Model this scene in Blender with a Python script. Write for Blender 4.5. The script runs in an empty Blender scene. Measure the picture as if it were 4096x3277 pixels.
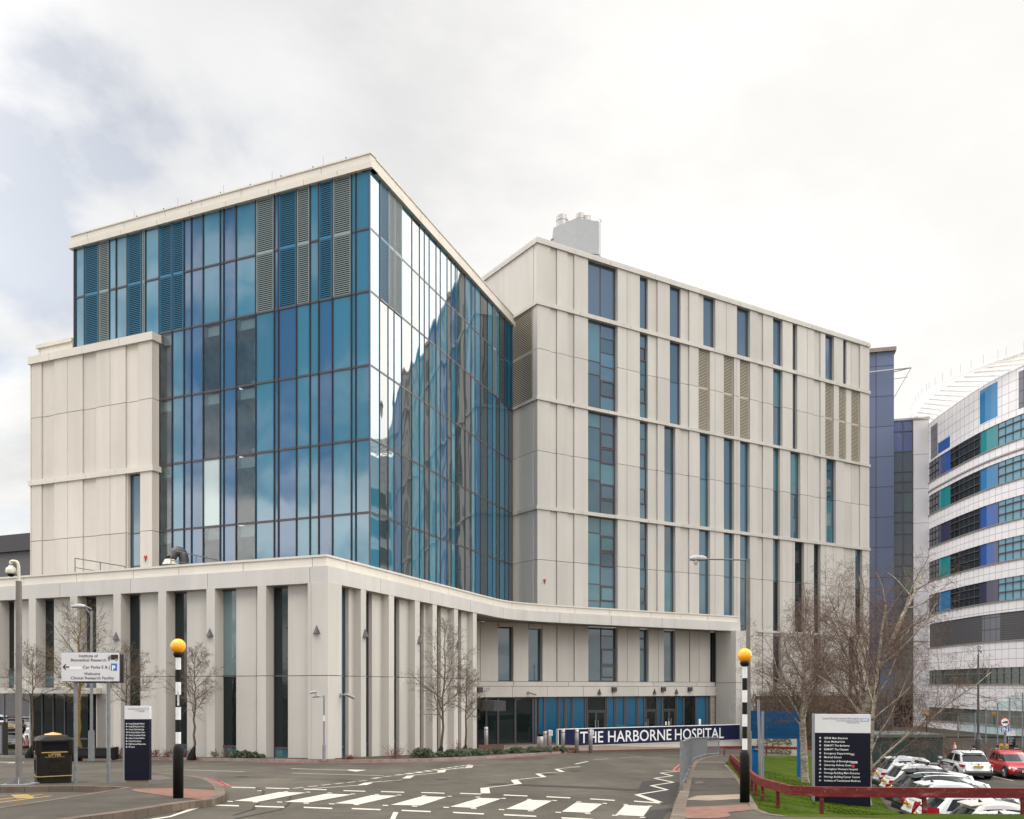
import bpy, bmesh, math, random
from mathutils import Vector, Matrix
from mathutils.geometry import tessellate_polygon
R = math.radians
scn = bpy.context.scene
COL = scn.collection
# ------------------------------------------------------------------ survey
F, CU, HV, EZ = 3550.0, 2048.0, 2748.0, 5.4      # focal length in photo pixels, eye column, horizon row, eye height

def plane_z(y):
    return EZ - 2.2 - 0.0537 * (max(y, 8.0) - 18.0)

def px(u, v, y):
    return ((u - CU) / F * y, y, EZ + (HV - v) / F * y)

def on_road(u, v, h=0.0):
    y = (1.2334 + -h) / ((v - HV) / F - 0.0537)
    return ((u - CU) / F * y, y, plane_z(y) + h)

LOT = EZ - 5.15
def edge_x(y):
    return 0.76 + 0.22 * y
def lot_x(y):
    return 15.0 + 0.311 * (y - 34.6)
def smooth(a, b, t):
    t = min(1.0, max(0.0, (t - a) / (b - a)))
    return t * t * (3 - 2 * t)

def land(x, y):
    p = plane_z(min(y, 79.0))
    if y > 79:
        p += 0.05 * (y - 79) if x < 0 else 0.0
    if x <= 0 or y < 13.3:
        return p
    if y < 50:
        d = min(x - edge_x(y), (y - 13.4) * 0.9)
        if d <= 0:
            return p
        span = max(1.5, lot_x(y) - edge_x(y) - 3.0)
        z = p - 0.12 * min(d, 3.0)
        if d > 3.0:
            t = smooth(0, span, d - 3.0)
            z = z * (1 - t) + LOT * t
        if y > 44:
            t = smooth(44, 50, y)
            far = p * (1 - smooth(16, 25, x)) + LOT * smooth(16, 25, x)
            z = z * (1 - t) + far * t
        return z
    t = smooth(16, 25, x)
    return p * (1 - t) + LOT * t

class Facade:
    """A vertical plane; s runs along it, d is how far a thing stands out towards the street."""
    def __init__(self, x, y, dx, dy, flip=False):
        n = math.hypot(dx, dy)
        self.x, self.y, self.dx, self.dy = x, y, dx / n, dy / n
        nx, ny = self.dy, -self.dx
        if nx * -x + ny * -y < 0:
            nx, ny = -nx, -ny
        self.nx, self.ny = nx, ny
    def s(self, u, d=0.0):
        k = (u - CU) / F
        x0, y0 = self.x + self.nx * d, self.y + self.ny * d
        return (k * y0 - x0) / (self.dx - k * self.dy)
    def pt(self, s, d, z):
        return (self.x + self.dx * s + self.nx * d, self.y + self.dy * s + self.ny * d, z)
    def z(self, s, v):
        return EZ + (HV - v) / F * (self.y + self.dy * s)

# ------------------------------------------------------------------ mesh builder
class MB:
    def __init__(self):
        self.v, self.f, self.m, self.uv, self.sm = [], [], [], {}, []
    def add(self, pts, faces, m=0, smooth_=False):
        b = len(self.v)
        self.v += [tuple(p) for p in pts]
        for f in faces:
            self.f.append(tuple(b + i for i in f)); self.m.append(m); self.sm.append(smooth_)
        return b
    def quad(self, a, b, c, d, m=0, uv=None):
        self.add([a, b, c, d], [(0, 1, 2, 3)], m)
        if uv: self.uv[len(self.f) - 1] = uv
    def hexa(self, p, m=0):
        # p: bottom four then top four, same order
        self.add(p, [(3, 2, 1, 0), (4, 5, 6, 7), (0, 1, 5, 4), (1, 2, 6, 5), (2, 3, 7, 6), (3, 0, 4, 7)], m)
    def box(self, x0, x1, y0, y1, z0, z1, m=0):
        self.hexa([(x0, y0, z0), (x1, y0, z0), (x1, y1, z0), (x0, y1, z0),
                   (x0, y0, z1), (x1, y0, z1), (x1, y1, z1), (x0, y1, z1)], m)
    def fbox(self, fc, s0, s1, z0, z1, d0, d1, m=0):
        q = [(s0, d0), (s1, d0), (s1, d1), (s0, d1)]
        self.hexa([fc.pt(s, d, z0) for s, d in q] + [fc.pt(s, d, z1) for s, d in q], m)
    def tube(self, a, b, r0, r1=None, n=8, m=0, cap=True):
        r1 = r0 if r1 is None else r1
        a, b = Vector(a), Vector(b)
        ax = (b - a)
        if ax.length < 1e-6: return
        ax.normalize()
        p = ax.orthogonal().normalized(); q = ax.cross(p)
        ring = []
        for c, r in ((a, r0), (b, r1)):
            for i in range(n):
                t = 2 * math.pi * i / n
                ring.append(tuple(c + (p * math.cos(t) + q * math.sin(t)) * r))
        fs = [(i, (i + 1) % n, n + (i + 1) % n, n + i) for i in range(n)]
        self.add(ring, fs, m, n > 4)
        if cap and n > 3:
            self.add(ring[:n], [tuple(reversed(range(n)))], m); self.add(ring[n:], [tuple(range(n))], m)
    def path(self, pts, radii, n=6, m=0):
        """one skinned tube through many points"""
        pts = [Vector(p) for p in pts]
        if not isinstance(radii, (list, tuple)): radii = [radii] * len(pts)
        ring = []; ref = None
        for i, c in enumerate(pts):
            t = (pts[min(i + 1, len(pts) - 1)] - pts[max(i - 1, 0)])
            if t.length < 1e-9: t = Vector((0, 0, 1))
            t.normalize()
            if ref is None or abs(ref.dot(t)) > .98: ref = t.orthogonal().normalized()
            p = (ref - t * ref.dot(t)).normalized(); ref = p
            q = t.cross(p)
            for k in range(n):
                a = 2 * math.pi * k / n
                ring.append(tuple(c + (p * math.cos(a) + q * math.sin(a)) * radii[i]))
        fs = []
        for i in range(len(pts) - 1):
            for k in range(n):
                fs.append((i * n + k, i * n + (k + 1) % n, (i + 1) * n + (k + 1) % n, (i + 1) * n + k))
        self.add(ring, fs, m, n > 3)
        if n > 3:
            self.add(ring[:n], [tuple(reversed(range(n)))], m); self.add(ring[-n:], [tuple(range(n))], m)
    def lathe(self, prof, c=(0, 0, 0), n=24, m=0):
        ring = []
        for r, z in prof:
            for i in range(n):
                t = 2 * math.pi * i / n
                ring.append((c[0] + r * math.cos(t), c[1] + r * math.sin(t), c[2] + z))
        fs = []
        for j in range(len(prof) - 1):
            for i in range(n):
                fs.append((j * n + i, j * n + (i + 1) % n, (j + 1) * n + (i + 1) % n, (j + 1) * n + i))
        self.add(ring, fs, m, True)
    def poly(self, pts, m=0):
        tri = tessellate_polygon([[Vector(p) for p in pts]])
        nrm = 0
        for t in tri:
            a, b, c = [Vector(pts[i]) for i in t]
            nrm += (b - a).cross(c - a).z
        self.add(pts, [tuple(t) if nrm >= 0 else tuple(reversed(t)) for t in tri], m)
    def prism(self, pts2, z0, z1, m=0, side=None):
        """pts2: counter-clockwise (x, y)"""
        n = len(pts2)
        self.poly([(x, y, z1) for x, y in pts2], m)
        b = self.add([(x, y, z0) for x, y in pts2] + [(x, y, z1) for x, y in pts2],
                     [(i, (i + 1) % n, n + (i + 1) % n, n + i) for i in range(n)], m if side is None else side)
    def build(self, name, mats, parent=None, local=False, kind=None, smooth_all=False, bevel=0.0):
        if not self.f: return None
        me = bpy.data.meshes.new(name)
        off = Vector((0, 0, 0))
        p = parent
        while p is not None and not local:
            off += p.location; p = p.parent
        me.from_pydata([(x - off.x, y - off.y, z - off.z) for x, y, z in self.v], [], self.f)
        for mm in (mats if isinstance(mats, (list, tuple)) else [mats]):
            me.materials.append(mm)
        me.polygons.foreach_set('material_index', self.m)
        me.polygons.foreach_set('use_smooth', [True] * len(self.f) if smooth_all else self.sm)
        if self.uv:
            ul = me.uv_layers.new(name='UVMap')
            for fi, uv in self.uv.items():
                for k, li in enumerate(me.polygons[fi].loop_indices):
                    ul.data[li].uv = uv[k]
        me.update()
        o = bpy.data.objects.new(name, me)
        COL.objects.link(o)
        if parent is not None: o.parent = parent
        if kind: o['kind'] = kind
        if bevel:
            b = o.modifiers.new('bevel', 'BEVEL'); b.width = bevel; b.segments = 2; b.limit_method = 'ANGLE'; b.angle_limit = R(40)
        return o

def thing(name, label, cat, loc=(0, 0, 0), rz=0.0, group=None):
    o = bpy.data.objects.new(name, None); COL.objects.link(o)
    o.empty_display_size = .2
    o.location = loc; o.rotation_euler = (0, 0, rz)
    o['label'] = label; o['category'] = cat
    if group: o['group'] = group
    return o
def tag(o, label, cat, group=None):
    o['label'] = label; o['category'] = cat
    if group: o['group'] = group
    return o
def copy_tree(o, parent=None):
    c = o.copy(); COL.objects.link(c)
    if parent is not None: c.parent = parent
    for ch in [k for k in bpy.data.objects if k.parent == o]:
        copy_tree(ch, c)
    return c

# ------------------------------------------------------------------ materials
def newmat(name):
    m = bpy.data.materials.new(name); m.use_nodes = True
    nt = m.node_tree
    return m, nt, nt.nodes['Principled BSDF']
def nd(nt, t, **kw):
    n = nt.nodes.new(t)
    for k, v in kw.items(): setattr(n, k, v)
    return n
def mixrgb(nt, fac, a, b, mode='MIX'):
    n = nd(nt, 'ShaderNodeMix', data_type='RGBA', blend_type=mode)
    for sock, v in ((n.inputs[0], fac), (n.inputs[6], a), (n.inputs[7], b)):
        if hasattr(v, 'is_linked'): nt.links.new(v, sock)
        elif isinstance(v, (int, float)): sock.default_value = v
        else: sock.default_value = (*v[:3], 1)
    return n.outputs[2]
def math_(nt, op, a, b=0.0, c=0.0, clamp=False):
    n = nd(nt, 'ShaderNodeMath', operation=op); n.use_clamp = clamp
    for s, v in zip(n.inputs, (a, b, c)):
        if hasattr(v, 'is_linked'): nt.links.new(v, s)
        else: s.default_value = v
    return n.outputs[0]
def ramp(nt, fac, stops):
    n = nd(nt, 'ShaderNodeValToRGB')
    e = n.color_ramp.elements
    while len(e) > 1: e.remove(e[0])
    e[0].position = stops[0][0]; e[0].color = (*stops[0][1], 1)
    for p, c in stops[1:]:
        k = e.new(p); k.color = (*c, 1)
    nt.links.new(fac, n.inputs[0])
    return n.outputs[0]
def noise(nt, scale, detail=4, rough=.55, coord='Object', dist=0.0, stretch=None):
    tc = nd(nt, 'ShaderNodeTexCoord')
    n = nd(nt, 'ShaderNodeTexNoise')
    n.inputs['Scale'].default_value = scale; n.inputs['Detail'].default_value = detail
    n.inputs['Roughness'].default_value = rough; n.inputs['Distortion'].default_value = dist
    src = tc.outputs[coord]
    if stretch:
        mp = nd(nt, 'ShaderNodeMapping'); mp.inputs['Scale'].default_value = stretch
        nt.links.new(src, mp.inputs[0]); src = mp.outputs[0]
    nt.links.new(src, n.inputs['Vector'])
    return n.outputs[0]
def island(nt):
    return nd(nt, 'ShaderNodeNewGeometry').outputs['Random Per Island']

def plain(name, col, rough=.6, metal=0.0, var=.12, scale=3.0, bump=0.0, bscale=60, ior=1.45, isl=0.0):
    m, nt, bs = newmat(name)
    n = noise(nt, scale, 5)
    lo = [c * (1 - var) for c in col]; hi = [min(1, c * (1 + var)) for c in col]
    c = ramp(nt, n, [(.3, lo), (.7, hi)])
    if isl:
        k = math_(nt, 'MULTIPLY_ADD', island(nt), 2 * isl, 1 - isl)
        cc = nd(nt, 'ShaderNodeCombineColor')
        for i in range(3): nt.links.new(k, cc.inputs[i])
        c = mixrgb(nt, 1.0, c, cc.outputs[0], 'MULTIPLY')
    nt.links.new(c, bs.inputs['Base Color'])
    bs.inputs['Roughness'].default_value = rough; bs.inputs['Metallic'].default_value = metal
    bs.inputs['IOR'].default_value = ior
    if rough >= .8: bs.inputs['Specular IOR Level'].default_value = .2
    if bump:
        b = nd(nt, 'ShaderNodeBump'); b.inputs['Strength'].default_value = bump; b.inputs['Distance'].default_value = .01
        nt.links.new(noise(nt, bscale, 4), b.inputs['Height']); nt.links.new(b.outputs[0], bs.inputs['Normal'])
    return m

def precast(name, col, isl=.055, streak=.09):
    m, nt, bs = newmat(name)
    n1 = noise(nt, .35, 4)
    n2 = noise(nt, 1.0, 5, stretch=(1.2, 1.2, .10))
    n3 = noise(nt, 90, 2)
    c = ramp(nt, n1, [(.3, [k * .96 for k in col]), (.7, [min(1, k * 1.03) for k in col])])
    s = ramp(nt, n2, [(.3, (1 - streak,) * 3), (.62, (1, 1, 1))])
    c = mixrgb(nt, 1.0, c, s, 'MULTIPLY')
    g = ramp(nt, n3, [(.3, (.94,) * 3), (.7, (1.03,) * 3)])
    c = mixrgb(nt, 1.0, c, g, 'MULTIPLY')
    k = math_(nt, 'MULTIPLY_ADD', island(nt), 2 * isl, 1 - isl)
    cc = nd(nt, 'ShaderNodeCombineColor')
    for i in range(3): nt.links.new(k, cc.inputs[i])
    c = mixrgb(nt, 1.0, c, cc.outputs[0], 'MULTIPLY')
    nt.links.new(c, bs.inputs['Base Color'])
    bs.inputs['Roughness'].default_value = .8
    b = nd(nt, 'ShaderNodeBump'); b.inputs['Strength'].default_value = .12; b.inputs['Distance'].default_value = .01
    nt.links.new(n3, b.inputs['Height']); nt.links.new(b.outputs[0], bs.inputs['Normal'])
    return m

def glass(name, col, ior=2.15, wob=.026, rough=.02, isl=.12, wscale=.45, var=0.0):
    """coated facade glass seen from outside: a dark tinted body under a mirror-like coat, slightly out of true"""
    m, nt, bs = newmat(name)
    k = math_(nt, 'MULTIPLY_ADD', island(nt), 2 * isl, 1 - isl)
    cc = nd(nt, 'ShaderNodeCombineColor')
    for i in range(3): nt.links.new(k, cc.inputs[i])
    c = mixrgb(nt, 1.0, col, cc.outputs[0], 'MULTIPLY')
    nt.links.new(c, bs.inputs['Base Color'])
    bs.inputs['Roughness'].default_value = rough; bs.inputs['IOR'].default_value = ior
    if wob:
        b = nd(nt, 'ShaderNodeBump'); b.inputs['Strength'].default_value = 1; b.inputs['Distance'].default_value = wob
        tc = nd(nt, 'ShaderNodeTexCoord'); va = nd(nt, 'ShaderNodeVectorMath', operation='ADD')
        sc = nd(nt, 'ShaderNodeVectorMath', operation='SCALE'); sc.inputs[0].default_value = (37, 19, 53)
        nt.links.new(island(nt), sc.inputs['Scale'])
        mp = nd(nt, 'ShaderNodeMapping'); mp.inputs['Scale'].default_value = (1, 1, .55)
        nt.links.new(tc.outputs['Object'], mp.inputs[0]); nt.links.new(mp.outputs[0], va.inputs[0]); nt.links.new(sc.outputs[0], va.inputs[1])
        nz = nd(nt, 'ShaderNodeTexNoise'); nz.inputs['Scale'].default_value = wscale; nz.inputs['Detail'].default_value = 1.0
        nt.links.new(va.outputs[0], nz.inputs['Vector'])
        nt.links.new(nz.outputs[0], b.inputs['Height']); nt.links.new(b.outputs[0], bs.inputs['Normal'])
    return m

def clear_glass(name, tint, ior=1.7, wob=.008):
    m, nt, bs = newmat(name)
    nt.nodes.remove(bs)
    out = nt.nodes['Material Output']
    t = nd(nt, 'ShaderNodeBsdfTransparent'); t.inputs[0].default_value = (*tint, 1)
    g = nd(nt, 'ShaderNodeBsdfGlossy'); g.inputs['Roughness'].default_value = .02; g.inputs[0].default_value = (1, 1, 1, 1)
    fr = nd(nt, 'ShaderNodeFresnel'); fr.inputs[0].default_value = ior
    if wob:
        b = nd(nt, 'ShaderNodeBump'); b.inputs['Strength'].default_value = 1; b.inputs['Distance'].default_value = wob
        nt.links.new(noise(nt, .5, 1), b.inputs['Height']); nt.links.new(b.outputs[0], g.inputs['Normal'])
    mx = nd(nt, 'ShaderNodeMixShader')
    nt.links.new(fr.outputs[0], mx.inputs[0]); nt.links.new(t.outputs[0], mx.inputs[1]); nt.links.new(g.outputs[0], mx.inputs[2])
    nt.links.new(mx.outputs[0], out.inputs[0])
    return m

def paint(name, col, rough=.25, metal=0.0, dirt=.08):
    m, nt, bs = newmat(name)
    col = [k * .72 for k in col]
    c = ramp(nt, noise(nt, 6, 5), [(.3, [k * (1 - dirt) for k in col]), (.7, col)])
    nt.links.new(c, bs.inputs['Base Color'])
    bs.inputs['Roughness'].default_value = rough + .08; bs.inputs['Metallic'].default_value = metal
    bs.inputs['Coat Weight'].default_value = .35; bs.inputs['Coat Roughness'].default_value = .06
    return m

def tiled(name, col, joint, bw, bh, mortar=.03, rough=.4, isl=0.0, spec_ior=1.45, var=.03):
    m, nt, bs = newmat(name)
    uv = nd(nt, 'ShaderNodeUVMap')
    b = nd(nt, 'ShaderNodeTexBrick'); b.offset = 0.0; b.squash = 1.0
    b.inputs['Scale'].default_value = 1.0; b.inputs['Brick Width'].default_value = bw; b.inputs['Row Height'].default_value = bh
    b.inputs['Mortar Size'].default_value = mortar; b.inputs['Mortar Smooth'].default_value = .1; b.inputs['Bias'].default_value = 0
    b.inputs['Color1'].default_value = (*[k * (1 - var) for k in col], 1); b.inputs['Color2'].default_value = (*[min(1, k * (1 + var)) for k in col], 1)
    b.inputs['Mortar'].default_value = (*joint, 1)
    nt.links.new(uv.outputs[0], b.inputs['Vector'])
    nt.links.new(b.outputs[0], bs.inputs['Base Color'])
    bs.inputs['Roughness'].default_value = rough; bs.inputs['IOR'].default_value = spec_ior
    return m

def asphalt(name, base=.055, tint=(1.15, 1.0, .78), patch=True):
    m, nt, bs = newmat(name)
    big = noise(nt, .12, 6, .6)
    fine = noise(nt, 60, 3, .7)
    mid = noise(nt, 1.6, 6, .65)
    lane = noise(nt, .5, 4, .6, stretch=(1, .12, 1))
    c = ramp(nt, big, [(.32, [base * .74 * k for k in tint]), (.66, [base * 1.25 * k for k in tint])])
    c = mixrgb(nt, 1.0, c, ramp(nt, mid, [(.3, (.74,) * 3), (.7, (1.18,) * 3)]), 'MULTIPLY')
    c = mixrgb(nt, 1.0, c, ramp(nt, lane, [(.38, (.82,) * 3), (.62, (1.10,) * 3)]), 'MULTIPLY')
    c = mixrgb(nt, 1.0, c, ramp(nt, fine, [(.3, (.6,) * 3), (.7, (1.4,) * 3)]), 'MULTIPLY')
    nt.links.new(c, bs.inputs['Base Color'])
    bs.inputs['Specular IOR Level'].default_value = .15
    bs.inputs['Roughness'].default_value = .82
    b = nd(nt, 'ShaderNodeBump'); b.inputs['Strength'].default_value = .35; b.inputs['Distance'].default_value = .01
    nt.links.new(fine, b.inputs['Height']); nt.links.new(b.outputs[0], bs.inputs['Normal'])
    return m

def worn_paint(name, col, under=.07, wear=.42):
    m, nt, bs = newmat(name)
    n = noise(nt, 7, 9, .8)
    c = ramp(nt, n, [(wear - .10, (under,) * 3), (wear + .02, [k * .85 for k in col]), (.7, col)])
    nt.links.new(c, bs.inputs['Base Color']); bs.inputs['Roughness'].default_value = .7
    return m

M = {}
M['precast'] = precast('precast_concrete', (.50, .472, .424))
M['precast_warm'] = precast('precast_concrete_warm', (.58, .53, .465))
M['coping'] = precast('cream_coping', (.60, .56, .485), isl=.02, streak=.05)
M['fascia'] = precast('fascia_panel', (.52, .495, .46), isl=.03)
M['joint'] = plain('dark_joint', (.05, .045, .045), .8)
M['frame'] = plain('window_frame', (.075, .065, .07), .4, var=.05)
M['mullion'] = plain('mullion_grey', (.06, .055, .062), .35, var=.05)
M['teal'] = glass('teal_panel', (.030, .150, .220))
M['blue'] = glass('blue_panel', (.018, .088, .180))
M['deep'] = glass('deep_teal_panel', (.016, .10, .18))
M['slate'] = glass('grey_glass_panel', (.040, .056, .062))
M['pale'] = glass('pale_blind_panel', (.36, .45, .43))
M['vision'] = clear_glass('vision_glass', (.76, .95, .98), 2.0)
M['pane'] = glass('window_pane', (.016, .058, .082), 2.1, .012, isl=.4)
M['pane_blue'] = glass('window_pane_blue', (.026, .085, .125), 2.2, .012, isl=.3)
M['pane_dark'] = glass('window_pane_dark', (.008, .014, .014), 1.5, .012, isl=.3)
M['pane_teal'] = glass('spandrel_pane_teal', (.045, .13, .155), 2.0, .012, isl=.2)
M['pane_haze'] = glass('frosted_pane', (.13, .19, .19), 1.6, .01, isl=.05)
M['pane_sky'] = glass('top_floor_pane', (.04, .075, .11), 2.2, .012, isl=.1)
M['shop'] = glass('blue_shopfront_glass', (.012, .095, .175), 1.6, .01, isl=.2)
M['louvre_blue'] = plain('louvre_blue', (.02, .13, .22), .4, var=.05)
M['louvre_grey'] = plain('louvre_grey_green', (.20, .25, .245), .4, var=.05)
M['louvre_stone'] = plain('louvre_stone', (.42, .37, .28), .5, var=.05)
M['black'] = plain('black_void', (.006, .006, .008), .9)
M['room'] = plain('interior_wall', (.78, .79, .75), .9, var=.05)
M['room_dim'] = plain('interior_dim', (.62, .68, .70), .9, var=.3, scale=.6)
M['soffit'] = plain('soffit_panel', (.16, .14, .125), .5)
M['roof'] = plain('roof_membrane', (.22, .21, .20), .9)
M['steel'] = plain('stainless_steel', (.42, .40, .38), .45, .6, var=.08)
M['galv'] = plain('galvanised_steel', (.17, .175, .18), .55, .25, var=.18, scale=9)
M['galv_old'] = plain('weathered_galvanised_steel', (.15, .135, .12), .7, .1, var=.25, scale=2.5)
M['grey_post'] = plain('grey_painted_post', (.20, .20, .22), .5, var=.1)
M['plant_grey'] = plain('plant_cladding', (.33, .335, .335), .55, var=.05)
M['asphalt'] = asphalt('asphalt', .060)
M['lot'] = asphalt('car_park_asphalt', .05)
M['pave'] = asphalt('footway_asphalt', .050, (1.15, 1.0, .80))
M['conc_slab'] = plain('concrete_slab', (.085, .073, .058), .85, var=.18, scale=4, bump=.3)
M['kerb'] = plain('kerb_stone', (.115, .088, .068), .85, var=.25, scale=2.5, bump=.4, isl=.12)
M['kerb_grey'] = plain('kerb_concrete', (.22, .20, .175), .85, var=.2, scale=3, bump=.3, isl=.1)
M['terrace'] = plain('terrace_paving', (.20, .16, .12), .8, var=.15, scale=1.5)
M['brick'] = plain('red_brick', (.13, .062, .042), .85, var=.3, scale=12)
M['white_line'] = worn_paint('white_road_paint', (.43, .40, .335), .065, .41)
M['red_line'] = worn_paint('red_road_paint', (.30, .065, .065), .08, .38)
M['yellow_line'] = worn_paint('yellow_road_paint', (.30, .18, .035), .08, .42)
M['tactile'] = plain('red_tactile_paving', (.155, .082, .062), .85, var=.2, scale=6, bump=.6, bscale=25)
M['tar'] = plain('tar_patch', (.030, .027, .025), .8, var=.2, scale=8, bump=.3)
M['iron'] = plain('iron_cover', (.07, .05, .045), .7, var=.2, scale=20, bump=.5, bscale=40)
M['soil'] = plain('bark_mulch', (.075, .048, .032), .95, var=.5, scale=9, bump=1.0, bscale=25)
M['leaf'] = plain('evergreen_leaf', (.045, .06, .028), .7, var=.4, scale=3, isl=.45)
M['leaf_pale'] = plain('pale_leaf', (.16, .15, .07), .8, var=.3, scale=3, isl=.4)
M['leaf_red'] = plain('reddish_twigs', (.13, .055, .045), .8, var=.3, scale=3, isl=.4)
M['bark'] = plain('brown_bark', (.115, .088, .060), .9, var=.35, scale=14, bump=.6, bscale=30)
M['bark_yellow'] = plain('yellowish_bark', (.17, .115, .04), .9, var=.3, scale=14, bump=.6, bscale=30)
M['twig'] = plain('twig_bark', (.115, .09, .062), .9, var=.25, scale=5)
M['twig_birch'] = plain('birch_twig', (.115, .075, .056), .85, var=.3, scale=2)
M['sack'] = plain('green_watering_bag', (.008, .010, .008), .6, var=.3, scale=10, bump=.5, bscale=15)
M['white'] = plain('white_enamel', (.72, .71, .69), .45, var=.04)
M['offwhite'] = plain('white_sign_face', (.56, .55, .545), .45, var=.04)
M['navy'] = plain('navy_sign_face', (.012, .016, .045), .4, var=.06)
M['navy_dark'] = plain('dark_sign_face', (.007, .007, .015), .4, var=.06)
M['ink'] = plain('black_lettering', (.02, .016, .014), .5)
M['ink_grey'] = plain('grey_lettering', (.14, .14, .18), .5)
M['letter_white'] = plain('white_lettering', (.72, .72, .70), .5, var=.03)
M['sign_blue'] = plain('blue_sign_enamel', (.03, .14, .42), .4)
M['sign_red'] = plain('red_sign_enamel', (.45, .03, .035), .4)
M['black_gloss'] = plain('black_gloss_paint', (.010, .009, .008), .5, var=.3, scale=9)
M['bin_black'] = plain('black_moulded_plastic', (.012, .010, .008), .5, var=.25, scale=6)
M['gold'] = plain('gold_trim', (.42, .27, .10), .5, var=.1)
M['white_band'] = plain('white_post_band', (.62, .61, .59), .5, var=.08, scale=9)
M['red_rail'] = None
M['blue_board'] = plain('blue_boarding', (.004, .048, .125), .5, var=.15, scale=1.2)
M['blue_post'] = plain('blue_painted_post', (.008, .085, .24), .45)
M['green_cabin'] = plain('green_painted_steel', (.026, .042, .038), .55, var=.15, scale=2)
M['rubber'] = plain('tyre_rubber', (.02, .02, .02), .8)
M['rim'] = plain('alloy_rim', (.38, .38, .39), .35, .8)
M['car_glass'] = glass('car_window_glass', (.008, .010, .011), 1.4, 0, isl=.2)
M['trim'] = plain('black_car_trim', (.02, .02, .021), .55)
M['tail'] = plain('red_tail_lens', (.24, .008, .012), .15)
M['lens'] = plain('clear_lamp_lens', (.55, .56, .57), .12)
M['plate_y'] = plain('yellow_number_plate', (.60, .36, .03), .5)
M['plate_w'] = plain('white_number_plate', (.68, .68, .66), .5)
M['chrome'] = plain('chrome_trim', (.62, .62, .62), .15, 1.0)
M['orange'] = plain('orange_plastic', (.62, .09, .02), .5)
M['yellow_board'] = plain('yellow_board', (.62, .30, .015), .5)
M['skin'] = plain('skin', (.42, .24, .17), .6)
M['pink_cloth'] = plain('pink_cloth', (.42, .20, .19), .8)
M['dark_cloth'] = plain('dark_cloth', (.035, .022, .022), .85)
M['hair'] = plain('dark_hair', (.018, .01, .009), .6)
M['far_grey'] = plain('grey_cladding', (.09, .085, .085), .55, var=.05)
M['far_dark'] = plain('dark_cladding', (.03, .028, .03), .5, var=.08)
M['lamp_metal'] = plain('lamp_housing', (.28, .28, .27), .5, .1, var=.15, scale=6)
M['cream_metal'] = plain('cream_camera_housing', (.50, .47, .38), .4, var=.15, scale=12)
M['fixture'] = plain('grey_light_fitting', (.055, .05, .052), .4)

def birch_bark():
    m, nt, bs = newmat('birch_bark')
    n = noise(nt, 3.0, 6, .7, stretch=(2.2, 2.2, 6.0))
    n2 = noise(nt, 1.4, 4)
    c = ramp(nt, n, [(.36, (.03, .024, .019)), (.47, (.20, .165, .125)), (.62, (.36, .31, .24))])
    c = mixrgb(nt, ramp(nt, n2, [(.45, (0, 0, 0)), (.7, (.6,) * 3)]), c, (.20, .155, .10))
    nt.links.new(c, bs.inputs['Base Color']); bs.inputs['Roughness'].default_value = .85
    return m
M['birch'] = birch_bark()
def red_rail():
    m, nt, bs = newmat('weathered_red_paint')
    n = noise(nt, 3.2, 9, .75, stretch=(1, 1, 4))
    n2 = noise(nt, 22, 6, .75)
    c = ramp(nt, n, [(.30, (.085, .012, .012)), (.55, (.125, .016, .015)), (.62, (.19, .055, .048)), (.72, (.30, .16, .13))])
    c = mixrgb(nt, ramp(nt, n2, [(.62, (0, 0, 0)), (.68, (1, 1, 1))]), c, (.24, .17, .14))
    nt.links.new(c, bs.inputs['Base Color']); bs.inputs['Roughness'].default_value = .6
    return m
M['red_rail'] = red_rail()
def globe_mat():
    m, nt, bs = newmat('amber_globe')
    bs.inputs['Base Color'].default_value = (.88, .36, .012, 1)
    bs.inputs['Roughness'].default_value = .35
    bs.inputs['Subsurface Weight'].default_value = .35
    bs.inputs['Subsurface Radius'].default_value = (.1, .05, .01)
    return m
M['amber'] = globe_mat()
def grass_mat():
    m, nt, bs = newmat('mown_grass')
    c = ramp(nt, noise(nt, .7, 6, .7), [(.28, (.016, .030, .0005)), (.5, (.030, .050, .001)), (.72, (.052, .074, .002))])
    c = mixrgb(nt, 1.0, c, ramp(nt, noise(nt, 45, 3), [(.3, (.55,) * 3), (.7, (1.4,) * 3)]), 'MULTIPLY')
    nt.links.new(c, bs.inputs['Base Color']); bs.inputs['Roughness'].default_value = .85; bs.inputs['Specular IOR Level'].default_value = .05
    return m
M['grass'] = grass_mat()

for k_ in ('navy', 'navy_dark', 'bin_black', 'black_gloss', 'blue_board', 'blue_post', 'green_cabin', 'tower_none', 'red_rail', 'sack', 'trim', 'tail'):
    if k_ in M: M[k_].node_tree.nodes['Principled BSDF'].inputs['Specular IOR Level'].default_value = .18
# ------------------------------------------------------------------ camera
cam = bpy.data.cameras.new('camera')
cam.sensor_width = 36.0; cam.lens = F / 4096 * 36.0
cam.shift_y = (HV - 1638.5) / 4096
cam.clip_end = 5000; cam.clip_start = .1
co = bpy.data.objects.new('camera', cam); COL.objects.link(co)
co.location = (0, 0, EZ); co.rotation_euler = (R(90), 0, 0)
scn.camera = co
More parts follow.
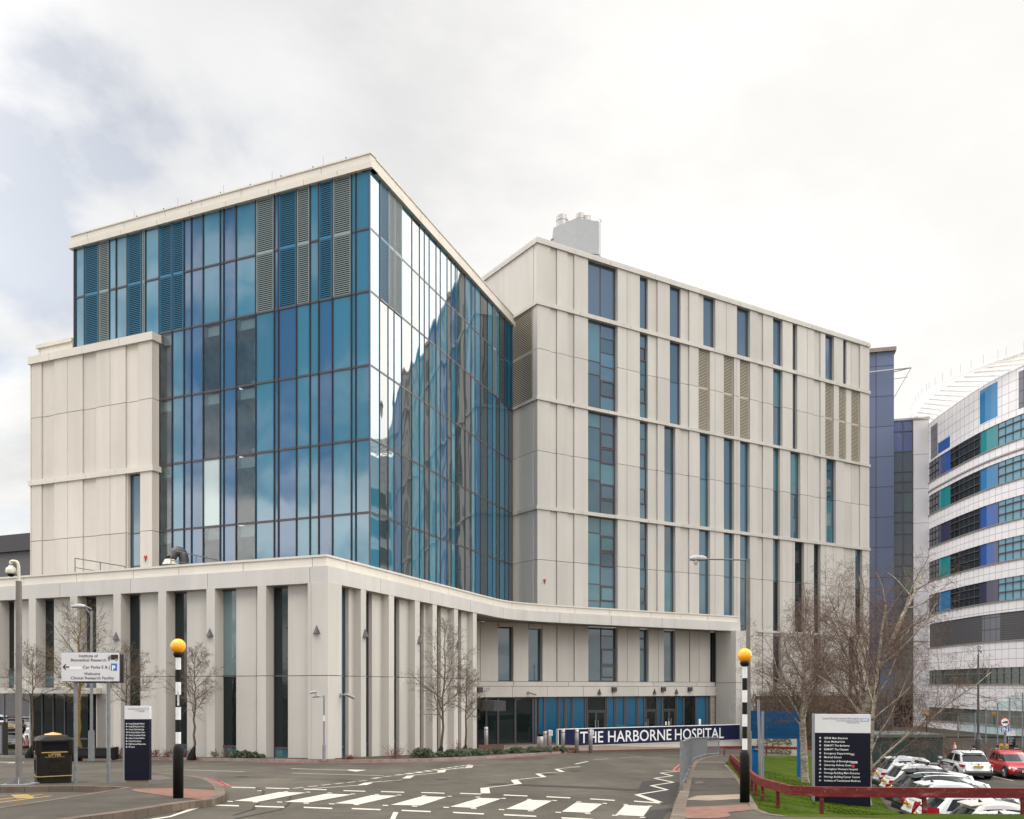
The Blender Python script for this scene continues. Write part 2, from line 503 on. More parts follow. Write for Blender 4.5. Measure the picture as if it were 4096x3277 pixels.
# ------------------------------------------------------------------ light
SUN_EL, SUN_AZ = R(38), R(146)
ADDED_GLOW, OVERHEAD = (4.6, 4.5, 4.25), 3.7          # azimuth clockwise from the view direction
world = bpy.data.worlds.new('World'); scn.world = world; world.use_nodes = True
def sky():
    nt = world.node_tree
    for n in list(nt.nodes): nt.nodes.remove(n)
    out = nd(nt, 'ShaderNodeOutputWorld')
    st = nd(nt, 'ShaderNodeTexSky', sky_type='NISHITA'); st.sun_disc = False
    st.sun_elevation = SUN_EL; st.sun_rotation = SUN_AZ
    st.air_density = 1.0; st.dust_density = 1.5
    bg1 = nd(nt, 'ShaderNodeBackground'); bg1.inputs[1].default_value = .15
    nt.links.new(st.outputs[0], bg1.inputs[0])
    tc = nd(nt, 'ShaderNodeTexCoord'); sep = nd(nt, 'ShaderNodeSeparateXYZ')
    D = tc.outputs['Generated']
    nt.links.new(D, sep.inputs[0])
    x, y, z = sep.outputs
    den = math_(nt, 'ADD', math_(nt, 'MAXIMUM', z, 0.0), .22)
    cx = nd(nt, 'ShaderNodeCombineXYZ')
    nt.links.new(math_(nt, 'DIVIDE', x, den), cx.inputs[0]); nt.links.new(math_(nt, 'DIVIDE', y, den), cx.inputs[1])
    def nz(scale, detail, rough, off, dist=0.0):
        mp = nd(nt, 'ShaderNodeMapping'); mp.inputs['Location'].default_value = off
        nt.links.new(cx.outputs[0], mp.inputs[0])
        n = nd(nt, 'ShaderNodeTexNoise'); n.inputs['Scale'].default_value = scale; n.inputs['Detail'].default_value = detail
        n.inputs['Roughness'].default_value = rough; n.inputs['Distortion'].default_value = dist
        nt.links.new(mp.outputs[0], n.inputs['Vector'])
        return n.outputs[0]
    n1 = nz(1.3, 7, .55, (3.1, 1.7, 0), .2)
    n2 = nz(1.25, 7, .56, (8.4, 5.2, 0), .35)
    def toward(d, lo, hi):
        v = nd(nt, 'ShaderNodeVectorMath', operation='DOT_PRODUCT'); nt.links.new(D, v.inputs[0])
        dv = Vector(d).normalized(); v.inputs[1].default_value = dv
        mr = nd(nt, 'ShaderNodeMapRange', interpolation_type='SMOOTHSTEP')
        mr.inputs[1].default_value = lo; mr.inputs[2].default_value = hi
        nt.links.new(v.outputs['Value'], mr.inputs[0])
        return mr.outputs[0]
    g1 = toward((-.40, 1, .60), .972, .9995)
    gap = math_(nt, 'MULTIPLY', g1, .27)
    gap = math_(nt, 'ADD', gap, math_(nt, 'MULTIPLY', toward((-.60, 1, .26), .970, .9985), .28))
    # broken cloud behind the camera, thick overhead
    low = nd(nt, 'ShaderNodeMapRange', interpolation_type='SMOOTHSTEP')
    low.inputs[1].default_value = .72; low.inputs[2].default_value = .50; nt.links.new(z, low.inputs[0])
    back = math_(nt, 'ADD', math_(nt, 'MULTIPLY', toward((-.45, -1, .35), .2, .8), .335), math_(nt, 'MULTIPLY', toward((.90, -.55, .35), .5, .95), .30))
    mid = nd(nt, 'ShaderNodeMapRange', interpolation_type='SMOOTHSTEP')
    mid.inputs[1].default_value = .16; mid.inputs[2].default_value = .44; mid.inputs[3].default_value = .72; mid.inputs[4].default_value = 1.45
    nt.links.new(z, mid.inputs[0])
    gap = math_(nt, 'ADD', gap, math_(nt, 'MULTIPLY', math_(nt, 'MULTIPLY', back, mid.outputs[0]), low.outputs[0]))
    cov = math_(nt, 'ADD', math_(nt, 'SUBTRACT', n1, gap), .31)
    fac = nd(nt, 'ShaderNodeMapRange', interpolation_type='SMOOTHSTEP')
    fac.inputs[1].default_value = .38; fac.inputs[2].default_value = .62
    nt.links.new(cov, fac.inputs[0])
    veil = nd(nt, 'ShaderNodeMapRange', interpolation_type='SMOOTHSTEP')          # thin veil over the gaps ahead
    veil.inputs[1].default_value = .2; veil.inputs[2].default_value = .7; veil.inputs[4].default_value = .62; nt.links.new(y, veil.inputs[0])
    facv = math_(nt, 'MAXIMUM', fac.outputs[0], veil.outputs[0])
    shade = ramp(nt, n2, [(.36, (.55, .565, .60)), (.47, (.68, .685, .70)), (.58, (.98, .975, .96))])
    n3 = nz(3.2, 6, .6, (1.3, 9.2, 0), .4)
    puff = ramp(nt, n3, [(.34, (.84, .85, .875)), (.50, (1.0, 1.0, 1.0)), (.62, (1.14, 1.13, 1.11))])
    shade = mixrgb(nt, 1.0, shade, puff, 'MULTIPLY')
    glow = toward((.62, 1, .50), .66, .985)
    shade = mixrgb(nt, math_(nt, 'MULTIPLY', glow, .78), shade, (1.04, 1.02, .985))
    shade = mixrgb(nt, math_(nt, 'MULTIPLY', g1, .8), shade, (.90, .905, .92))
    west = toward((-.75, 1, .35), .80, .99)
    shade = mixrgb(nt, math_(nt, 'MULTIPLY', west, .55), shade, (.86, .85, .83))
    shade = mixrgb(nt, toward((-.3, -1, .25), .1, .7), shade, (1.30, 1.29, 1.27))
    shade = mixrgb(nt, toward((-1, -.05, .42), .45, .88), shade, (2.2, 2.15, 2.1))  # added bright sky left of the view, lifts the left-facing walls
    added_glow = toward((math.sin(R(70)), math.cos(R(70)), .46), .835, .945)  # added bright sky right of the view, whitens the tower's right glass
    shade = mixrgb(nt, added_glow, shade, ADDED_GLOW)
    # sky above the view brightened to light the walls, as overcast is overhead
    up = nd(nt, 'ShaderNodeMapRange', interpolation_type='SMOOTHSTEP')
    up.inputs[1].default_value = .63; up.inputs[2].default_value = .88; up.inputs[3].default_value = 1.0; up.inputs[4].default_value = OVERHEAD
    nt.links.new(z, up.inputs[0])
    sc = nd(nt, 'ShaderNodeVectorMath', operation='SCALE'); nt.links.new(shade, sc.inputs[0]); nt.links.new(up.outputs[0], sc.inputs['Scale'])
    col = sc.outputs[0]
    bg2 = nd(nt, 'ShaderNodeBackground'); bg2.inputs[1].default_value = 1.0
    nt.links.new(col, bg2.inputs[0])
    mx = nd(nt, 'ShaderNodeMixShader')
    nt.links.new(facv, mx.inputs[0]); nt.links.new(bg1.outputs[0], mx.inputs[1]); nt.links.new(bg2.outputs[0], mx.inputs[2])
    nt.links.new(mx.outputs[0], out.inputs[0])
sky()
sl = bpy.data.lights.new('sun', 'SUN'); sl.energy = .5; sl.angle = R(18); sl.color = (1.0, .96, .91)
so = bpy.data.objects.new('sun', sl); COL.objects.link(so)
sd = Vector((math.sin(SUN_AZ) * math.cos(SUN_EL), math.cos(SUN_AZ) * math.cos(SUN_EL), math.sin(SUN_EL)))
so.rotation_euler = sd.to_track_quat('Z', 'Y').to_euler(); so.location = (60, 20, 60)
vs = scn.view_settings
vs.view_transform = 'Standard'; vs.look = 'None'; vs.exposure = 0.06; vs.gamma = 1.0; vs.use_curve_mapping = False
scn.cycles.max_bounces = 6; scn.cycles.transparent_max_bounces = 8
scn.cycles.use_denoising = True
# ================================================================== the hospital
rng = random.Random(7)
LD = (-2.323, 1.0)                                   # left-hand street front runs this way
TL = Facade(-7.90, 49.4, *LD)                        # glass tower, left front
TR = Facade(-7.90, 49.4, .370, 1.0)                  # glass tower, right front
BF = Facade(1.95, 68.6, 1.617, 1.0)                  # stone block, street front
BR = Facade(1.95, 68.6, -.661, 1.0)                  # stone block, return
WL = Facade(-22.26, 54.9, *LD)                       # stone wing left of the glass
PL = Facade(-8.53, 41.1, *LD)                        # podium left front
PR = Facade(-8.53, 41.1, .36, 1.0)                   # podium right front
E = EZ
hosp = thing('hospital_building', 'large cream concrete hospital with blue glass corner tower above a two storey podium',
             'hospital', (-8.0, 55.0, plane_z(50)))

def louvre(fc, s0, s1, z0, z1, d, mat, parent, pitch=.115, name='louvre_panel', splits=()):
    b = MB()
    b.fbox(fc, s0, s1, z0, z1, d - .16, d - .14, 1)
    n = max(2, int((z1 - z0) / pitch)); h = (z1 - z0) / n
    for i in range(n):
        za = z0 + i * h
        p = [fc.pt(s0, d - .10, za + .50 * h), fc.pt(s1, d - .10, za + .50 * h), fc.pt(s1, d, za), fc.pt(s0, d, za)]
        q = [(x, y, z + .42 * h) for x, y, z in p]
        b.hexa(p + q, 0)
    for zz in splits:
        b.fbox(fc, s0, s1, zz - .07, zz + .07, d - .05, d + .01, 0)
    for sa in (s0, s1 - .05):
        b.fbox(fc, sa, sa + .05, z0, z1, d - .12, d + .015, 0)
    return b.build(name, [mat, M['black']], parent)

# ---- glass tower -------------------------------------------------
ZT = [E + z for z in (28.78, 25.55, 22.06, 17.93, 13.83, 9.72, 5.3)]
kind_mat = {'t': 'teal', 'b': 'blue', 'd': 'deep', 'p': 'pale', 'v': 'vision', 's': 'slate'}
def curtain(fc, cols, name):
    """cols: (u0, u1, top kind, low kind); kinds t/b/d/v glass, B/G louvres"""
    gl = MB(); mu = MB(); rooms = MB()
    keys = ['teal', 'blue', 'deep', 'pale', 'vision', 'slate']
    lou = []
    for (u0, u1, kt, kl) in cols:
        s0, s1 = fc.s(u0), fc.s(u1)
        s0, s1 = min(s0, s1), max(s0, s1)
        for sm in (s0, s1):
            mu.fbox(fc, sm - .035, sm + .035, ZT[-1], ZT[0], 0, .06 if fc is TL else .028)
        rows = []
        if kt in 'BG':
            lou.append((s0, s1, kt))
            rng_rows = range(2, 6)
            mu.fbox(fc, s0 + .045, s1 - .045, ZT[2] - .06, ZT[2] + .06, 0, .05)
        else:
            rng_rows = range(0, 6)
        for r in rng_rows:
            k = kt if r < 2 else kl[(r - 2) % len(kl)]
            m = keys.index(kind_mat[k])
            if k == 'v': gl.quad(fc.pt(s0 + .03, 0, ZT[r + 1] + .03), fc.pt(s1 - .03, 0, ZT[r + 1] + .03), fc.pt(s1 - .03, 0, ZT[r] - .03), fc.pt(s0 + .03, 0, ZT[r] - .03), m) if fc is TR else gl.quad(fc.pt(s1 - .03, 0, ZT[r + 1] + .03), fc.pt(s0 + .03, 0, ZT[r + 1] + .03), fc.pt(s0 + .03, 0, ZT[r] - .03), fc.pt(s1 - .03, 0, ZT[r] - .03), m)
            else: gl.fbox(fc, s0 + .03, s1 - .03, ZT[r + 1] + .03, ZT[r] - .03, -.05, 0.0, m)
            mu.fbox(fc, s0 + .035, s1 - .035, ZT[r + 1] - .06, ZT[r + 1] + .06, 0, .04 if fc is TL else .015)
            if k == 'v':
                za, zb = ZT[r + 1] + .05, ZT[r] - .05
                a, c = s0 + .03, s1 - .03
                back, P = -1.7, fc.pt
                rooms.quad(P(a, back, za), P(c, back, za), P(c, back, zb), P(a, back, zb), 1)
                rooms.quad(P(a, -.004, za), P(c, -.004, za), P(c, back, za), P(a, back, za), 2)
                rooms.quad(P(a, -.004, zb - .75), P(c, -.004, zb - .75), P(c, back, zb - .75), P(a, back, zb - .75), 0)
                rooms.quad(P(a, -.35, zb - .75), P(c, -.35, zb - .75), P(c, -.35, zb), P(a, -.35, zb), 0)
                rooms.quad(P(a, -.004, za), P(a, back, za), P(a, back, zb), P(a, -.004, zb), 0)
                rooms.quad(P(c, -.004, za), P(c, back, za), P(c, back, zb), P(c, -.004, zb), 1)
                sm = a + (c - a) * rng.uniform(.15, .35)
                rooms.fbox(fc, a + (c - a) * .45, c - .05, zb - rng.uniform(1.6, 2.1), zb - .75, -1.5, -1.45, 0)
                if rng.random() < .4:
                    rooms.fbox(fc, a + .3, c - .3, za, za + .6, -1.5, -1.0, 1)
    wall = gl.build(name, [M[k] for k in keys], hosp)
    mu.build('mullion_grid', M['mullion'], wall)
    if rooms.f: rooms.build('room_interior', [M['room'], M['room_dim'], M['roof']], wall)
    for s0, s1, kt in lou:
        louvre(fc, s0 + .05, s1 - .05, ZT[2] + .06, ZT[0], .03, M['louvre_blue' if kt == 'B' else 'louvre_grey'], wall, splits=(ZT[1],))
    return wall
lcols = [(298, 304, 't', 'b'), (304, 339, 't', 't'), (339, 395, 'B', 't'), (395, 438, 'G', 't'), (438, 466, 't', 't'), (466, 510, 't', 't'),
         (510, 568, 'B', 't'), (568, 583, 'G', 't'), (583, 638, 't', 't'), (638, 690, 'B', 'v'), (690, 737, 'B', 't'),
         (737, 767, 'b', 'b'), (767, 814, 'b', 'b'), (814, 882, 't', 'vvpv'), (882, 896, 't', 't'), (896, 945.5, 'b', 'b'),
         (945.5, 1024, 't', 'v'), (1024, 1098, 'G', 't'), (1098, 1115, 'b', 'b'), (1115, 1187, 'B', 'b'), (1187, 1241, 'G', 't'),
         (1241, 1276, 't', 't'), (1276, 1331, 'B', 'b'), (1331, 1406.5, 'G', 't'), (1406.5, 1424, 't', 't'), (1424, 1480, 't', 't')]
curtain(TL, lcols, 'glazed_front')
ru = [1480, 1518, 1552, 1576, 1606, 1647, 1677.6, 1697, 1716.5, 1744, 1761, 1788, 1804.5, 1821, 1828, 1860, 1884, 1900, 1921, 1950, 1970,
      1984, 1998, 2018, 2035, 2049]
rk = 'tBGGtsttbttsbtstdtstGtsBBB'
rl = 'tstbsttsttbstssstbsdtstbsds'
curtain(TR, [(ru[i], ru[i + 1], rk[i], rl[i]) for i in range(len(ru) - 1)], 'glazed_front')
sL, sR = TL.s(298), TR.s(2049)
b = MB()
def corner_band(b, d0, d1, z0, z1, gap_at=2.6, m=0, cap=None):
    """a band round the two glass fronts, cut into lengths"""
    for fc, smax in ((TL, sL + .25), (TR, sR)):
        s = -d1 * .55 if fc is TL else 0.0
        # mitre: left piece runs past the corner, right piece butts against it
        a = -d1 if fc is TL else -d1 * .0 + .0
        while a < smax - .05:
            e = min(smax, a + gap_at * rng.uniform(.75, 1.3))
            b.fbox(fc, a, e - .025, z0, z1, d0, d1, m)
            a = e
bt = MB()
# two-tier coping
for fc, smax in ((TL, sL + .3), (TR, sR + .2)):
    for (z0, z1, d1, lead) in ((28.78, 29.12, .22, .22), (29.12, 29.66, .02, .02), (29.66, 29.74, .07, .07)):
        a = -lead * 1.0 if fc is TL else 0.12 * (lead > .1)
        a = -lead - .02 if fc is TL else -lead * .1
        while a < smax - .02:
            e = min(smax, a + rng.uniform(2.2, 3.6)) if z1 < 29.7 else smax
            bt.fbox(fc, a, e - (.03 if e < smax else 0), E + z0, E + z1, -.5, d1)
            a = e
bt.build('coping', M['coping'], hosp)
b = MB()
b.poly([TL.pt(sL + .2, -.3, E + 29.3), TL.pt(0, -.3, E + 29.3), TR.pt(sR, -.3, E + 29.3), (-24, 82, E + 29.3)], 0)
c1, c2 = TL.pt(sL, -.05, 0), TL.pt(sL, -14, 0)
b.quad((c1[0], c1[1], E + 5), (c2[0], c2[1], E + 5), (c2[0], c2[1], E + 29.3), (c1[0], c1[1], E + 29.3), 0)
b.build('roof', M['roof'], hosp)
# fall-arrest rail on the left parapet, with thin air terminals
b = MB()
zr = E + 29.98
sa, se = TL.s(1390), TL.s(440)
b.tube(TL.pt(sa, -.35, zr), TL.pt(se, -.35, zr), .035, n=6)
for i in range(8):
    s = sa + (se - sa) * (i + .15) / 8
    b.tube(TL.pt(s, -.35, E + 29.6), TL.pt(s, -.35, zr + .12), .04, n=6)
for i in range(5):
    s = sa + (se - sa) * (i + .5) / 5
    b.tube(TL.pt(s, -.25, E + 29.6), TL.pt(s, -.25, zr + .45), .008, n=5)
b.build('roof_rail', M['mullion'], hosp)

# ---- stone wing left of the glass -------------------------------
def panels(b, fc, s0, s1, z0, z1, cuts, opens=(), zj=None, gap=.035, dback=-.5, mats=None):
    """cuts: list of (s, depth, mat) starting each strip; opens: openings (sa, sb); zj: horizontal joints"""
    cuts = sorted(cuts)
    zs = [z0] + sorted(z for z in (zj or []) if z0 < z < z1) + [z1]
    for i, (sa, d, m) in enumerate(cuts):
        sb = cuts[i + 1][0] if i + 1 < len(cuts) else s1
        sa, sb = max(sa, s0), min(sb, s1)
        if sb - sa < .02: continue
        segs = [(sa, sb)]
        for oa, ob in opens:
            nxt = []
            for p, q in segs:
                if ob <= p or oa >= q: nxt.append((p, q)); continue
                if oa > p: nxt.append((p, oa))
                if ob < q: nxt.append((ob, q))
            segs = nxt
        for p, q in segs:
            if q - p < .03: continue
            for j in range(len(zs) - 1):
                b.fbox(fc, p + gap / 2, q - gap / 2, zs[j] + (gap / 2 if j else 0), zs[j + 1] - (gap / 2 if j < len(zs) - 2 else 0), dback, d, m)

def window(fc, s0, s1, z0, z1, d, parent, vbars=(), hbars=(), cells=('pane', 'pane_blue'), fr=.06, casements=(), name='window', seq=None):
    """frame with panes, set back d from the wall face; hbars: z, or (z, which side of the first vertical bar)"""
    f = MB(); g = MB()
    for a, c in ((s0, s0 + fr), (s1 - fr, s1)):
        f.fbox(fc, a, c, z0, z1, d - .09, d)
    for a, c in ((z0, z0 + fr), (z1 - fr, z1)):
        f.fbox(fc, s0 + fr, s1 - fr, a, c, d - .09, d)
    xs = [s0 + fr] + list(vbars) + [s1 - fr]
    for v in vbars:
        f.fbox(fc, v - fr * .5, v + fr * .5, z0 + fr, z1 - fr, d - .08, d - .004)
    keys = list(dict.fromkeys(cells))
    for i in range(len(xs) - 1):
        zz = sorted({round(h if not isinstance(h, tuple) else h[0], 3) for h in hbars if not isinstance(h, tuple) or h[1] == i})
        edges = [z0 + fr] + zz + [z1 - fr]
        for h in zz:
            f.fbox(fc, xs[i] + .02, xs[i + 1] - .02, h - fr * .5, h + fr * .5, d - .08, d - .008)
        for j in range(len(edges) - 1):
            g.fbox(fc, xs[i] + .01, xs[i + 1] - .01, edges[j] + .01, edges[j + 1] - .01, d - .07, d - .05, (keys.index(seq[j]) if seq else rng.randrange(len(keys))) if len(keys) > 1 else 0)
    for (i, za, zb) in casements:
        a, c = xs[i] + .03, xs[i + 1] - .03
        k = fr * 1.3
        f.fbox(fc, a, a + k, za, zb, d - .06, d + .02); f.fbox(fc, c - k, c, za, zb, d - .06, d + .02)
        f.fbox(fc, a + k, c - k, za, za + k, d - .06, d + .02); f.fbox(fc, a + k, c - k, zb - k, zb, d - .06, d + .02)
    o = f.build(name, M['frame'], parent)
    g.build('pane', [M[k] for k in keys], o)
    return o

b = MB(); bk = MB(); bd = MB()
sW0, sW1 = 0.0, WL.s(120)
cutu = [608.6, 553, 502, 440, 384, 330, 271, 216, 166, 126]
wc = [(0.0, 0.0, 0)] + [(WL.s(u), (0.0 if i % 3 != 0 else -.09), 0) for i, u in enumerate(cutu[1:])]
zb1, zb0 = E + 13.72, E + 13.38
panels(b, WL, 0, sW1, zb1, E + 21.45, wc, zj=[E + 17.87])
op = (WL.s(560), WL.s(508))
panels(b, WL, 0, sW1, E + 5.0, zb0, wc, opens=[op], zj=[E + 9.68])
# side return against the glass
for za, zc in ((E + 5.0, E + 9.66), (E + 9.70, zb0), (zb1, E + 17.85), (E + 17.89, E + 21.45)):
    b.fbox(WL, 0.0, .5, za, zc, -.78, -.5)
b.build('precast_wall', M['precast_warm'], hosp)
bk.fbox(WL, .03, sW1 - .03, E + 5, E + 21.4, -.52, -.47, 0)
bk.build('joint_backing', M['joint'], hosp)
for (z0, z1, d) in ((zb0, zb1, .09), (E + 21.45, E + 21.95, .12)):
    bd = MB(); a = -.12
    while a < sW1:
        e = min(sW1 + .1, a + rng.uniform(2.0, 3.2))
        bd.fbox(WL, a, e - .025, z0, z1, -.75, d)
        a = e
    bd.build('stone_band', M['coping'], hosp)
s0, s1 = sorted(op)
window(WL, s0, s1, E + 5.6, zb0 - .02, -.28, hosp, hbars=[E + 9.66, E + 7.6, E + 7.35], cells=('pane_blue', 'pane'), casements=[(0, E + 5.7, E + 7.3)])
# low roof wall beyond the wing
b = MB(); s_a, s_b = TL.s(290), TL.s(152)
a = s_a
while a < s_b - .1:
    e = min(s_b, a + 3.0); b.fbox(TL, a, e - .03, E + 20, E + 22.75, -3.5, 0); a = e
b.fbox(TL, s_a, s_b + .1, E + 22.75, E + 23.0, -3.6, .1)
b.build('roof_wall', M['coping'], hosp)

# ---- stone block -------------------------------------------------
sB1 = BF.s(3478)
SB = BF.s
strip = [(2149, 'F'), (2202, 'R'), (2228, 'F'), (2271, 'R'), (2297, 'F'), (2353, 'F'), (2471, 'F'), (2508, 'F'), (2560, 'F'), (2592, 'R'), (2630, 'F'),
         (2680, 'F'), (2722, 'R'), (2757, 'F'), (2797, 'R'), (2817, 'F'), (2860, 'F'), (2905, 'F'), (2948, 'F'), (2997, 'F'), (3032, 'R'), (3052, 'F'),
         (3093, 'F'), (3128, 'F'), (3171, 'F'), (3188, 'F'), (3230, 'F'), (3257, 'R'), (3282, 'F'), (3302, 'F'), (3333, 'F'), (3375, 'R'), (3408, 'R'), (3440, 'F')]
cuts = [(max(0, SB(u)), 0.0 if k == 'F' else -.10, 0) for u, k in strip]
BIG = (2353, 2464); BM = 2410.6
def zsrc(v, u=2410): return BF.z(SB(u), v)
def zq(y0, zoom, u=2410): return zsrc(y0 + zoom * .5217, u)
rows = {
 'A': (29.9, 34.32, None, [BIG, (2560, 2589), (2680, 2720), (2817, 2856), (2949, 2995), (3093, 3125), (3171, 3184), (3302, 3331), (3373, 3384)], []),
 'B': (22.47, 29.58, 26.2, [BIG, (2560, 2589), (2681, 2720), (3094, 3125), (3172, 3184)],
       [(2795, 2834), (2895.6, 2931), (2960, 2995), (3301.5, 3330), (3356, 3383), (3408, 3436)]),
 'C': (14.04, 22.22, 18.3, [BIG, (2560, 2589), (2658, 2696), (2803, 2834), (2896, 2931), (2961, 2994), (3093, 3115), (3162, 3196), (3306, 3338)], []),
 'D': (5.2, 13.76, 9.87, [BIG, (2560, 2589), (2658, 2696), (2797, 2835), (2896, 2931), (2961, 2994), (3093, 3115), (3180, 3211), (3256, 3276), (3425, 3444)], []),
}
bigbars = {
 'A': ([], []),
 'B': ([(zq(800, 1240), 0), (zq(800, 1340), 0), (zq(800, 1045), 1), (zq(800, 1155), 1), (zq(800, 1262), 1), (zq(800, 1370), 1), (zq(800, 1495), 1)], [(1, zq(800, 1490), zq(800, 1375))]),
 'C': ([(zq(1600, 212), 0), (zq(1600, 460), 0), (zq(1600, 615), 0), (zq(1600, 240), 1), (zq(1600, 358), 1), (zq(1600, 478), 1), (zq(1600, 635), 1), (zq(1600, 752), 1)],
       [(1, zq(1600, 354), zq(1600, 244)), (1, zq(1600, 474), zq(1600, 362)), (1, zq(1600, 748), zq(1600, 639)), (1, zq(1600, 866), zq(1600, 756))]),
 'D': ([(zq(1600, 1020), 0), (zq(1600, 1262), 0), (zq(1600, 1412), 0), (zq(1600, 1540), 0), (zq(1600, 1035), 1), (zq(1600, 1155), 1), (zq(1600, 1275), 1), (zq(1600, 1420), 1), (zq(1600, 1540), 1)],
       [(1, zq(1600, 1150), zq(1600, 1040)), (1, zq(1600, 1270), zq(1600, 1160)), (1, zq(1600, 1536), zq(1600, 1425))]),
}
slim = {
 'A': ([], []),
 'B': ([(zq(800, y, 2575)) for y in (1120, 1228, 1330, 1435, 1550)], [(0, zq(800, 1225, 2575), zq(800, 1122, 2575)), (0, zq(800, 1548, 2575), zq(800, 1437, 2575))]),
 'C': ([(zq(1600, y, 2575)) for y in (290, 405, 520, 675, 795)], [(0, zq(1600, 518, 2575), zq(1600, 407, 2575)), (0, zq(1600, 793, 2575), zq(1600, 677, 2575))]),
 'D': ([(zq(1600, y, 2575)) for y in (1062, 1180, 1298, 1440, 1555)], [(0, zq(1600, 1296, 2575), zq(1600, 1182, 2575)), (0, zq(1600, 1553, 2575), zq(1600, 1442, 2575))]),
}
wall = MB()
for key, (z0, z1, zj, wins, lou) in rows.items():
    ops = [(SB(a), SB(c + 5)) for a, c in wins + lou]
    panels(wall, BF, 0, sB1, E + z0, E + z1, cuts, ops, [E + zj] if zj else None, dback=-.55)
    for a, c in wins:
        s0, s1 = SB(a), SB(c + 5)
        zz0 = E + (6.0 if key == 'D' and a < 2950 else z0)
        dark = key == 'D' and a > 3090
        cells = ('pane_dark', 'pane') if dark else (('pane_blue', 'pane_blue', 'pane', 'pane_teal') if key != 'A' else ('pane_sky',))
        if (a, c) == BIG:
            hb, ca = bigbars[key]
            window(BF, s0, s1, zz0, E + z1, -.27, hosp, [SB(BM)], [h for h in hb if h[0] > zz0 + .1], cells, casements=[q for q in ca if q[1] > zz0])
        elif a == 2560:
            hb, ca = slim[key]
            window(BF, s0, s1, zz0, E + z1, -.27, hosp, [], [h for h in hb if h > zz0 + .1], cells, casements=[q for q in ca if q[1] > zz0])
        else:
            window(BF, s0, s1, zz0, E + z1, -.27, hosp, [], [E + zj] if zj else [], cells)
    for a, c in lou:
        louvre(BF, SB(a), SB(c + 3), E + z0, E + z1, -.12, M['louvre_stone'], hosp, pitch=.13, splits=(E + zj,))
# lower front right of the podium, with its ground floor recess
sLow = SB(2992)
wall.build('precast_wall', M['precast'], hosp); wall = MB()
lowops = [(3093, 3119), (3256, 3276), (3399, 3420)]
panels(wall, BF, sLow, sB1, E - .85, E + 5.0, cuts, [(SB(a), SB(c + 5)) for a, c in lowops], [E + 4.7, E + .35], dback=-.55)
for a, c in lowops:
    window(BF, SB(a), SB(c + 5), E + .4, E + 4.7, -.27, hosp, [], [], ('pane_dark', 'pane'))
wall.build('precast_wall', M['precast'], hosp); wall = MB()
# short return towards the glass, with a tall louvre
sR1 = 4.6
for key, (z0, z1, zj, _, _) in rows.items():
    zs = [z0] + ([zj] if zj else []) + [z1]
    for j in range(len(zs) - 1):
        a = .62 if key == 'B' else sR1
        wall.fbox(BR, .56, max(a, .6), E + zs[j] + .015, E + zs[j + 1] - .015, -.5, 0)
for x0, x1 in ((sR1, 9.0),):
    wall.fbox(BR, x0, x1, E + 29.9, E + 34.32, -.5, 0)
louvre(BR, .75, sR1, E + 22.47, E + 29.58, -.05, M['louvre_stone'], hosp, pitch=.14, splits=(E + 26.2,))
wall.build('precast_wall', M['precast'], hosp)
b = MB()
for key, (z0, z1, zj, wins, lou) in rows.items():      # dark backing, cut at openings
    ops = sorted([(SB(a) - .02, SB(c + 5) + .02) for a, c in wins + lou])
    s = .05
    for a, c in ops + [(sB1 - .05, 0)]:
        if a > s: b.fbox(BF, s, a, E + z0 + .02, E + z1 - .02, -.62, -.30)
        s = max(s, c)
b.fbox(BR, .6, sR1, E + 5, E + 22.4, -.45, -.12)
b.build('joint_backing', M['joint'], hosp)
for z0, z1, d in ((13.76, 14.04, .10), (22.22, 22.47, .10), (29.58, 29.9, .10), (34.32, 34.62, .12), (34.62, 34.78, .06), (5.0, 5.2, .05)):
    b = MB(); a = -d if z0 > 6 else sLow
    while a < sB1:
        e = min(sB1 + .08, a + (rng.uniform(3.0, 5.2) if z0 > 6 else 30))
        if z0 > 34.6: e = sB1 + .08
        b.fbox(BF, a, e - .03, E + z0, E + z1, -.5, d)
        a = e
    if z0 > 6:
        b.fbox(BR, .5, sR1 if z0 < 30 else 9.0, E + z0, E + z1, -.5, d)
    b.build('stone_band', M['precast'], hosp)
b = MB()
p0, p1 = BF.pt(0, -.4, E + 34.5), BF.pt(sB1, -.4, E + 34.5)
p2, p3 = BF.pt(sB1, -20, E + 34.5), BF.pt(0, -20, E + 34.5)
b.poly([p0, p1, p2, p3])
q1, q2 = BF.pt(sB1 - .1, -.3, 0), BF.pt(sB1 - .1, -20, 0)
b.quad((q1[0], q1[1], E - 6), (q2[0], q2[1], E - 6), (q2[0], q2[1], E + 34.5), (q1[0], q1[1], E + 34.5))
b.build('roof', M['roof'], hosp)
b = MB()
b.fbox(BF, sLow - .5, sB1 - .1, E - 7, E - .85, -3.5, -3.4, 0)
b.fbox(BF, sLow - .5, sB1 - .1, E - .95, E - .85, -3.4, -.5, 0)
b.build('undercroft_wall', plain('undercroft_brown', (.07, .052, .045), .9), hosp)

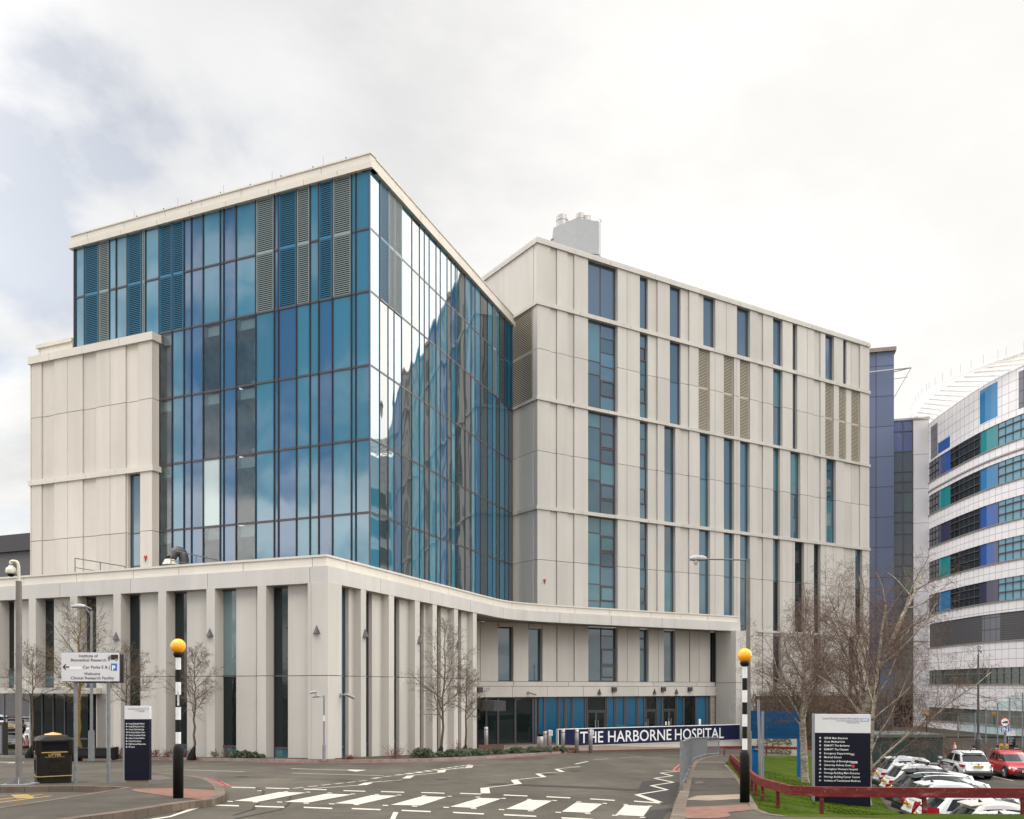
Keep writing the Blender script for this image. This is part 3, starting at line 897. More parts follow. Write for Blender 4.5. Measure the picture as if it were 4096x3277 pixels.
# rooftop plant
b = MB()
cx, cy = (2305 - CU) / F * 78, 78.0
hw = 2.05
oct_ = [(cx + hw * x, cy + hw * y) for x, y in ((-1, .0), (-.98, -.25), (-.1, -1.0), (.9, -.75), (1.0, -.55), (1.0, .8), (0, 1.2), (-1, .9))]
b.prism(oct_, E + 34.4, E + 40.1)
st = b.build('roof_plant_tower', M['plant_grey'], hosp)
b = MB()
b.prism([(cx + (x - cx) * 1.004, cy + (y - cy) * 1.004) for x, y in oct_], E + 37.2, E + 37.25)
b.build('joint', M['joint'], st)
for (u, v0, r) in ((2250, 862, .52), (2324, 855, .44), (2349, 865, .44)):
    b = MB(); x = (u - CU) / F * 78; zt = E + (HV - v0) / F * 78
    b.tube((x, 78.2, E + 39), (x, 78.2, zt), r, n=20); b.tube((x, 78.2, zt - .45), (x, 78.2, zt - .4), r + .03, n=20)
    b.build('flue', M['steel'], st)
b = MB()
for dx in (-2.2, -2.75):
    for dy in (-.3, .5):
        b.tube((cx + dx, cy + dy, E + 34.4), (cx + dx, cy + dy, E + 39.2), .06, n=6)
for k in range(6):
    z = E + 35 + k * .8
    b.tube((cx - 2.2, cy - .3, z), (cx - 2.75, cy - .3, z), .04, n=5); b.tube((cx - 2.75, cy - .3, z), (cx - 2.75, cy + .5, z), .04, n=5)
b.tube((cx - 2.75, cy - .3, E + 38.4), (cx - 2.0, cy - .3, E + 39.3), .06, n=5)
b.build('access_frame', M['galv'], st)
b = MB()
for k in range(5):
    a = R(-60 + 40 * k)
    b.tube((cx + 1.75, cy - .9, E + 39.7), (cx + 1.75, cy - .9, E + 40.5), .03, n=5)
    b.tube((cx + 1.75 + .35 * math.cos(a), cy - 1.0 + .35 * math.sin(a), E + 40.4), (cx + 1.75 + .35 * math.cos(a + .7), cy - 1.0 + .35 * math.sin(a + .7), E + 40.4), .025, n=5)
b.build('ladder_hoop', M['galv'], st)

# ---- podium ------------------------------------------------------
def resample(pts, step):
    out = [Vector(pts[0])]
    for a, c in zip(pts, pts[1:]):
        a, c = Vector(a), Vector(c); n = max(1, int((c - a).length / step))
        out += [a + (c - a) * (i + 1) / n for i in range(n)]
    return out
def catmull(pts, n=6):
    pts = [Vector(p) for p in pts]; out = []
    for i in range(len(pts) - 1):
        p0 = pts[max(i - 1, 0)]; p1, p2 = pts[i], pts[i + 1]; p3 = pts[min(i + 2, len(pts) - 1)]
        for k in range(n):
            t = k / n
            out.append(.5 * (2 * p1 + (p2 - p0) * t + (2 * p0 - 5 * p1 + 4 * p2 - p3) * t * t + (3 * p1 - p0 - 3 * p2 + p3) * t ** 3))
    out.append(pts[-1]); return out
def offset(poly, d):
    """d > 0 moves to the right-hand side when walking"""
    out = []
    for i, p in enumerate(poly):
        a = (poly[i] - poly[i - 1]).normalized() if i else None
        c = (poly[i + 1] - poly[i]).normalized() if i < len(poly) - 1 else None
        n1 = Vector((a.y, -a.x)) if a else None; n2 = Vector((c.y, -c.x)) if c else None
        n = n1 if n2 is None else (n2 if n1 is None else (n1 + n2).normalized())
        k = 1 / max(.4, n.dot(n1 if n1 else n2))
        out.append(p + n * d * k)
    return out
def strips(b, poly, z0, z1, dout, din, length, gap=.03, jitter=.25, m=0, ends=True):
    po, pi = offset(poly, dout), offset(poly, din)
    acc = 0; tgt = length * rng.uniform(1 - jitter, 1 + jitter); cut = set()
    for i in range(len(poly) - 1):
        acc += (poly[i + 1] - poly[i]).length
        if acc > tgt: cut.add(i + 1); acc = 0; tgt = length * rng.uniform(1 - jitter, 1 + jitter)
    for i in range(len(poly) - 1):
        a0, a1, c0, c1 = po[i].copy(), po[i + 1].copy(), pi[i].copy(), pi[i + 1].copy()
        d = (a1 - a0).normalized()
        if i in cut: a0 += d * gap; c0 += d * gap
        b.hexa([(*a0, z0), (*a1, z0), (*c1, z0), (*c0, z0), (*a0, z1), (*a1, z1), (*c1, z1), (*c0, z1)], m)
leftend = Vector(PL.pt(PL.s(-260), 0, 0)[:2])
P0 = Vector((PL.x, PL.y))
RE = Vector((-2.34, 58.2))
curve = catmull([(-3.6, 54.7), (-2.34, 58.2), (-.365, 63.2), (1.70, 65.5), (3.96, 67.2), (7.8, 69.75), (19.9, 77.3)], 8)[8:]
front = resample([leftend, P0], 1.0) + resample([P0, RE], 1.0)[1:] + resample(curve, .7)[1:]
pod = thing_pod = hosp
b = MB(); strips(b, front, E + 4.85, E + 5.62, 0.0, -.55, 5.2, jitter=.12)
b.build('podium_fascia', M['fascia'], hosp)
b = MB(); strips(b, front, E + 5.62, E + 6.08, -.20, -.5, 2.9)
strips(b, front, E + 6.08, E + 6.18, -.15, -.55, 900)
b.build('podium_parapet', M['coping'], hosp)
b = MB(); strips(b, front, E + 4.9, E + 6.0, -.24, -.3, 900); b.build('joint_backing', M['joint'], hosp)
b = MB()   # podium roof deck
inner = offset(front, -.3)
b.poly([(*p, E + 5.45) for p in inner] + [(*BF.pt(sB1 * .56, .0, 0)[:2], E + 5.45), (*BF.pt(0, -2, 0)[:2], E + 5.45), (-2, 74, E + 5.45), (-40, 66, E + 5.45)])
b.build('podium_roof', M['roof'], hosp)
b = MB()   # soffit over the entrance
k0 = next(i for i, p in enumerate(front) if (p - RE).length < .05)
sof = [(*(p), E + 4.86) for p in offset(front, -.02)[k0:]]
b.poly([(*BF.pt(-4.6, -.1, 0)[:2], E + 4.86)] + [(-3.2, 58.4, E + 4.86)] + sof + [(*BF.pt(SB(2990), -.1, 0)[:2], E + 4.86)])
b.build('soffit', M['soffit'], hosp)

wall = MB(); bk = MB()
def z_base(x, y): return land(x, y) - .4
ZTOP, ZJ = E + 4.85, E + .53
def bay(fc, s0, s1, d, z0=None, m=0, zj=True):
    s0, s1 = sorted((s0, s1))
    z0 = z0 if z0 is not None else E - 6.0
    g = .03
    if zj and z0 < ZJ:
        wall.fbox(fc, s0, s1, z0, ZJ - g / 2, -.85, d, m); wall.fbox(fc, s0, s1, ZJ + g / 2, ZTOP, -.85, d, m)
    else:
        wall.fbox(fc, s0, s1, z0, ZTOP, -.85, d, m)
sl = PL.s
# piers stand at the front; panels step back; windows deepest
for a, c in ((1030, 1064), (826, 859), (633, 664)): bay(PL, sl(a), sl(c), 0)
for a, c in ((453, 483), (280, 309), (115, 143), (-30, -3)): bay(PL, sl(a), sl(c), 0, E - .05 if a < 360 else None)
bay(PL, 0, sl(1272) , 0); bay(PL, sl(1272) + .0, sl(1231), 0)
for a, c, j in ((1152, 1230, None), (945, 1029, 1005), (748, 826, 813), (562, 633, 622), (385, 453, 442), (216, 280, 268), (57, 115, 108), (-120, -30, None)):
    z0 = E - .05 if c < 380 else None
    s0, s1 = sl(c), sl(a, -.38)
    if j:
        bay(PL, s0, sl(j) - .012, -.38, z0); bay(PL, sl(j) + .012, s1, -.38, z0)
    else:
        bay(PL, s0, s1, -.38, z0)
lw = [(1099, 1152), (892, 945), (700, 748), (515, 562), (343, 384), (176, 216), (19, 56)]
for a, c in lw:
    d = -.57
    s0, s1 = sorted((PL.s(a - 8, d), PL.s(c + 3, -.38)))
    if a > 400:
        window(PL, s0, s1, E - 5.5, ZTOP, d, hosp, [], [ZJ, E - 2.95], ('pane_dark', 'pane_teal', 'pane_haze'), fr=.09, seq=('pane_teal', 'pane_dark', 'pane_haze' if a == 892 else 'pane_dark'))
    else:
        window(PL, s0, s1, E - .05, ZTOP, d, hosp, [], [E + .85], ('pane_dark', 'pane_teal'), fr=.09, seq=('pane_teal', 'pane_dark'))
# wall over the left entrance and the dark glazed recess under it
wall.fbox(PL, sl(384) , sl(-260), E - .36, E - .05, -.85, 0)
g = MB()
sa, sb = PL.s(352, -1.1), PL.s(126, -1.1)
sa, sb = min(sa, sb), max(sa, sb)
n = 5
fr = MB()
for i in range(n):
    g.fbox(PL, sa + (sb - sa) * i / n, sa + (sb - sa) * (i + 1) / n - .06, E - 6, E - .4, -1.2, -1.1, 0)
    fr.fbox(PL, sa + (sb - sa) * (i + 1) / n - .06, sa + (sb - sa) * (i + 1) / n, E - 6, E - .4, -1.2, -1.04, 0)
fr.fbox(PL, sa, sb, E - 2.9, E - 2.8, -1.2, -1.06, 0)
o = g.build('glazed_entrance', [M['pane_dark']], hosp); fr.build('mullion_grid', M['frame'], o)
wall.fbox(PL, sb - .02, sb + .06, E - 6.2, E - .36, -9, -1.0)
wall.fbox(PL, sl(384) - .3, sl(384) + .35, E - 6.2, E - .36, -1.3, -.38)
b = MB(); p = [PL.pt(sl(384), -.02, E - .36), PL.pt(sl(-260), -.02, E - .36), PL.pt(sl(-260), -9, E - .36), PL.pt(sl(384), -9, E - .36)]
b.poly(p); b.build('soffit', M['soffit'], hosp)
# right front: zoom coordinates of the survey crop
def ur(x): return 1300 + .5218 * x
sr = lambda x, d=0.0: PR.s(ur(x), d)
bay(PR, .0, sr(53) - .012, 0); bay(PR, sr(53) + .012, sr(128), 0)
groups = [((182, 225), (275, 315)), ((360, 450), (490, 530)), ((570, 650), (690, 727)), ((757, 795), (825, 858)), ((888, 957), (990, 1020)), ((1045, 1105), (1135, 1163))]
prev = sr(128)
for (p0, p1), (q0, q1) in groups:
    sp0, sq0, sq1 = sr(p0, -.38), sr(q0), sr(q1)
    window(PR, prev, sp0, E - 6, ZTOP, -.57, hosp, [], [ZJ, E - 2.95], ('pane_blue', 'pane_dark'), fr=.08, seq=('pane_blue', 'pane_blue' if prev < 2 else 'pane_dark', 'pane_blue' if prev < 2 else 'pane_dark'))
    bay(PR, sp0, sq0, -.38); bay(PR, sq0, sq1, 0)
    prev = sq1
sPR = prev
# the far end of the right front turns in to the entrance
wall.fbox(PR, sPR - .5, sPR - .02, E - 6, ZTOP, -3.5, -.86)
bk.fbox(PL, .1, sl(400), E - 6, ZTOP - .02, -.95, -.80)
bk.fbox(PR, .1, sPR - .1, E - 6, ZTOP - .02, -.95, -.80)
wall.build('precast_wall', M['precast'], hosp); bk.build('joint_backing', M['joint'], hosp)

# ---- entrance front under the canopy ----------------------------
def ue(x): return 1900 + .5102 * x
se = lambda x, d=0.0: BF.s(ue(x), d)
wall = MB()
zw0, zw1 = E + .43, E + 4.86
wins = [(187, 290), (422, 515), (890, 1108), (1293, 1350), (1483, 1560), (1845, 1872)]
cutx = [(-40, 0), (42, 0), (101, -.08), (187, 0), (300, 0), (420, 0), (528, 0), (590, -.08), (645, 0), (730, -.08), (780, 0), (890, 0), (1115, 0), (1195, 0), (1293, 0), (1360, 0), (1438, 0), (1483, 0), (1570, 0),
        (1640, -.08), (1685, 0), (1757, 0), (1845, 0), (1872, 0)]
sE0, sE1 = se(-40), se(1893)
panels(wall, BF, sE0, sE1, zw0, zw1, [(se(x), d, 0) for x, d in cutx], [(se(a), se(c + 10)) for a, c in wins], dback=-.5)
wall.fbox(BF, se(187) + .02, se(300), E + 4.55, zw1, -.5, -.01); wall.fbox(BF, se(422) + .02, se(525), E + 4.5, zw1, -.5, -.01)
a = sE0
for z0, z1, d, step in ((.06, .40, .04, 4.4), (-.77, .03, .14, 3.4)):
    a = sE0; sb_ = MB()
    while a < sE1:
        e = min(sE1 + .1, a + step * rng.uniform(.8, 1.2)); sb_.fbox(BF, a, e - .03, E + z0, E + z1, -.5, d); a = e
    sb_.build('fascia_band', M['precast'], hosp)
for a, c in wins:
    s0, s1 = se(a), se(c + 10)
    zt = E + 4.5 if a < 500 else zw1
    if a == 890:
        vm = se(1005)
        window(BF, s0, s1, zw0, zt, -.27, hosp, [vm], [(E + 4.15, 1), (E + 3.1, 1), (E + 1.75, 1), (E + .75, 1)], ('pane',),
               casements=[(1, E + 1.82, E + 3.05), (1, E + .78, E + 1.7)])
    elif a == 1293:
        window(BF, s0, s1, zw0, zt, -.27, hosp, [], [E + 4.1, E + 3.1], ('pane',), casements=[(0, E + 3.15, E + 4.05)])
    else:
        window(BF, s0, s1, zw0, zt, -.27, hosp, [], [], ('pane',) if a < 1800 else ('pane_dark',))
wall.build('precast_wall', M['precast'], hosp); wall = MB()
# wing wall at the right end, standing forward to the canopy edge
sw = SB(2858)
zf = E - 6.3
for za, zc in ((zf, E + .34), (E + .38, E + 4.86)):
    wall.fbox(BF, sw, sw + .55, za, zc, 0.16, 2.55)
    wall.fbox(BF, sw + .57, sw + 2.4, za, zc, -.5, 2.55)
wall.build('wing_wall', M['precast'], hosp)
b = MB(); b.fbox(BF, sE0, sE1, E - .7, E + 4.8, -.6, -.42); b.fbox(BF, sw + .05, sw + 2.3, zf, E + 4.8, -.3, 2.4)
b.build('joint_backing', M['joint'], hosp)
# shopfront
zg0, zg1 = E - 4.40, E - .77
gl = MB(); fr = MB()
segs = [(-40, 20, 'n'), (20, 90, 'k'), (95, 182, 'k'), (187, 318, 'k'), (322, 456, 'k'), (460, 477, 'b'), (484, 500, 'k'), (502, 546, 'b'), (556, 654, 'b'), (666, 708, 'b'), (718, 764, 'b'), (776, 868, 'b'),
        (1040, 1098, 'b'), (1108, 1173, 'b'), (1186, 1272, 'b'), (1283, 1333, 'b'), (1437, 1470, 'b'), (1587, 1638, 'b'), (1643, 1732, 'k'), (1736, 1814, 'b'), (1820, 1840, 'b')]
gs = -.12
for a, c, k in segs:
    gl.fbox(BF, se(a), se(c), zg0, zg1, gs - .05, gs, 0 if k == 'b' else 1)
    for x in (a, c): fr.fbox(BF, se(x) - .05, se(x) + .05, zg0, zg1, gs - .06, gs + .07)
fr.fbox(BF, sE0, se(1842), zg0 - .02, zg0 + .1, gs - .1, gs + .05)
fr.fbox(BF, sE0, se(1842), zg1 - .08, zg1, gs - .1, gs + .05)
o = gl.build('shopfront', [M['shop'], M['pane_dark']], hosp); fr.build('mullion_grid', M['frame'], o)
louvre(BF, se(1845), se(1893), zg0, zg1, .05, M['louvre_stone'], hosp, pitch=.13)
b = MB(); b.fbox(BF, sE0, sE1, zg0 - 1.5, zg0, -.5, .0); b.build('plinth', M['conc_slab'], hosp)
for a, c, leaves in ((880, 1030, 2), (1340, 1430, 1), (1474, 1580, 2)):
    s0, s1 = se(a), se(c); zd = E - 2.0
    f = MB(); k = .09
    for x in (s0, s1 - k): f.fbox(BF, x, x + k, zg0, zg1, gs - .08, gs + .06)
    f.fbox(BF, s0 + k, s1 - k, zd, zd + .12, gs - .08, gs + .06); f.fbox(BF, s0 + k, s1 - k, zg1 - .1, zg1, gs - .08, gs + .06)
    d = f.build('door', M['fixture'], hosp)
    g = MB(); lf = MB(); h = MB()
    g.fbox(BF, s0 + k, s1 - k, zd + .12, zg1 - .1, gs - .03, gs - .01)
    w = (s1 - s0 - 2 * k) / leaves
    for i in range(leaves):
        x0, x1 = s0 + k + i * w + .01, s0 + k + (i + 1) * w - .01
        for p, q in ((x0, x0 + .09), (x1 - .09, x1)): lf.fbox(BF, p, q, zg0 + .02, zd, gs - .06, gs + .02)
        lf.fbox(BF, x0 + .09, x1 - .09, zd - .1, zd, gs - .06, gs + .02); lf.fbox(BF, x0 + .09, x1 - .09, zg0 + .02, zg0 + .22, gs - .06, gs + .02)
        g.fbox(BF, x0 + .09, x1 - .09, zg0 + .22, zd - .1, gs - .03, gs - .01)
        hx = x1 - .14 if i == 0 and leaves == 2 else x0 + .14
        h.tube(BF.pt(hx, gs + .10, zg0 + .9), BF.pt(hx, gs + .10, zg0 + 1.7), .025, n=6)
        for zz in (zg0 + .95, zg0 + 1.65): h.tube(BF.pt(hx, gs + .0, zz), BF.pt(hx, gs + .1, zz), .018, n=5)
        if a > 1300: h.fbox(BF, hx - .28, hx - .1, zg0 + 1.15, zg0 + 1.45, gs + .021, gs + .026, 1)
    g.build('pane', M['pane_dark'], d); lf.build('door_leaf', M['fixture'], d); h.build('handle', [M['steel'], M['letter_white']], d)
b = MB(); b.fbox(BF, se(1104), se(1180), zg0, zg0 + 1.25, gs + .0, gs + .10, 0); b.fbox(BF, se(1124), se(1160), zg0 + .1, zg0 + .8, gs + .1, gs + .13, 1)
b.build('wall_panel', [M['pane_teal'], M['fixture']], hosp)
# projecting draught lobby box beside the podium end
b = MB(); b.fbox(BF, se(20), se(110), E - 1.75, E - 1.0, .2, 2.4, 0); b.build('lobby_canopy', M['fixture'], hosp)

# ---- fittings on the walls --------------------------------------
def wall_light(fc, s, z, w=.42, h=.44, dep=.26):
    b = MB()
    pts = [fc.pt(s - w / 2, 0, z), fc.pt(s + w / 2, 0, z), fc.pt(s + .05, 0, z + h)]
    n = 7; arc = [fc.pt(s - w / 2 + w * i / n, dep * math.sin(math.pi * i / n), z) for i in range(n + 1)]
    ap = fc.pt(s + .02, .02, z + h)
    for i in range(n):
        b.add([arc[i], arc[i + 1], ap], [(0, 1, 2)], 0)
    b.poly(arc, 0)
    return b.build('wall_light', M['fixture'], hosp)
for u, v in ((466, 2560), (841, 2547), (1269, 2535)):
    s = PL.s(u); wall_light(PL, s, PL.z(s, v))
for u, v in ((1458, 2549), (1675, 2572), (1829, 2589)):
    s = PR.s(u); wall_light(PR, s, PR.z(s, v))
for u in (2397, 2617.5, 2705):
    s = BF.s(u, .15); q = Facade(BF.pt(0, .145, 0)[0], BF.pt(0, .145, 0)[1], 1.617, 1.0); wall_light(q, s, E - .58, .42, .46, .26)
for u in (2454, 2651, 2757, 1917):
    s = BF.s(u, .15); b = MB(); b.fbox(BF, s - .2, s + .2, E - .38, E + -.02, .145, .36); b.build('speaker_box', M['fixture'], hosp)
def dome_cam(fc, s, z, d0=0.0, flip=1):
    b = MB(); p = fc.pt(s, d0, z)
    b.fbox(fc, s - .07, s + .07, z - .08, z + .08, d0, d0 + .06)
    b.tube(fc.pt(s, d0 + .05, z), fc.pt(s, d0 + .35, z), .03, n=6)
    b.tube(fc.pt(s - .15 * flip, d0 + .34, z + .05), fc.pt(s + .45 * flip, d0 + .45, z - .14), .07, .08, n=8)
    b.build('security_camera', M['lamp_metal'], hosp)
s = PR.s(1362); dome_cam(PR, s, PR.z(s, 2780)); s = BF.s(2112, .15); dome_cam(BF, s, E - .45, .145)
# red alarm sounders
for fc, u, v in ((BF, 2178, 2325), (WL, 584, 2233)):
    b = MB(); s = fc.s(u); z = fc.z(s, v)
    b.fbox(fc, s - .09, s + .09, z - .03, z + .15, 0, .08, 0); b.tube(fc.pt(s, .05, z - .03), fc.pt(s, .05, z - .22), .025, n=6, m=1)
    b.build('alarm_sounder', [M['sign_red'], M['black_gloss']], hosp)
# podium roof things: bent duct and two guard rails
duct = MB()
def roofpt(u, v, y): return px(u, v, y)
dp = [roofpt(735, 2262, 50.3), roofpt(735, 2235, 50.3), roofpt(728, 2213, 50.3), roofpt(712, 2205, 50.2), roofpt(696, 2214, 50.1), roofpt(688, 2228, 50.0), roofpt(680, 2240, 49.7)]
duct.path(catmull(dp, 4), .27, n=12, m=0)
duct.lathe([(.27, .0), (.42, -.3)], roofpt(680, 2238, 49.7), 14, 1)
duct.build('vent_duct', [M['fixture'], M['cream_metal']], hosp)
for (pa, pb, posts) in (((684, 2200, 47.8), (880, 2243, 50.5), 3), ((300, 2233, 52.0), (500, 2266, 53.3), 3)):
    b = MB(); A, B_ = Vector(roofpt(*pa)), Vector(roofpt(*pb))
    b.tube(A, B_, .03, n=6); dz = Vector((0, 0, .55))
    b.tube(A - dz, B_ - dz, .025, n=6)
    for i in range(posts):
        q = A + (B_ - A) * i / (posts - 1); b.tube(q, (q.x, q.y, E + 5.45), .03, n=6)
    b.build('roof_guard_rail', M['galv'], hosp)
# ================================================================== ground
def region(name, mat, pts, kind='structure'):
    b = MB(); b.poly(pts); return b.build(name, mat, kind=kind)
def in_grass(x, y):
    return y > 14.3 and y < 49.5 and x > edge_x(y) + .25 and x < lot_x(y) - .2
b = MB()
b.poly([(-1600, -200, EZ - 9), (1600, -200, EZ - 9), (1600, 2600, EZ - 9), (-1600, 2600, EZ - 9)])
b.build('ground', plain('far_ground', (.10, .09, .07), .95), kind='structure')
def sheet(name, mat, x0, x1, y0, y1, st, fn, keep=lambda x, y: True):
    b = MB(); nx = int(round((x1 - x0) / st)); ny = int(round((y1 - y0) / st))
    idx = {}
    def vid(i, j):
        if (i, j) not in idx:
            x, y = x0 + i * st, y0 + j * st
            idx[i, j] = len(b.v); b.v.append((x, y, fn(x, y)))
        return idx[i, j]
    for i in range(nx):
        for j in range(ny):
            if keep(x0 + (i + .5) * st, y0 + (j + .5) * st):
                b.f.append((vid(i, j), vid(i + 1, j), vid(i + 1, j + 1), vid(i, j + 1))); b.m.append(0); b.sm.append(True)
    return b.build(name, mat, kind='structure')
def terr(x, y):
    return land(x, y) - (.25 if in_grass(x, y) else 0)
sheet('road', M['asphalt'], -90, 100, 2, 122, 1.0, terr, lambda x, y: not (x > 9 and 20 < y < 90 and x > lot_x(y) + 1))
sheet('car_park', M['lot'], 9, 100, 20, 92, 1.0, lambda x, y: land(x, y) + (.0 if x > 17 else 0), lambda x, y: x > lot_x(y) + 1)
# grass bank, finely meshed, with blades
gb = MB()
NY, NX = 90, 34
def gpt(i, j):
    y = 12.2 + (49.4 - 12.2) * j / NY
    xa, xb = edge_x(y) - .25, max(lot_x(y), edge_x(y) + 3)
    x = xa + (xb - xa) * i / NX
    return (x, y, land(x, y) + .03 + .02 * math.sin(3.1 * x + 1.7 * y) * math.sin(2.3 * y))
gv = [[gpt(i, j) for j in range(NY + 1)] for i in range(NX + 1)]
for i in range(NX):
    for j in range(NY):
        gb.add([gv[i][j], gv[i + 1][j], gv[i + 1][j + 1], gv[i][j + 1]], [(0, 1, 2, 3)], 0, True)
r2 = random.Random(3)
for k in range(30000):
    y = 13.8 + 20 * r2.random() ** 1.6; 
    xa, xb = edge_x(y) + .15, lot_x(y)
    if y < 15.6: xa = max(xa, 4.2 + (15.6 - y) * .25)
    x = xa + (xb - xa) * r2.random()
    z = land(x, y) + .02; h = r2.uniform(.015, .035); a = r2.uniform(0, 6.28); w = .008
    ca, sa_ = math.cos(a) * w, math.sin(a) * w
    lx, ly = r2.uniform(-.04, .04), r2.uniform(-.04, .04)
    gb.add([(x - ca, y - sa_, z), (x + ca, y + sa_, z), (x + lx, y + ly, z + h)], [(0, 1, 2)])
gb.build('grass', M['grass'], kind='stuff')

def zb(x, y, S=.4174):     # survey crop "bottom left"
    return (x * S, 2677 + y * S)
def za_(x, y): return (700 + x * .5566, 2900 + y * .5566)
def zB(x, y): return (1800 + x * .5566, 2900 + y * .5566)
def zR(x, y): return (2700 + x * .4505, 2500 + y * .4505)

def raised(name, mat, uv_pts, h=.12, base=None):
    pts = [on_road(u, v, h) for u, v in uv_pts]
    b = MB(); n = len(pts)
    b.poly(pts)
    lo = [(x, y, z - h - .1) for x, y, z in pts]
    b.add(lo + pts, [(i, (i + 1) % n, n + (i + 1) % n, n + i) for i in range(n)])
    return b.build(name, mat, kind='structure'), pts
def smooth_uv(pts, n=4):
    return [tuple(p) for p in catmull([Vector(p) for p in pts], n)]
def kerb(name, pts3, mat, w=.15, h=.0, seg=.9, closed=False):
    """kerb stones along a line of road-edge points (top edge)"""
    poly = resample([Vector(p[:2]) for p in pts3], seg / 2)
    b = MB(); g = .008
    po, pi = offset(poly, .03), offset(poly, -w)
    for i in range(0, len(poly) - 1):
        d = (po[i + 1] - po[i]).normalized() * g
        q = [po[i] + d, po[i + 1], pi[i + 1], pi[i] + d]
        zt = [plane_z(p.y) + .128 for p in q]
        b.hexa([(p.x, p.y, z - .3) for p, z in zip(q, zt)] + [(p.x, p.y, z) for p, z in zip(q, zt)])
    return b.build(name, mat, kind='structure')
# left traffic island and footway
front_k = smooth_uv([zb(-300, 1622), zb(300, 1513), zb(650, 1440), zb(1170, 1372), zb(1720, 1285), zb(2010, 1250), zb(2120, 1215), zb(2140, 1172), zb(2080, 1092), zb(1900, 1034), zb(1640, 1005), zb(1420, 992), zb(1000, 990)], 5)
back = [zb(650, 1006), zb(0, 1046), zb(-500, 1078), zb(-520, 1142), zb(0, 1131), zb(700, 1121), zb(1090, 1128), zb(1225, 1139), zb(900, 1190), zb(500, 1255), zb(0, 1331), zb(-320, 1384)]
_, isl_pts = raised('footway', M['pave'], front_k + back)
kerb('kerb', [on_road(*p, .12) for p in front_k], M['kerb'], .16)
kerb('kerb', [on_road(*p, .12) for p in [zb(-520, 1142), zb(0, 1131), zb(700, 1121), zb(1090, 1128), zb(1225, 1139)]], M['kerb'], .14)
kerb('kerb', [on_road(*p, .12) for p in [zb(1225, 1139), zb(900, 1190), zb(500, 1255), zb(0, 1331), zb(-320, 1384)]], M['kerb'], .06)
def flat(name, mat, uv_pts, h=.0, lift=.006, kind='structure'):
    b = MB()
    b.poly([(x, y, z + lift) for x, y, z in (on_road(u, v, h) for u, v in uv_pts)])
    return b.build(name, mat, kind=kind)
flat('tactile_paving', M['tactile'], [zb(1245, 1150), zb(1680, 1141), zb(2085, 1165), zb(2098, 1192), zb(2062, 1236), zb(1995, 1250), zb(1740, 1238), zb(1290, 1172)], .12)
flat('manhole_cover', M['iron'], [zb(1430, 1025), zb(1560, 1022), zb(1670, 1053), zb(1520, 1068), zb(1420, 1058)], .12)
# right-hand footway
rk_ = smooth_uv([zR(-60, 1790), zR(-24, 1725), zR(6, 1610), zR(50, 1492), zR(100, 1345), zR(160, 1228), zR(225, 1190), zR(310, 1170), zR(400, 1160)], 5)
re_ = [zR(480, 1166), zR(470, 1205), zR(440, 1240), zR(520, 1330), zR(590, 1432), zR(660, 1560), zR(700, 1640), zR(800, 1680), zR(960, 1704), zR(1600, 1712), zR(3600, 1760), zR(3600, 2300), zR(-150, 2300)]
raised('footway', M['pave'], rk_ + re_)
b = MB()
kerb('kerb', [on_road(*p, .12) for p in reversed(rk_)], M['kerb'], .16)
kerb('edging', [on_road(*p, .12) for p in [zR(440, 1240), zR(520, 1330), zR(590, 1432), zR(660, 1560), zR(700, 1640), zR(800, 1680), zR(960, 1704)]], M['kerb'], .07)
flat('concrete_band', M['conc_slab'], [zR(112, 1362), zR(150, 1290), zR(490, 1296), zR(536, 1366)], .12)
flat('concrete_band', M['conc_slab'], [zR(176, 1228), zR(215, 1214), zR(452, 1216), zR(446, 1228)], .12)
flat('tactile_paving', M['tactile'], [zR(8, 1720), zR(24, 1625), zR(640, 1597), zR(708, 1642), zR(470, 1667), zR(498, 1702), zR(380, 1722)], .12)
flat('repair_patch', M['terrace'], [zR(80, 1555), zR(200, 1518), zR(590, 1505), zR(600, 1545), zR(300, 1562)], .12, .004)
flat('manhole_cover', M['iron'], [zR(175, 1393), zR(245, 1392), zR(258, 1410), zR(180, 1412)], .12)

# kerb and planting along the podium
kl = [Vector(PL.pt(PL.s(u), 1.5, 0)[:2]) for u in (-260, 0, 200, 420, 640, 860, 1060, 1180)] + [Vector((-9.4, 39.2)), Vector((-8.1, 38.9)), Vector((-6.2, 39.3)), Vector((-4.2, 40.6)), Vector((-2.3, 43.5)),
      Vector((-.4, 48.0)), Vector((1.4, 53.0)), Vector((2.6, 56.4)), Vector((3.6, 58.6))]
klc = catmull(kl, 4)
kp = [(p.x, p.y, plane_z(p.y) + .12) for p in klc]
b = MB()
bed = [(p.x, p.y, plane_z(p.y) + .10) for p in klc]
inner_line = [(RE.x + .3, RE.y, plane_z(RE.y) + .10), (P0.x + .2, P0.y + .6, plane_z(P0.y) + .10), (*PL.pt(PL.s(-260), -.5, plane_z(55) + .1),)]
b.poly(bed + inner_line); b.build('planting_bed', M['soil'], kind='structure')
kerb('kerb', kp, M['kerb_grey'], .15, seg=1.8)
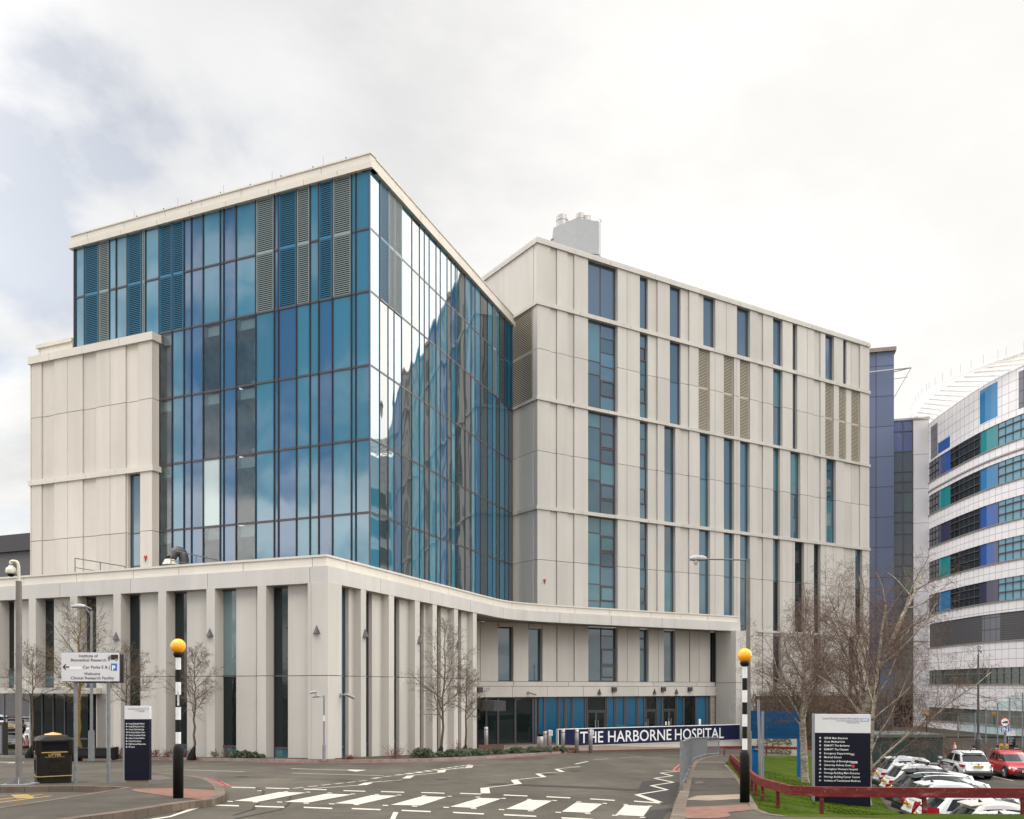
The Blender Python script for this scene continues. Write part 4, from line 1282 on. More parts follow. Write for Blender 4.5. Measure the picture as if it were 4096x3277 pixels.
# terrace paving in front of the name wall and entrance
T_ = [(3.6, 58.6, plane_z(58.6) + .13), (5.2, 61.3, plane_z(61.3) + .14), (9.5, 66.5, plane_z(66.5) + .14), (14.5, 72.2, plane_z(72.2) + .14), (19.9, 77.0, plane_z(77) + .14), (19.5, 78.4, plane_z(78.4) + .14), (3.5, 69.2, E - 4.42), (-2.6, 66.2, E - 4.38), (-2.3, 58.2, E - 4.10)]
b = MB(); b.poly(T_); n = len(T_)
b.add([(x, y, z - .8) for x, y, z in T_] + T_, [(i, (i + 1) % n, n + (i + 1) % n, n + i) for i in range(n)])
b.build('terrace', M['terrace'], kind='structure')
kerb('kerb', [(p[0], p[1], p[2]) for p in T_[:5]], M['brick'], .25)
# brick planter edge
b = MB()
for a, c, h in (((-2.2, 57.3), (-.6, 58.6), .55), ((2.9, 57.6), (4.2, 60.2), .35), ((4.2, 60.2), (1.5, 61.0), .35)):
    A_, C_ = Vector(a), Vector(c); d = (C_ - A_).normalized(); n_ = Vector((-d.y, d.x)) * .11
    q = [A_ - n_, C_ - n_, C_ + n_, A_ + n_]
    b.hexa([(p.x, p.y, plane_z(p.y) - .2) for p in q] + [(p.x, p.y, plane_z(p.y) + h) for p in q])
tag(b.build('planter_wall', M['brick']), 'low red brick planter edging by the hospital entrance bollards', 'planter wall')

# ------------------------------------------------------------------ road markings
def quadline(b, pts_uv, w, m=0, lift=.006):
    """painted line of true width w through projected points"""
    p = [Vector(on_road(u, v)[:2]) for u, v in pts_uv]
    for a, c in zip(p, p[1:]):
        d = (c - a); 
        if d.length < 1e-4: continue
        d.normalize(); n = Vector((-d.y, d.x)) * w / 2
        q = [a - n, c - n, c + n, a + n]
        b.quad(*[(k.x, k.y, plane_z(k.y) + lift) for k in q], m)
def stroke(b, a, c, th, m=0, lift=.006):
    """line whose ends and screen thickness were read off the photo"""
    q = [(a[0], a[1] - th / 2), (c[0], c[1] - th / 2), (c[0], c[1] + th / 2), (a[0], a[1] + th / 2)]
    pts = [on_road(u, v) for u, v in q]
    b.quad(*[(x, y, z + lift) for x, y, z in (pts[3], pts[2], pts[1], pts[0])], m)
b = MB()
for q in ([(425, 548), (600, 554), (943, 488), (750, 484)], [(785, 555), (960, 560), (1278, 502), (1090, 496)], [(1145, 566), (1330, 572), (1602, 511), (1420, 506)], [(1548, 577), (1765, 582), (1955, 520), (1775, 515)]):
    b.poly([(x, y, z + .006) for x, y, z in (on_road(*za_(*p)) for p in q)])
for q in ([(0, 590), (178, 599), (370, 532), (215, 527)], [(402, 607), (600, 615), (735, 547), (560, 540)], [(803, 626), (1000, 634), (1095, 570), (905, 560)], [(1190, 650), (1390, 659), (1443, 586), (1255, 578)]):
    b.poly([(x, y, z + .006) for x, y, z in (on_road(*zB(*p)) for p in q)])
b.build('zebra_crossing', M['white_line'], kind='structure')
b = MB()
for x, y in ((395, 552), (578, 556), (752, 557), (943, 565), (1126, 570), (1304, 575), (1512, 581), (1722, 587), (1948, 595)):
    stroke(b, za_(x - 20, y - .7), za_(x + 20, y + .7), 3.6)
for x, y in ((608, 475), (797, 480), (957, 485), (1112, 491), (1279, 498), (1451, 502), (1611, 506), (1790, 511), (1973, 515)):
    stroke(b, za_(x - 16, y - .5), za_(x + 16, y + .5), 2.6)
for x, y in ((200, 521), (385, 530), (569, 537), (753, 546), (925, 555), (1113, 566), (1263, 574), (1437, 585)):
    stroke(b, zB(x - 16, y - .5), zB(x + 16, y + .8), 2.9)
for x, y in ((170, 603), (371, 611), (579, 620), (778, 631), (990, 640), (1185, 652), (1384, 667)):
    stroke(b, zB(x - 20, y - .7), zB(x + 20, y + 1), 3.6)
for a, c in (((245, 578), (460, 584)), ((575, 587), (785, 594)), ((925, 595), (1130, 603)), ((1270, 604), (1478, 612)), ((1628, 617), (1838, 626)), ((1998, 632), (2220, 643))):
    stroke(b, za_(*a), za_(*c), 5.2)
for a, c in (((387, 648), (620, 660)), ((800, 671), (1030, 683))):
    stroke(b, zB(*a), zB(*c), 5.4)
for a, c in (((405, 449), (577, 454)), ((652, 455), (822, 460)), ((925, 463), (1090, 468)), ((1210, 474), (1368, 479)), ((1480, 481), (1648, 486)), ((1770, 488), (1937, 493)), ((2050, 494), (2200, 499))):
    stroke(b, za_(*a), za_(*c), 3.5)
for a, c in (((385, 506), (557, 513)), ((693, 518), (865, 527)), ((1007, 534), (1184, 545)), ((1322, 550), (1508, 564))):
    stroke(b, zB(*a), zB(*c), 4.0)
b.build('give_way_dashes', M['white_line'], kind='structure')
b = MB()
L = lambda f, *pts, w=.1: quadline(b, [f(*p) for p in pts], w)
L(zB, (255, 494), (250, 454), w=.2); L(zB, (245, 455), (490, 426)); L(zB, (490, 426), (462, 397), w=.2)
L(zB, (460, 396), (675, 376)); L(zB, (675, 376), (630, 352), w=.16); L(zB, (630, 351), (810, 338)); L(zB, (810, 338), (763, 319), w=.16); L(zB, (760, 318), (935, 301)); L(zB, (935, 300), (840, 298))
L(zB, (1505, 559), (1345, 503), w=.14); L(zB, (1345, 502), (1560, 468), (1448, 438), (1605, 414), (1470, 385), (1598, 367), (1514, 347), (1636, 334), (1536, 328))
L(za_, (985, 459), (1345, 434)); L(za_, (1345, 434), (1395, 416), w=.22); L(za_, (1395, 414), (1635, 398)); L(za_, (1660, 386), (1695, 366), w=.22); L(za_, (1695, 364), (1905, 345)); L(za_, (1908, 343), (1925, 325), w=.25); L(za_, (1925, 324), (2108, 310)); L(za_, (2110, 309), (2122, 293), w=.25); L(za_, (2122, 292), (2240, 292))
L(zB, (900, 283), (990, 263), w=.13); L(zB, (1027, 252), (1138, 244)); L(zB, (1212, 238), (1378, 228)); L(zB, (1503, 223), (1650, 220), w=.12)
b.build('zigzag_lines', M['white_line'], kind='structure')
b = MB()
def dashes(f, a, c, n, w, fill=.62):
    a, c = Vector(f(*a)), Vector(f(*c))
    pa, pc = Vector(on_road(*a)[:2]), Vector(on_road(*c)[:2])
    for i in range(n):
        p, q = pa.lerp(pc, i / n), pa.lerp(pc, (i + fill) / n)
        d = (q - p).normalized(); nn = Vector((-d.y, d.x)) * w / 2
        b.quad(*[(k.x, k.y, plane_z(k.y) + .006) for k in (p - nn, q - nn, q + nn, p + nn)])
dashes(za_, (1420, 387), (2140, 284), 12, .16); dashes(za_, (1505, 374), (2150, 296), 10, .16)
dashes(za_, (850, 458), (1400, 398), 6, .1, .7)
L(za_, (840, 348), (1500, 366), w=.12); L(za_, (55, 324), (500, 337), w=.12)
L(za_, (835, 316), (1240, 329)); L(za_, (835, 315), (1370, 325))
b.poly([(x, y, z + .007) for x, y, z in (on_road(*za_(*p)) for p in ((1240, 328), (1300, 337), (1375, 326), (1250, 322)))])
stroke(b, zb(0, 891), zb(150, 894), 2); stroke(b, zb(70, 901), zb(230, 893), 1.6)
q = [zb(1490, 1440), zb(1640, 1420), zb(1958, 1316), zb(1890, 1317), zb(1622, 1416)]
b.poly([(x, y, z + .006) for x, y, z in (on_road(*p) for p in ((zb(1480, 1445)), zb(1640, 1421), zb(1958, 1318), zb(1885, 1316), zb(1622, 1412), zb(1430, 1440)))])
b.poly([(x, y, z + .006) for x, y, z in (on_road(*za_(*p)) for p in ((1540, 690), (1578, 690), (1606, 630), (1570, 628)))])
b.build('lane_lines', M['white_line'], kind='structure')
b = MB()
ko = [Vector((p.x, p.y)) for p in klc]
for off in (.25, .62):
    o1, o2 = offset(ko, off), offset(ko, off + .24)
    for i in range(10, len(ko) - 1):
        b.quad(*[(p.x, p.y, plane_z(p.y) + .006) for p in (o2[i], o2[i + 1], o1[i + 1], o1[i])])
L(zb, (1940, 1040), (2080, 1072), (2156, 1120), w=.12); L(zb, (2010, 1050), (2110, 1082), (2200, 1125), w=.12)
L(zB, (1655, 283), (1625, 305), (1605, 330)); L(zB, (1665, 300), (1650, 318), (1640, 340))
b.build('red_route_lines', M['red_line'], kind='structure')
b = MB()
L(zb, (-100, 1262), (410, 1203), w=.1); L(zb, (-100, 1293), (490, 1217), w=.1); L(zb, (185, 1205), (255, 1240), w=.32); L(zb, (0, 1215), (60, 1214), w=.08)
L(zb, (660, 1008), (820, 1001), w=.08)
for o_ in (.0, .0):
    pass
b.build('yellow_lines', M['yellow_line'], kind='structure')
b = MB()
b.poly([(x, y, z + .003) for x, y, z in (on_road(*zB(*p)) for p in ((1335, 505), (1380, 408), (1480, 400), (1650, 415), (1600, 560), (1530, 575), (1470, 540)))])
L2 = lambda f, *pts, w=.1: quadline(b, [f(*p) for p in pts], w, 0, .0045)
L2(zB, (300, 424), (640, 437), (1000, 452), (1340, 470), w=.55)
L2(zB, (1450, 677), (1500, 620), (1640, 600), w=.3)
for pts in ([(590, 455), (640, 480), (600, 560), (560, 610), (420, 650)], [(780, 460), (830, 505), (820, 570), (760, 610), (430, 677)], [(1180, 395), (1380, 412), (1650, 402)], [(300, 372), (470, 376), (880, 380), (1280, 408)]):
    for k in range(len(pts) - 1): L2(za_, pts[k], pts[k + 1], w=.055)
for f, x, y in ((za_, 1920, 393), (za_, 1610, 403), (za_, 480, 373), (zB, 900, 330), (zB, 705, 356)):
    u, v = f(x, y); q = [(u - 28, v), (u, v - 2), (u + 30, v), (u, v + 3)]
    b.poly([(xx, yy, zz + .006) for xx, yy, zz in (on_road(*p) for p in q)])
L2(zb, (1560, 1350), (1800, 1355), w=.5)
b.build('tar_repairs', M['tar'], kind='structure')
# car park bay lines
b = MB()
for i in range(9):
    y = 26.0 + 2.55 * i; x = lot_x(y) + .6
    b.quad(*[(xx, yy, land(xx, yy) + .008) for xx, yy in ((x + 3.2, y + 1.25 + .3), (x + 5.2, y + 1.25 + .5), (x + 5.2, y + 1.35 + .5), (x + 3.2, y + 1.35 + .3))])
for x in (24.9, 27.4, 30.0):
    b.quad((x, 48.6, LOT + .008), (x + .1, 48.6, LOT + .008), (x + .5, 53.6, LOT + .008), (x + .4, 53.6, LOT + .008))
b.build('bay_lines', M['white_line'], kind='structure')
# ================================================================== lettering
def text_into(b, s, size, place, m=0, align='LEFT', ext=.0, width=None, bold=0.0, shear=0.0):
    """adds the glyph faces of s to mesh builder b; place(x, y) -> world point"""
    cu = bpy.data.curves.new('t', 'FONT'); cu.body = s; cu.size = size; cu.align_x = align; cu.resolution_u = 3
    cu.offset = bold; cu.shear = shear
    ob = bpy.data.objects.new('t', cu); COL.objects.link(ob)
    dg = bpy.context.evaluated_depsgraph_get()
    me = bpy.data.meshes.new_from_object(ob.evaluated_get(dg))
    xs = [v.co.x for v in me.vertices]
    k = 1.0
    if width and xs: k = width / (max(xs) - min(xs))
    pts = [place(v.co.x * k, v.co.y) for v in me.vertices]
    if me.polygons: b.add(pts, [tuple(p.vertices) for p in me.polygons], m)
    bpy.data.objects.remove(ob); bpy.data.curves.remove(cu); bpy.data.meshes.remove(me)

class Board:
    """a flat upright board: local x along its face, z up, facing the street"""
    def __init__(self, x, y, z, ang):
        self.o = Vector((x, y, z)); self.dx = Vector((math.cos(ang), math.sin(ang), 0)); self.n = Vector((math.sin(ang), -math.cos(ang), 0))
    def p(self, x, z, d=0.0):
        return tuple(self.o + self.dx * x + self.n * d + Vector((0, 0, z)))
    def box(self, b, x0, x1, z0, z1, d0, d1, m=0):
        q = [(x0, d1), (x1, d1), (x1, d0), (x0, d0)]
        b.hexa([self.p(x, z0, d) for x, d in q] + [self.p(x, z1, d) for x, d in q], m)
def arrow_into(b, bd, x, z, s, d, ang, m=0):
    c, sn = math.cos(ang), math.sin(ang)
    def P(px_, pz): return bd.p(x + (px_ * c - pz * sn) * s, z + (px_ * sn + pz * c) * s, d)
    w = .13
    b.add([P(-.5, -w / 1.4), P(.25, -w / 1.4), P(.25, w / 1.4), P(-.5, w / 1.4)], [(0, 1, 2, 3)], m)
    b.add([P(.5, 0), P(.12, .42), P(-.08, .42), P(.22, 0)], [(0, 1, 2, 3)], m)
    b.add([P(.5, 0), P(.22, 0), P(-.08, -.42), P(.12, -.42)], [(0, 1, 2, 3)], m)

# ---- name wall at the entrance -----------------------------------
A2, B2 = Vector((3.52, 67.3)), Vector((19.48, 75.9))
nw = thing('name_wall', 'long navy sign wall lettered with the hospital name below the shopfront', 'sign wall', (A2.x, A2.y, plane_z(68)))
nb = Board(A2.x, A2.y, E, math.atan2(B2.y - A2.y, B2.x - A2.x)); NL = (B2 - A2).length
b = MB(); nb.box(b, -.02, NL, -6.2, -4.56, -.35, .02); nb.box(b, -.06, NL, -4.56, -4.50, -.35, .06)
b.build('base_wall', M['precast'], nw)
b = MB(); nb.box(b, 0, NL, -4.50, -3.24, -.25, .0); b.build('sign_panel', M['navy'], nw)
b = MB(); nb.box(b, -.03, NL + .02, -3.24, -3.19, -.27, .04); nb.box(b, -.05, 0, -4.5, -3.24, -.27, .04); b.build('edge_trim', M['white'], nw)
b = MB()
def nlu(u): # distance along board where the pixel column falls
    k = (u - CU) / F; d = nb.dx
    return (k * A2.y - A2.x) / (d.x - k * d.y)
for w_, ua, ub in (('THE', 1900 + 822 * .5102, 1900 + 1003 * .5102), ('HARBORNE', 1900 + 1035 * .5102, 1900 + 1532 * .5102), ('HOSPITAL', 1900 + 1560 * .5102, 1900 + 1943 * .5102)):
    xa, xb = nlu(ua), nlu(ub)
    text_into(b, w_, 1.26, lambda x, y, xa=xa: nb.p(xa + x, -4.32 + y, .03), width=xb - xa, bold=.008)
b.build('lettering', M['letter_white'], nw)

# ---- direction sign on two posts ---------------------------------
def sign_pt(u, v, y): return px(u, v, y)
YS = 20.2
dsg = thing('direction_sign', 'white direction sign on two grey posts listing research institutes and car parks', 'road sign', (px(370, 3149, YS)[0], YS, plane_z(YS)))
x0 = px(244, 0, YS)[0]; x1 = px(478, 0, YS)[0]
bd = Board(x0, YS, E, 0.02)
W_ = x1 - x0
zt, z0 = (HV - 2609) / F * YS, (HV - 2728) / F * YS
b = MB(); bd.box(b, 0, W_, z0, zt, -.05, 0, 0); b.build('sign_back', M['ink'], dsg, bevel=.03)
b = MB(); bd.box(b, .012, W_ - .012, z0 + .012, zt - .012, .0, .006, 0); b.build('sign_face', M['offwhite'], dsg, bevel=.004)
def su(x): return (x - 703) / (1375 - 703) * W_
def sv(y): return zt - (y - 1178) / (1518 - 1178) * (zt - z0)
b = MB()
for s, xa, xb, y in (('Institute of', 905, 1122, 1236), ('Biomedical Research', 814, 1218, 1284), ('Car Parks E & J', 953, 1256, 1365), ('Wellcome', 967, 1153, 1441), ('Clinical Research Facility', 814, 1308, 1489)):
    text_into(b, s, .092, lambda x, y_, xa=xa, y=y: bd.p(su(xa) + x, sv(y) + y_, .008), width=su(xb) - su(xa), bold=.0015)
arrow_into(b, bd, su(760), sv(1348), su(800) - su(722), .008, math.pi)
b.build('lettering', M['ink'], dsg)
b = MB()  # lorry symbol
def bx(xa, xb, ya, yb, d=.008, m=0): bd.box(b, su(xa), su(xb), sv(yb), sv(ya), .006, d, m)
bx(1272, 1355, 1207, 1266); bx(1237, 1268, 1218, 1266); bx(1243, 1256, 1222, 1238, .0095, 1)
for cx_ in (1252, 1334):
    for r, m, d in ((15, 1, .0095), (12, 0, .0105), (6, 1, .0115)):
        q = [bd.p(su(cx_ + r * math.cos(2 * math.pi * k / 16)), sv(1267 + r * math.sin(2 * math.pi * k / 16)), d) for k in range(16)]
        b.add(q, [tuple(reversed(range(16)))], m)
b.build('lorry_symbol', [M['ink'], M['offwhite']], dsg)
b = MB(); bd.box(b, su(1273), su(1343), sv(1390), sv(1307), .006, .009, 0)
text_into(b, 'P', .15, lambda x, y_: bd.p(su(1284) + x, sv(1383) + y_, .011), 1, bold=.006)
b.build('parking_symbol', [M['sign_blue'], M['letter_white']], dsg)
b = MB(); bd.box(b, su(805), su(938), sv(1374), sv(1343), .006, .008, 0)
b.build('blank_patch', M['letter_white'], dsg)
for u in (295, 427):
    b = MB(); x = px(u, 0, YS)[0]; b.tube((x, YS + .09, plane_z(YS) + .05), (x, YS + .09, E + zt - .05), .042, n=12); b.build('post', M['galv'], dsg)
b = MB(); q = Board(px(300, 0, YS + .15)[0], YS + .2, E, .02); wq = px(490, 0, YS + .2)[0] - px(300, 0, YS + .2)[0]
q.box(b, 0, wq, (HV - 2732) / F * YS, (HV - 2614) / F * YS, -.04, 0); b.build('rear_board', M['fixture'], dsg, bevel=.03)

# ---- totem signs --------------------------------------------------
def totem(name, label, bd, W, H, plinth, lines, header, fontk, split, nhs, loc, dep=.14):
    t = thing(name, label, 'wayfinding sign', loc)
    b = MB(); bd.box(b, 0, W, plinth, H * split, -dep, 0); b.build('dark_panel', M['navy_dark'], t)
    b = MB(); bd.box(b, 0, W, H * split, H, -dep, 0.002); b.build('white_header', M['offwhite'], t)
    b = MB(); bd.box(b, -.035, 0, plinth, H + .01, -dep - .01, .0); b.build('edge_trim', M['grey_post'], t)
    if plinth > 0: 
        b = MB(); bd.box(b, .02, W - .06, -.15, plinth, -dep + .02, -.02); b.build('plinth', M['terrace'], t)
    b = MB()
    for (z, ang, s, wd) in lines:
        if ang is not None: arrow_into(b, bd, W * .095, z + fontk * .32, fontk * .85, .004, ang)
        text_into(b, s, fontk, lambda x, y, z=z: bd.p(W * .165 + x, z + y, .004), width=wd, bold=.0003)
    b.build('lettering', M['letter_white'], t)
    b = MB()
    for (s, xr, z, sz, wd) in header:
        text_into(b, s, sz, lambda x, y, z=z, xr=xr, wd=wd: bd.p(xr - wd + x, z + y, .006), width=wd)
    b.build('header_lettering', M['ink_grey'], t)
    b = MB(); (xa, xb, za, zc) = nhs
    bd.box(b, xa, xb, za, zc, .002, .005, 0)
    text_into(b, 'NHS', (zc - za) * 1.05, lambda x, y: bd.p(xa + (xb - xa) * .07 + x, za + (zc - za) * .14 + y, .007), 1, width=(xb - xa) * .84, bold=.003, shear=.2)
    b.build('nhs_logo', [M['sign_blue'], M['letter_white']], t)
    return t
# left totem: survey crop zb, face u 498..596
YT = 19.3
xa, xb = px(498, 0, YT)[0], px(595, 0, YT)[0]
zb0 = plane_z(YT) + .12
lb = Board(xa, YT, zb0, R(3)); Wt = (xb - xa); Ht = E + (HV - 2824.5) / F * YT - zb0
def lz(y): return E + (HV - (2677 + y * .4174)) / F * YT - zb0
LN = [(530, 'L', 'Heritage Building Main Entrance', 150), (557, 'L', 'Heritage Building Cancer Centre', 150), (585, 'L', 'Centre for Clinical Haematology', 148), (613, 'R', 'Post Graduate Conference Centre', 156), (641, 'U', 'Wellcome Clinical Research Facility', 160),
      (669, 'L', 'Institute of Translational Medicine', 152), (697, 'L', 'Centre for Rare Diseases', 121), (725, 'L', 'Nuffield House and Diabetes Centre', 163), (753, 'L', 'PET Centre', 58)]
AN = {'L': math.pi, 'R': 0.0, 'U': math.pi / 2}
pxm = Wt / (1428 - 1192)
totem('totem_sign', 'slim dark blue totem sign with white top and plinth near the litter bin', lb, Wt, Ht, .12,
      [(lz(y), AN[a], s, w * pxm) for y, a, s, w in LN], [('Queen Elizabeth Hospital Birmingham', Wt * .82, lz(386), .045, 158 * pxm), ('Part of University Hospitals Birmingham', Wt * .82, lz(402), .035, 95 * pxm), ('NHS Foundation Trust', Wt * .82, lz(411), .035, 50 * pxm)],
      .050, lz(480) / Ht, (Wt * .84, Wt * .965, lz(389), lz(368)), (xa, YT, zb0))
# right totem: crop 3180,2820 scale .2649
YR = 18.6
xa = px(3180 + 300 * .2649, 0, YR)[0]; xb = px(3180 + 1100 * .2649, 0, YR)[0]
zr0 = land((xa + xb) / 2, YR) - .25
rb = Board(xa, YR, zr0, R(-9)); Wr = (xb - xa) * 1.0
def rz(y): return E + (HV - (2820 + y * .2649)) / F * YR - zr0
Hr = rz(140)
RLN = [(512, 'U', 'QEHB Main Entrance', 330), (566, 'U', 'Acute Medical Unit', 296), (624, 'U', 'BSMHFT The Barberry', 358), (682, 'U', 'BSMHFT The Oleaster', 348), (742, 'U', 'Emergency Department', 372), (800, 'U', 'Medical School', 242), (860, 'U', 'University of Birmingham', 388),
       (918, 'U', 'University Railway Station', 404), (978, 'R', "Birmingham Women's Hospital", 470), (1036, 'L', 'Heritage Building Main Entrance', 498), (1094, 'L', 'Heritage Building Cancer Centre', 500), (1152, 'L', 'Institute of Translational Medicine', 512), (1325, 'L', 'PET Centre', 190)]
pm = Wr / 800
tt = totem('totem_sign', 'large dark totem sign with white header behind the red rail on the grass', rb, Wr, Hr, -.1,
      [(rz(y), AN[a], s, w * pm * 1.02) for y, a, s, w in RLN], [('Queen Elizabeth Hospital Birmingham', Wr * .80, rz(215), .055, 530 * pm), ('Part of University Hospitals Birmingham', Wr * .80, rz(247), .045, 330 * pm), ('NHS Foundation Trust', Wr * .80, rz(275), .045, 180 * pm)],
      .056, rz(420) / Hr, (Wr * .825, Wr * .965, rz(245), rz(200)), (xa, YR, zr0))
b = MB()
rb.box(b, Wr * .64, Wr * .71, rz(758), rz(732), 0, .004, 0)
text_into(b, 'A&E', .062, lambda x, y: rb.p(Wr * .642 + x, rz(757) + y, .006), 1, width=Wr * .066)
rb.box(b, Wr * .645, Wr * .765, rz(876), rz(846), 0, .004, 1); rb.box(b, Wr * .655, Wr * .675, rz(870), rz(852), .004, .006, 2)
rb.box(b, Wr * .685, Wr * .75, rz(864), rz(858), .004, .006, 2)
q = [rb.p(Wr * (.69 + .03 * math.cos(k * math.pi / 4)), rz(918) + .035 * math.sin(k * math.pi / 4), .005) for k in range(8)]
b.add(q, [tuple(reversed(range(8)))], 0)
b.build('service_symbols', [M['sign_red'], M['offwhite'], M['ink_grey']], tt)

# ---- belisha beacons ----------------------------------------------
def beacon(label, u, vb, vg, tilt=0.0, plate=None):
    x, y, z = on_road(u, vb, .12)
    H = (vb - vg) / F * y; k = H / 2.98
    t = thing('belisha_beacon', label, 'crossing beacon', (x, y, z), 0, 'amber beacons at the zebra crossing')
    r = .05 * k
    b = MB(); b.lathe([(0, 0), (.098 * k, 0), (.098 * k, .92 * k), (.094 * k, .99 * k), (r + .012, 1.06 * k), (r, 1.07 * k)], (x, y, z), 20); b.build('base_column', M['black_gloss'], t)
    z0, z1 = z + 1.05 * k, z + H - .215 * k
    n = 7; seg = (z1 - z0) / n
    b = MB()
    for i in range(n):
        b.tube((x, y, z0 + i * seg), (x, y, z0 + (i + 1) * seg), r * (1.0 if i % 2 else 1.012), n=16, m=0 if i % 2 == 0 else 1)
    b.build('striped_pole', [M['white_band'], M['black_gloss']], t)
    b = MB(); b.lathe([(r, 0), (.075 * k, .02 * k), (.10 * k, .07 * k), (.085 * k, .10 * k), (0, .10 * k)], (x, y, z1 - .01), 18); b.build('lamp_collar', M['black_gloss'], t)
    b = MB(); gr = .145 * k
    b.lathe([(gr * math.sin(math.pi * i / 16), -gr * math.cos(math.pi * i / 16)) for i in range(17)], (x, y, z + H), 28); b.build('globe', M['amber'], t)
    if plate:
        zz = z0 + 3.22 * seg
        b = MB(); b.box(x + .005, x + .036, y - r - .012, y - r - .006, zz - .02, zz + .24, 0)
        text_into(b, plate, .045, lambda X, Y: (x + .012 + Y * .6, y - r - .014, zz + .225 - X), 1, width=.2)
        b.build('number_plate', [M['white_band'], M['ink']], t)
beacon('striped beacon with amber globe standing on reddish paving near the litter bin', 713, 3193, 2585, plate='QE212')
beacon('striped beacon with amber globe beside the curving red rail', 2979, 3210, 2622)

# ---- litter bins ---------------------------------------------------
def litter_bin():
    y = 20.6; x = px(212, 0, y)[0]; z = plane_z(y) + .12
    t = thing('litter_bin', 'black and gold octagonal litter bin lettered LITTER on the footway', 'litter bin', (x, y, z), 0)
    H, w = 1.14, .365
    rot = R(33)
    def oct_(w, ch):
        pts = [(w, -w + ch), (w, w - ch), (w - ch, w), (-w + ch, w), (-w, w - ch), (-w, -w + ch), (-w + ch, -w), (w - ch, -w)]
        return [(x + a * math.cos(rot) - c * math.sin(rot), y + a * math.sin(rot) + c * math.cos(rot)) for a, c in pts]
    b = MB()
    b.prism(oct_(w * .97, .05), z, z + .15); b.prism(oct_(w, .05), z + .15, z + .70); b.prism(oct_(w * .90, .05), z + .70, z + .98)
    for sx in range(4):     # corner posts round the openings
        a = rot + sx * math.pi / 2 + math.pi / 4
        cx_, cy_ = x + math.cos(a) * w * 1.27, y + math.sin(a) * w * 1.27
        b.tube((cx_, cy_, z + .68), (cx_, cy_, z + 1.0), .075, n=8)
    o = b.build('bin_body', M['bin_black'], t, bevel=.012)
    lid = MB()
    o0 = oct_(w * 1.03, .06); o1 = oct_(w * .80, .12); o2 = oct_(w * .42, .12)
    rings = [(o0, .955), (o0, 1.0), (o1, 1.085), (o2, 1.115)]
    vs_ = []
    for r_, h in rings: vs_ += [(a, c, z + h) for a, c in r_]
    fs = []
    for j in range(3):
        for i in range(8): fs.append((j * 8 + i, j * 8 + (i + 1) % 8, (j + 1) * 8 + (i + 1) % 8, (j + 1) * 8 + i))
    fs.append(tuple(range(24, 32))); fs.append(tuple(reversed(range(8))))
    lid.add(vs_, fs); lid.build('bin_lid', M['bin_black'], t, bevel=.01)
    b = MB(); b.lathe([(.19, 0), (.17, .02), (.06, .04), (.05, .05), (0, .055)], (x, y, z + 1.112), 20); b.build('gold_cap', M['gold'], t)
    for zz in (.17, .715):
        b = MB(); p = oct_(w * 1.012, .05); b.prism(p, z + zz, z + zz + .018); b.build('gold_band', M['gold'], t)
    op = MB(); pn = MB(); tx = MB()
    for f_ in range(4):
        a = rot + f_ * math.pi / 2 - math.pi / 2
        nx, ny = math.cos(a), math.sin(a); tx_, ty_ = -ny, nx
        def P(s, h, d): return (x + nx * (w + d) + tx_ * s, y + ny * (w + d) + ty_ * s, z + h)
        def bx_(b, s0, s1, h0, h1, d0, d1, m=0):
            q = [(s0, d0), (s1, d0), (s1, d1), (s0, d1)]
            b.hexa([P(s, h0, d) for s, d in q] + [P(s, h1, d) for s, d in q], m)
        bx_(op, -.23, .23, .78, .93, -.10, -.03)
        for s0, s1, h0, h1 in ((-.13, .13, .54, .56), (-.13, .13, .27, .29), (-.13, -.11, .29, .54), (.11, .13, .29, .54)): bx_(pn, s0, s1, h0, h1, -.01, .012)
        text_into(tx, 'LITTER', .085, lambda X, Y: P(X, .635 + Y, .004), align='CENTER', bold=.002)
        bx_(tx, -.2, .2, .612, .618, 0, .003)
    op.build('opening', M['black'], t); pn.build('panel_moulding', M['bin_black'], t); tx.build('lettering', M['gold'], t)
litter_bin()
x, y, z = px(2164, 2974, 61.5); z = plane_z(61.5) + .35
t = thing('litter_bin', 'stainless steel litter bin by the entrance bollards', 'litter bin', (x, y, z))
b = MB(); b.lathe([(0, -.3), (.28, -.3), (.28, .74), (.25, .77), (0, .77)], (x, y, z), 20); b.build('bin_body', M['steel'], t)
b = MB(); b.lathe([(0, .86), (.30, .86), (.31, .90), (.2, .94), (0, .95)], (x, y, z), 20); b.lathe([(.2, .77), (.2, .87)], (x, y, z), 10); b.build('bin_lid', M['black_gloss'], t)
# ---- bollards --------------------------------------------------------
def bollard(u, vt, vb, label, sign=False):
    y = 59.5; x = px(u, 0, y)[0]; zt = px(u, vt, y)[2]; z0 = px(u, vb, y)[2]
    t = thing('bollard', label, 'bollard', (x, y, z0), 0, 'stainless bollards at the entrance')
    b = MB(); b.lathe([(0, -.4), (.135, -.4), (.135, zt - z0 - .02), (.12, zt - z0), (0, zt - z0)], (x, y, z0), 16); b.build('post', M['steel'], t)
    b = MB(); b.lathe([(.137, zt - z0 - .22), (.137, zt - z0 - .17)], (x, y, z0), 16); b.build('ring', M['fixture'], t)
    if sign:
        b = MB(); b.box(x - .04, x + .20, y - .17, y - .145, zt - .38, zt - .02, 0)
        for k in range(4): b.box(x + .0, x + .16, y - .175, y - .17, zt - .10 - k * .08, zt - .075 - k * .08, 1)
        b.build('notice', [M['letter_white'], M['ink_grey']], t)
bollard(1944.4, 2908, 2986, 'lone stainless bollard at the podium end beside the dark lobby glass')
bollard(2181, 2925, 2985, 'stainless bollard close beside the steel litter bin')
bollard(2198, 2920, 2988, 'stainless bollard with a white notice, just before the navy name wall begins', True)
bollard(2252, 2918, 2988, 'plain stainless bollard in front of the blank end of the navy name wall')
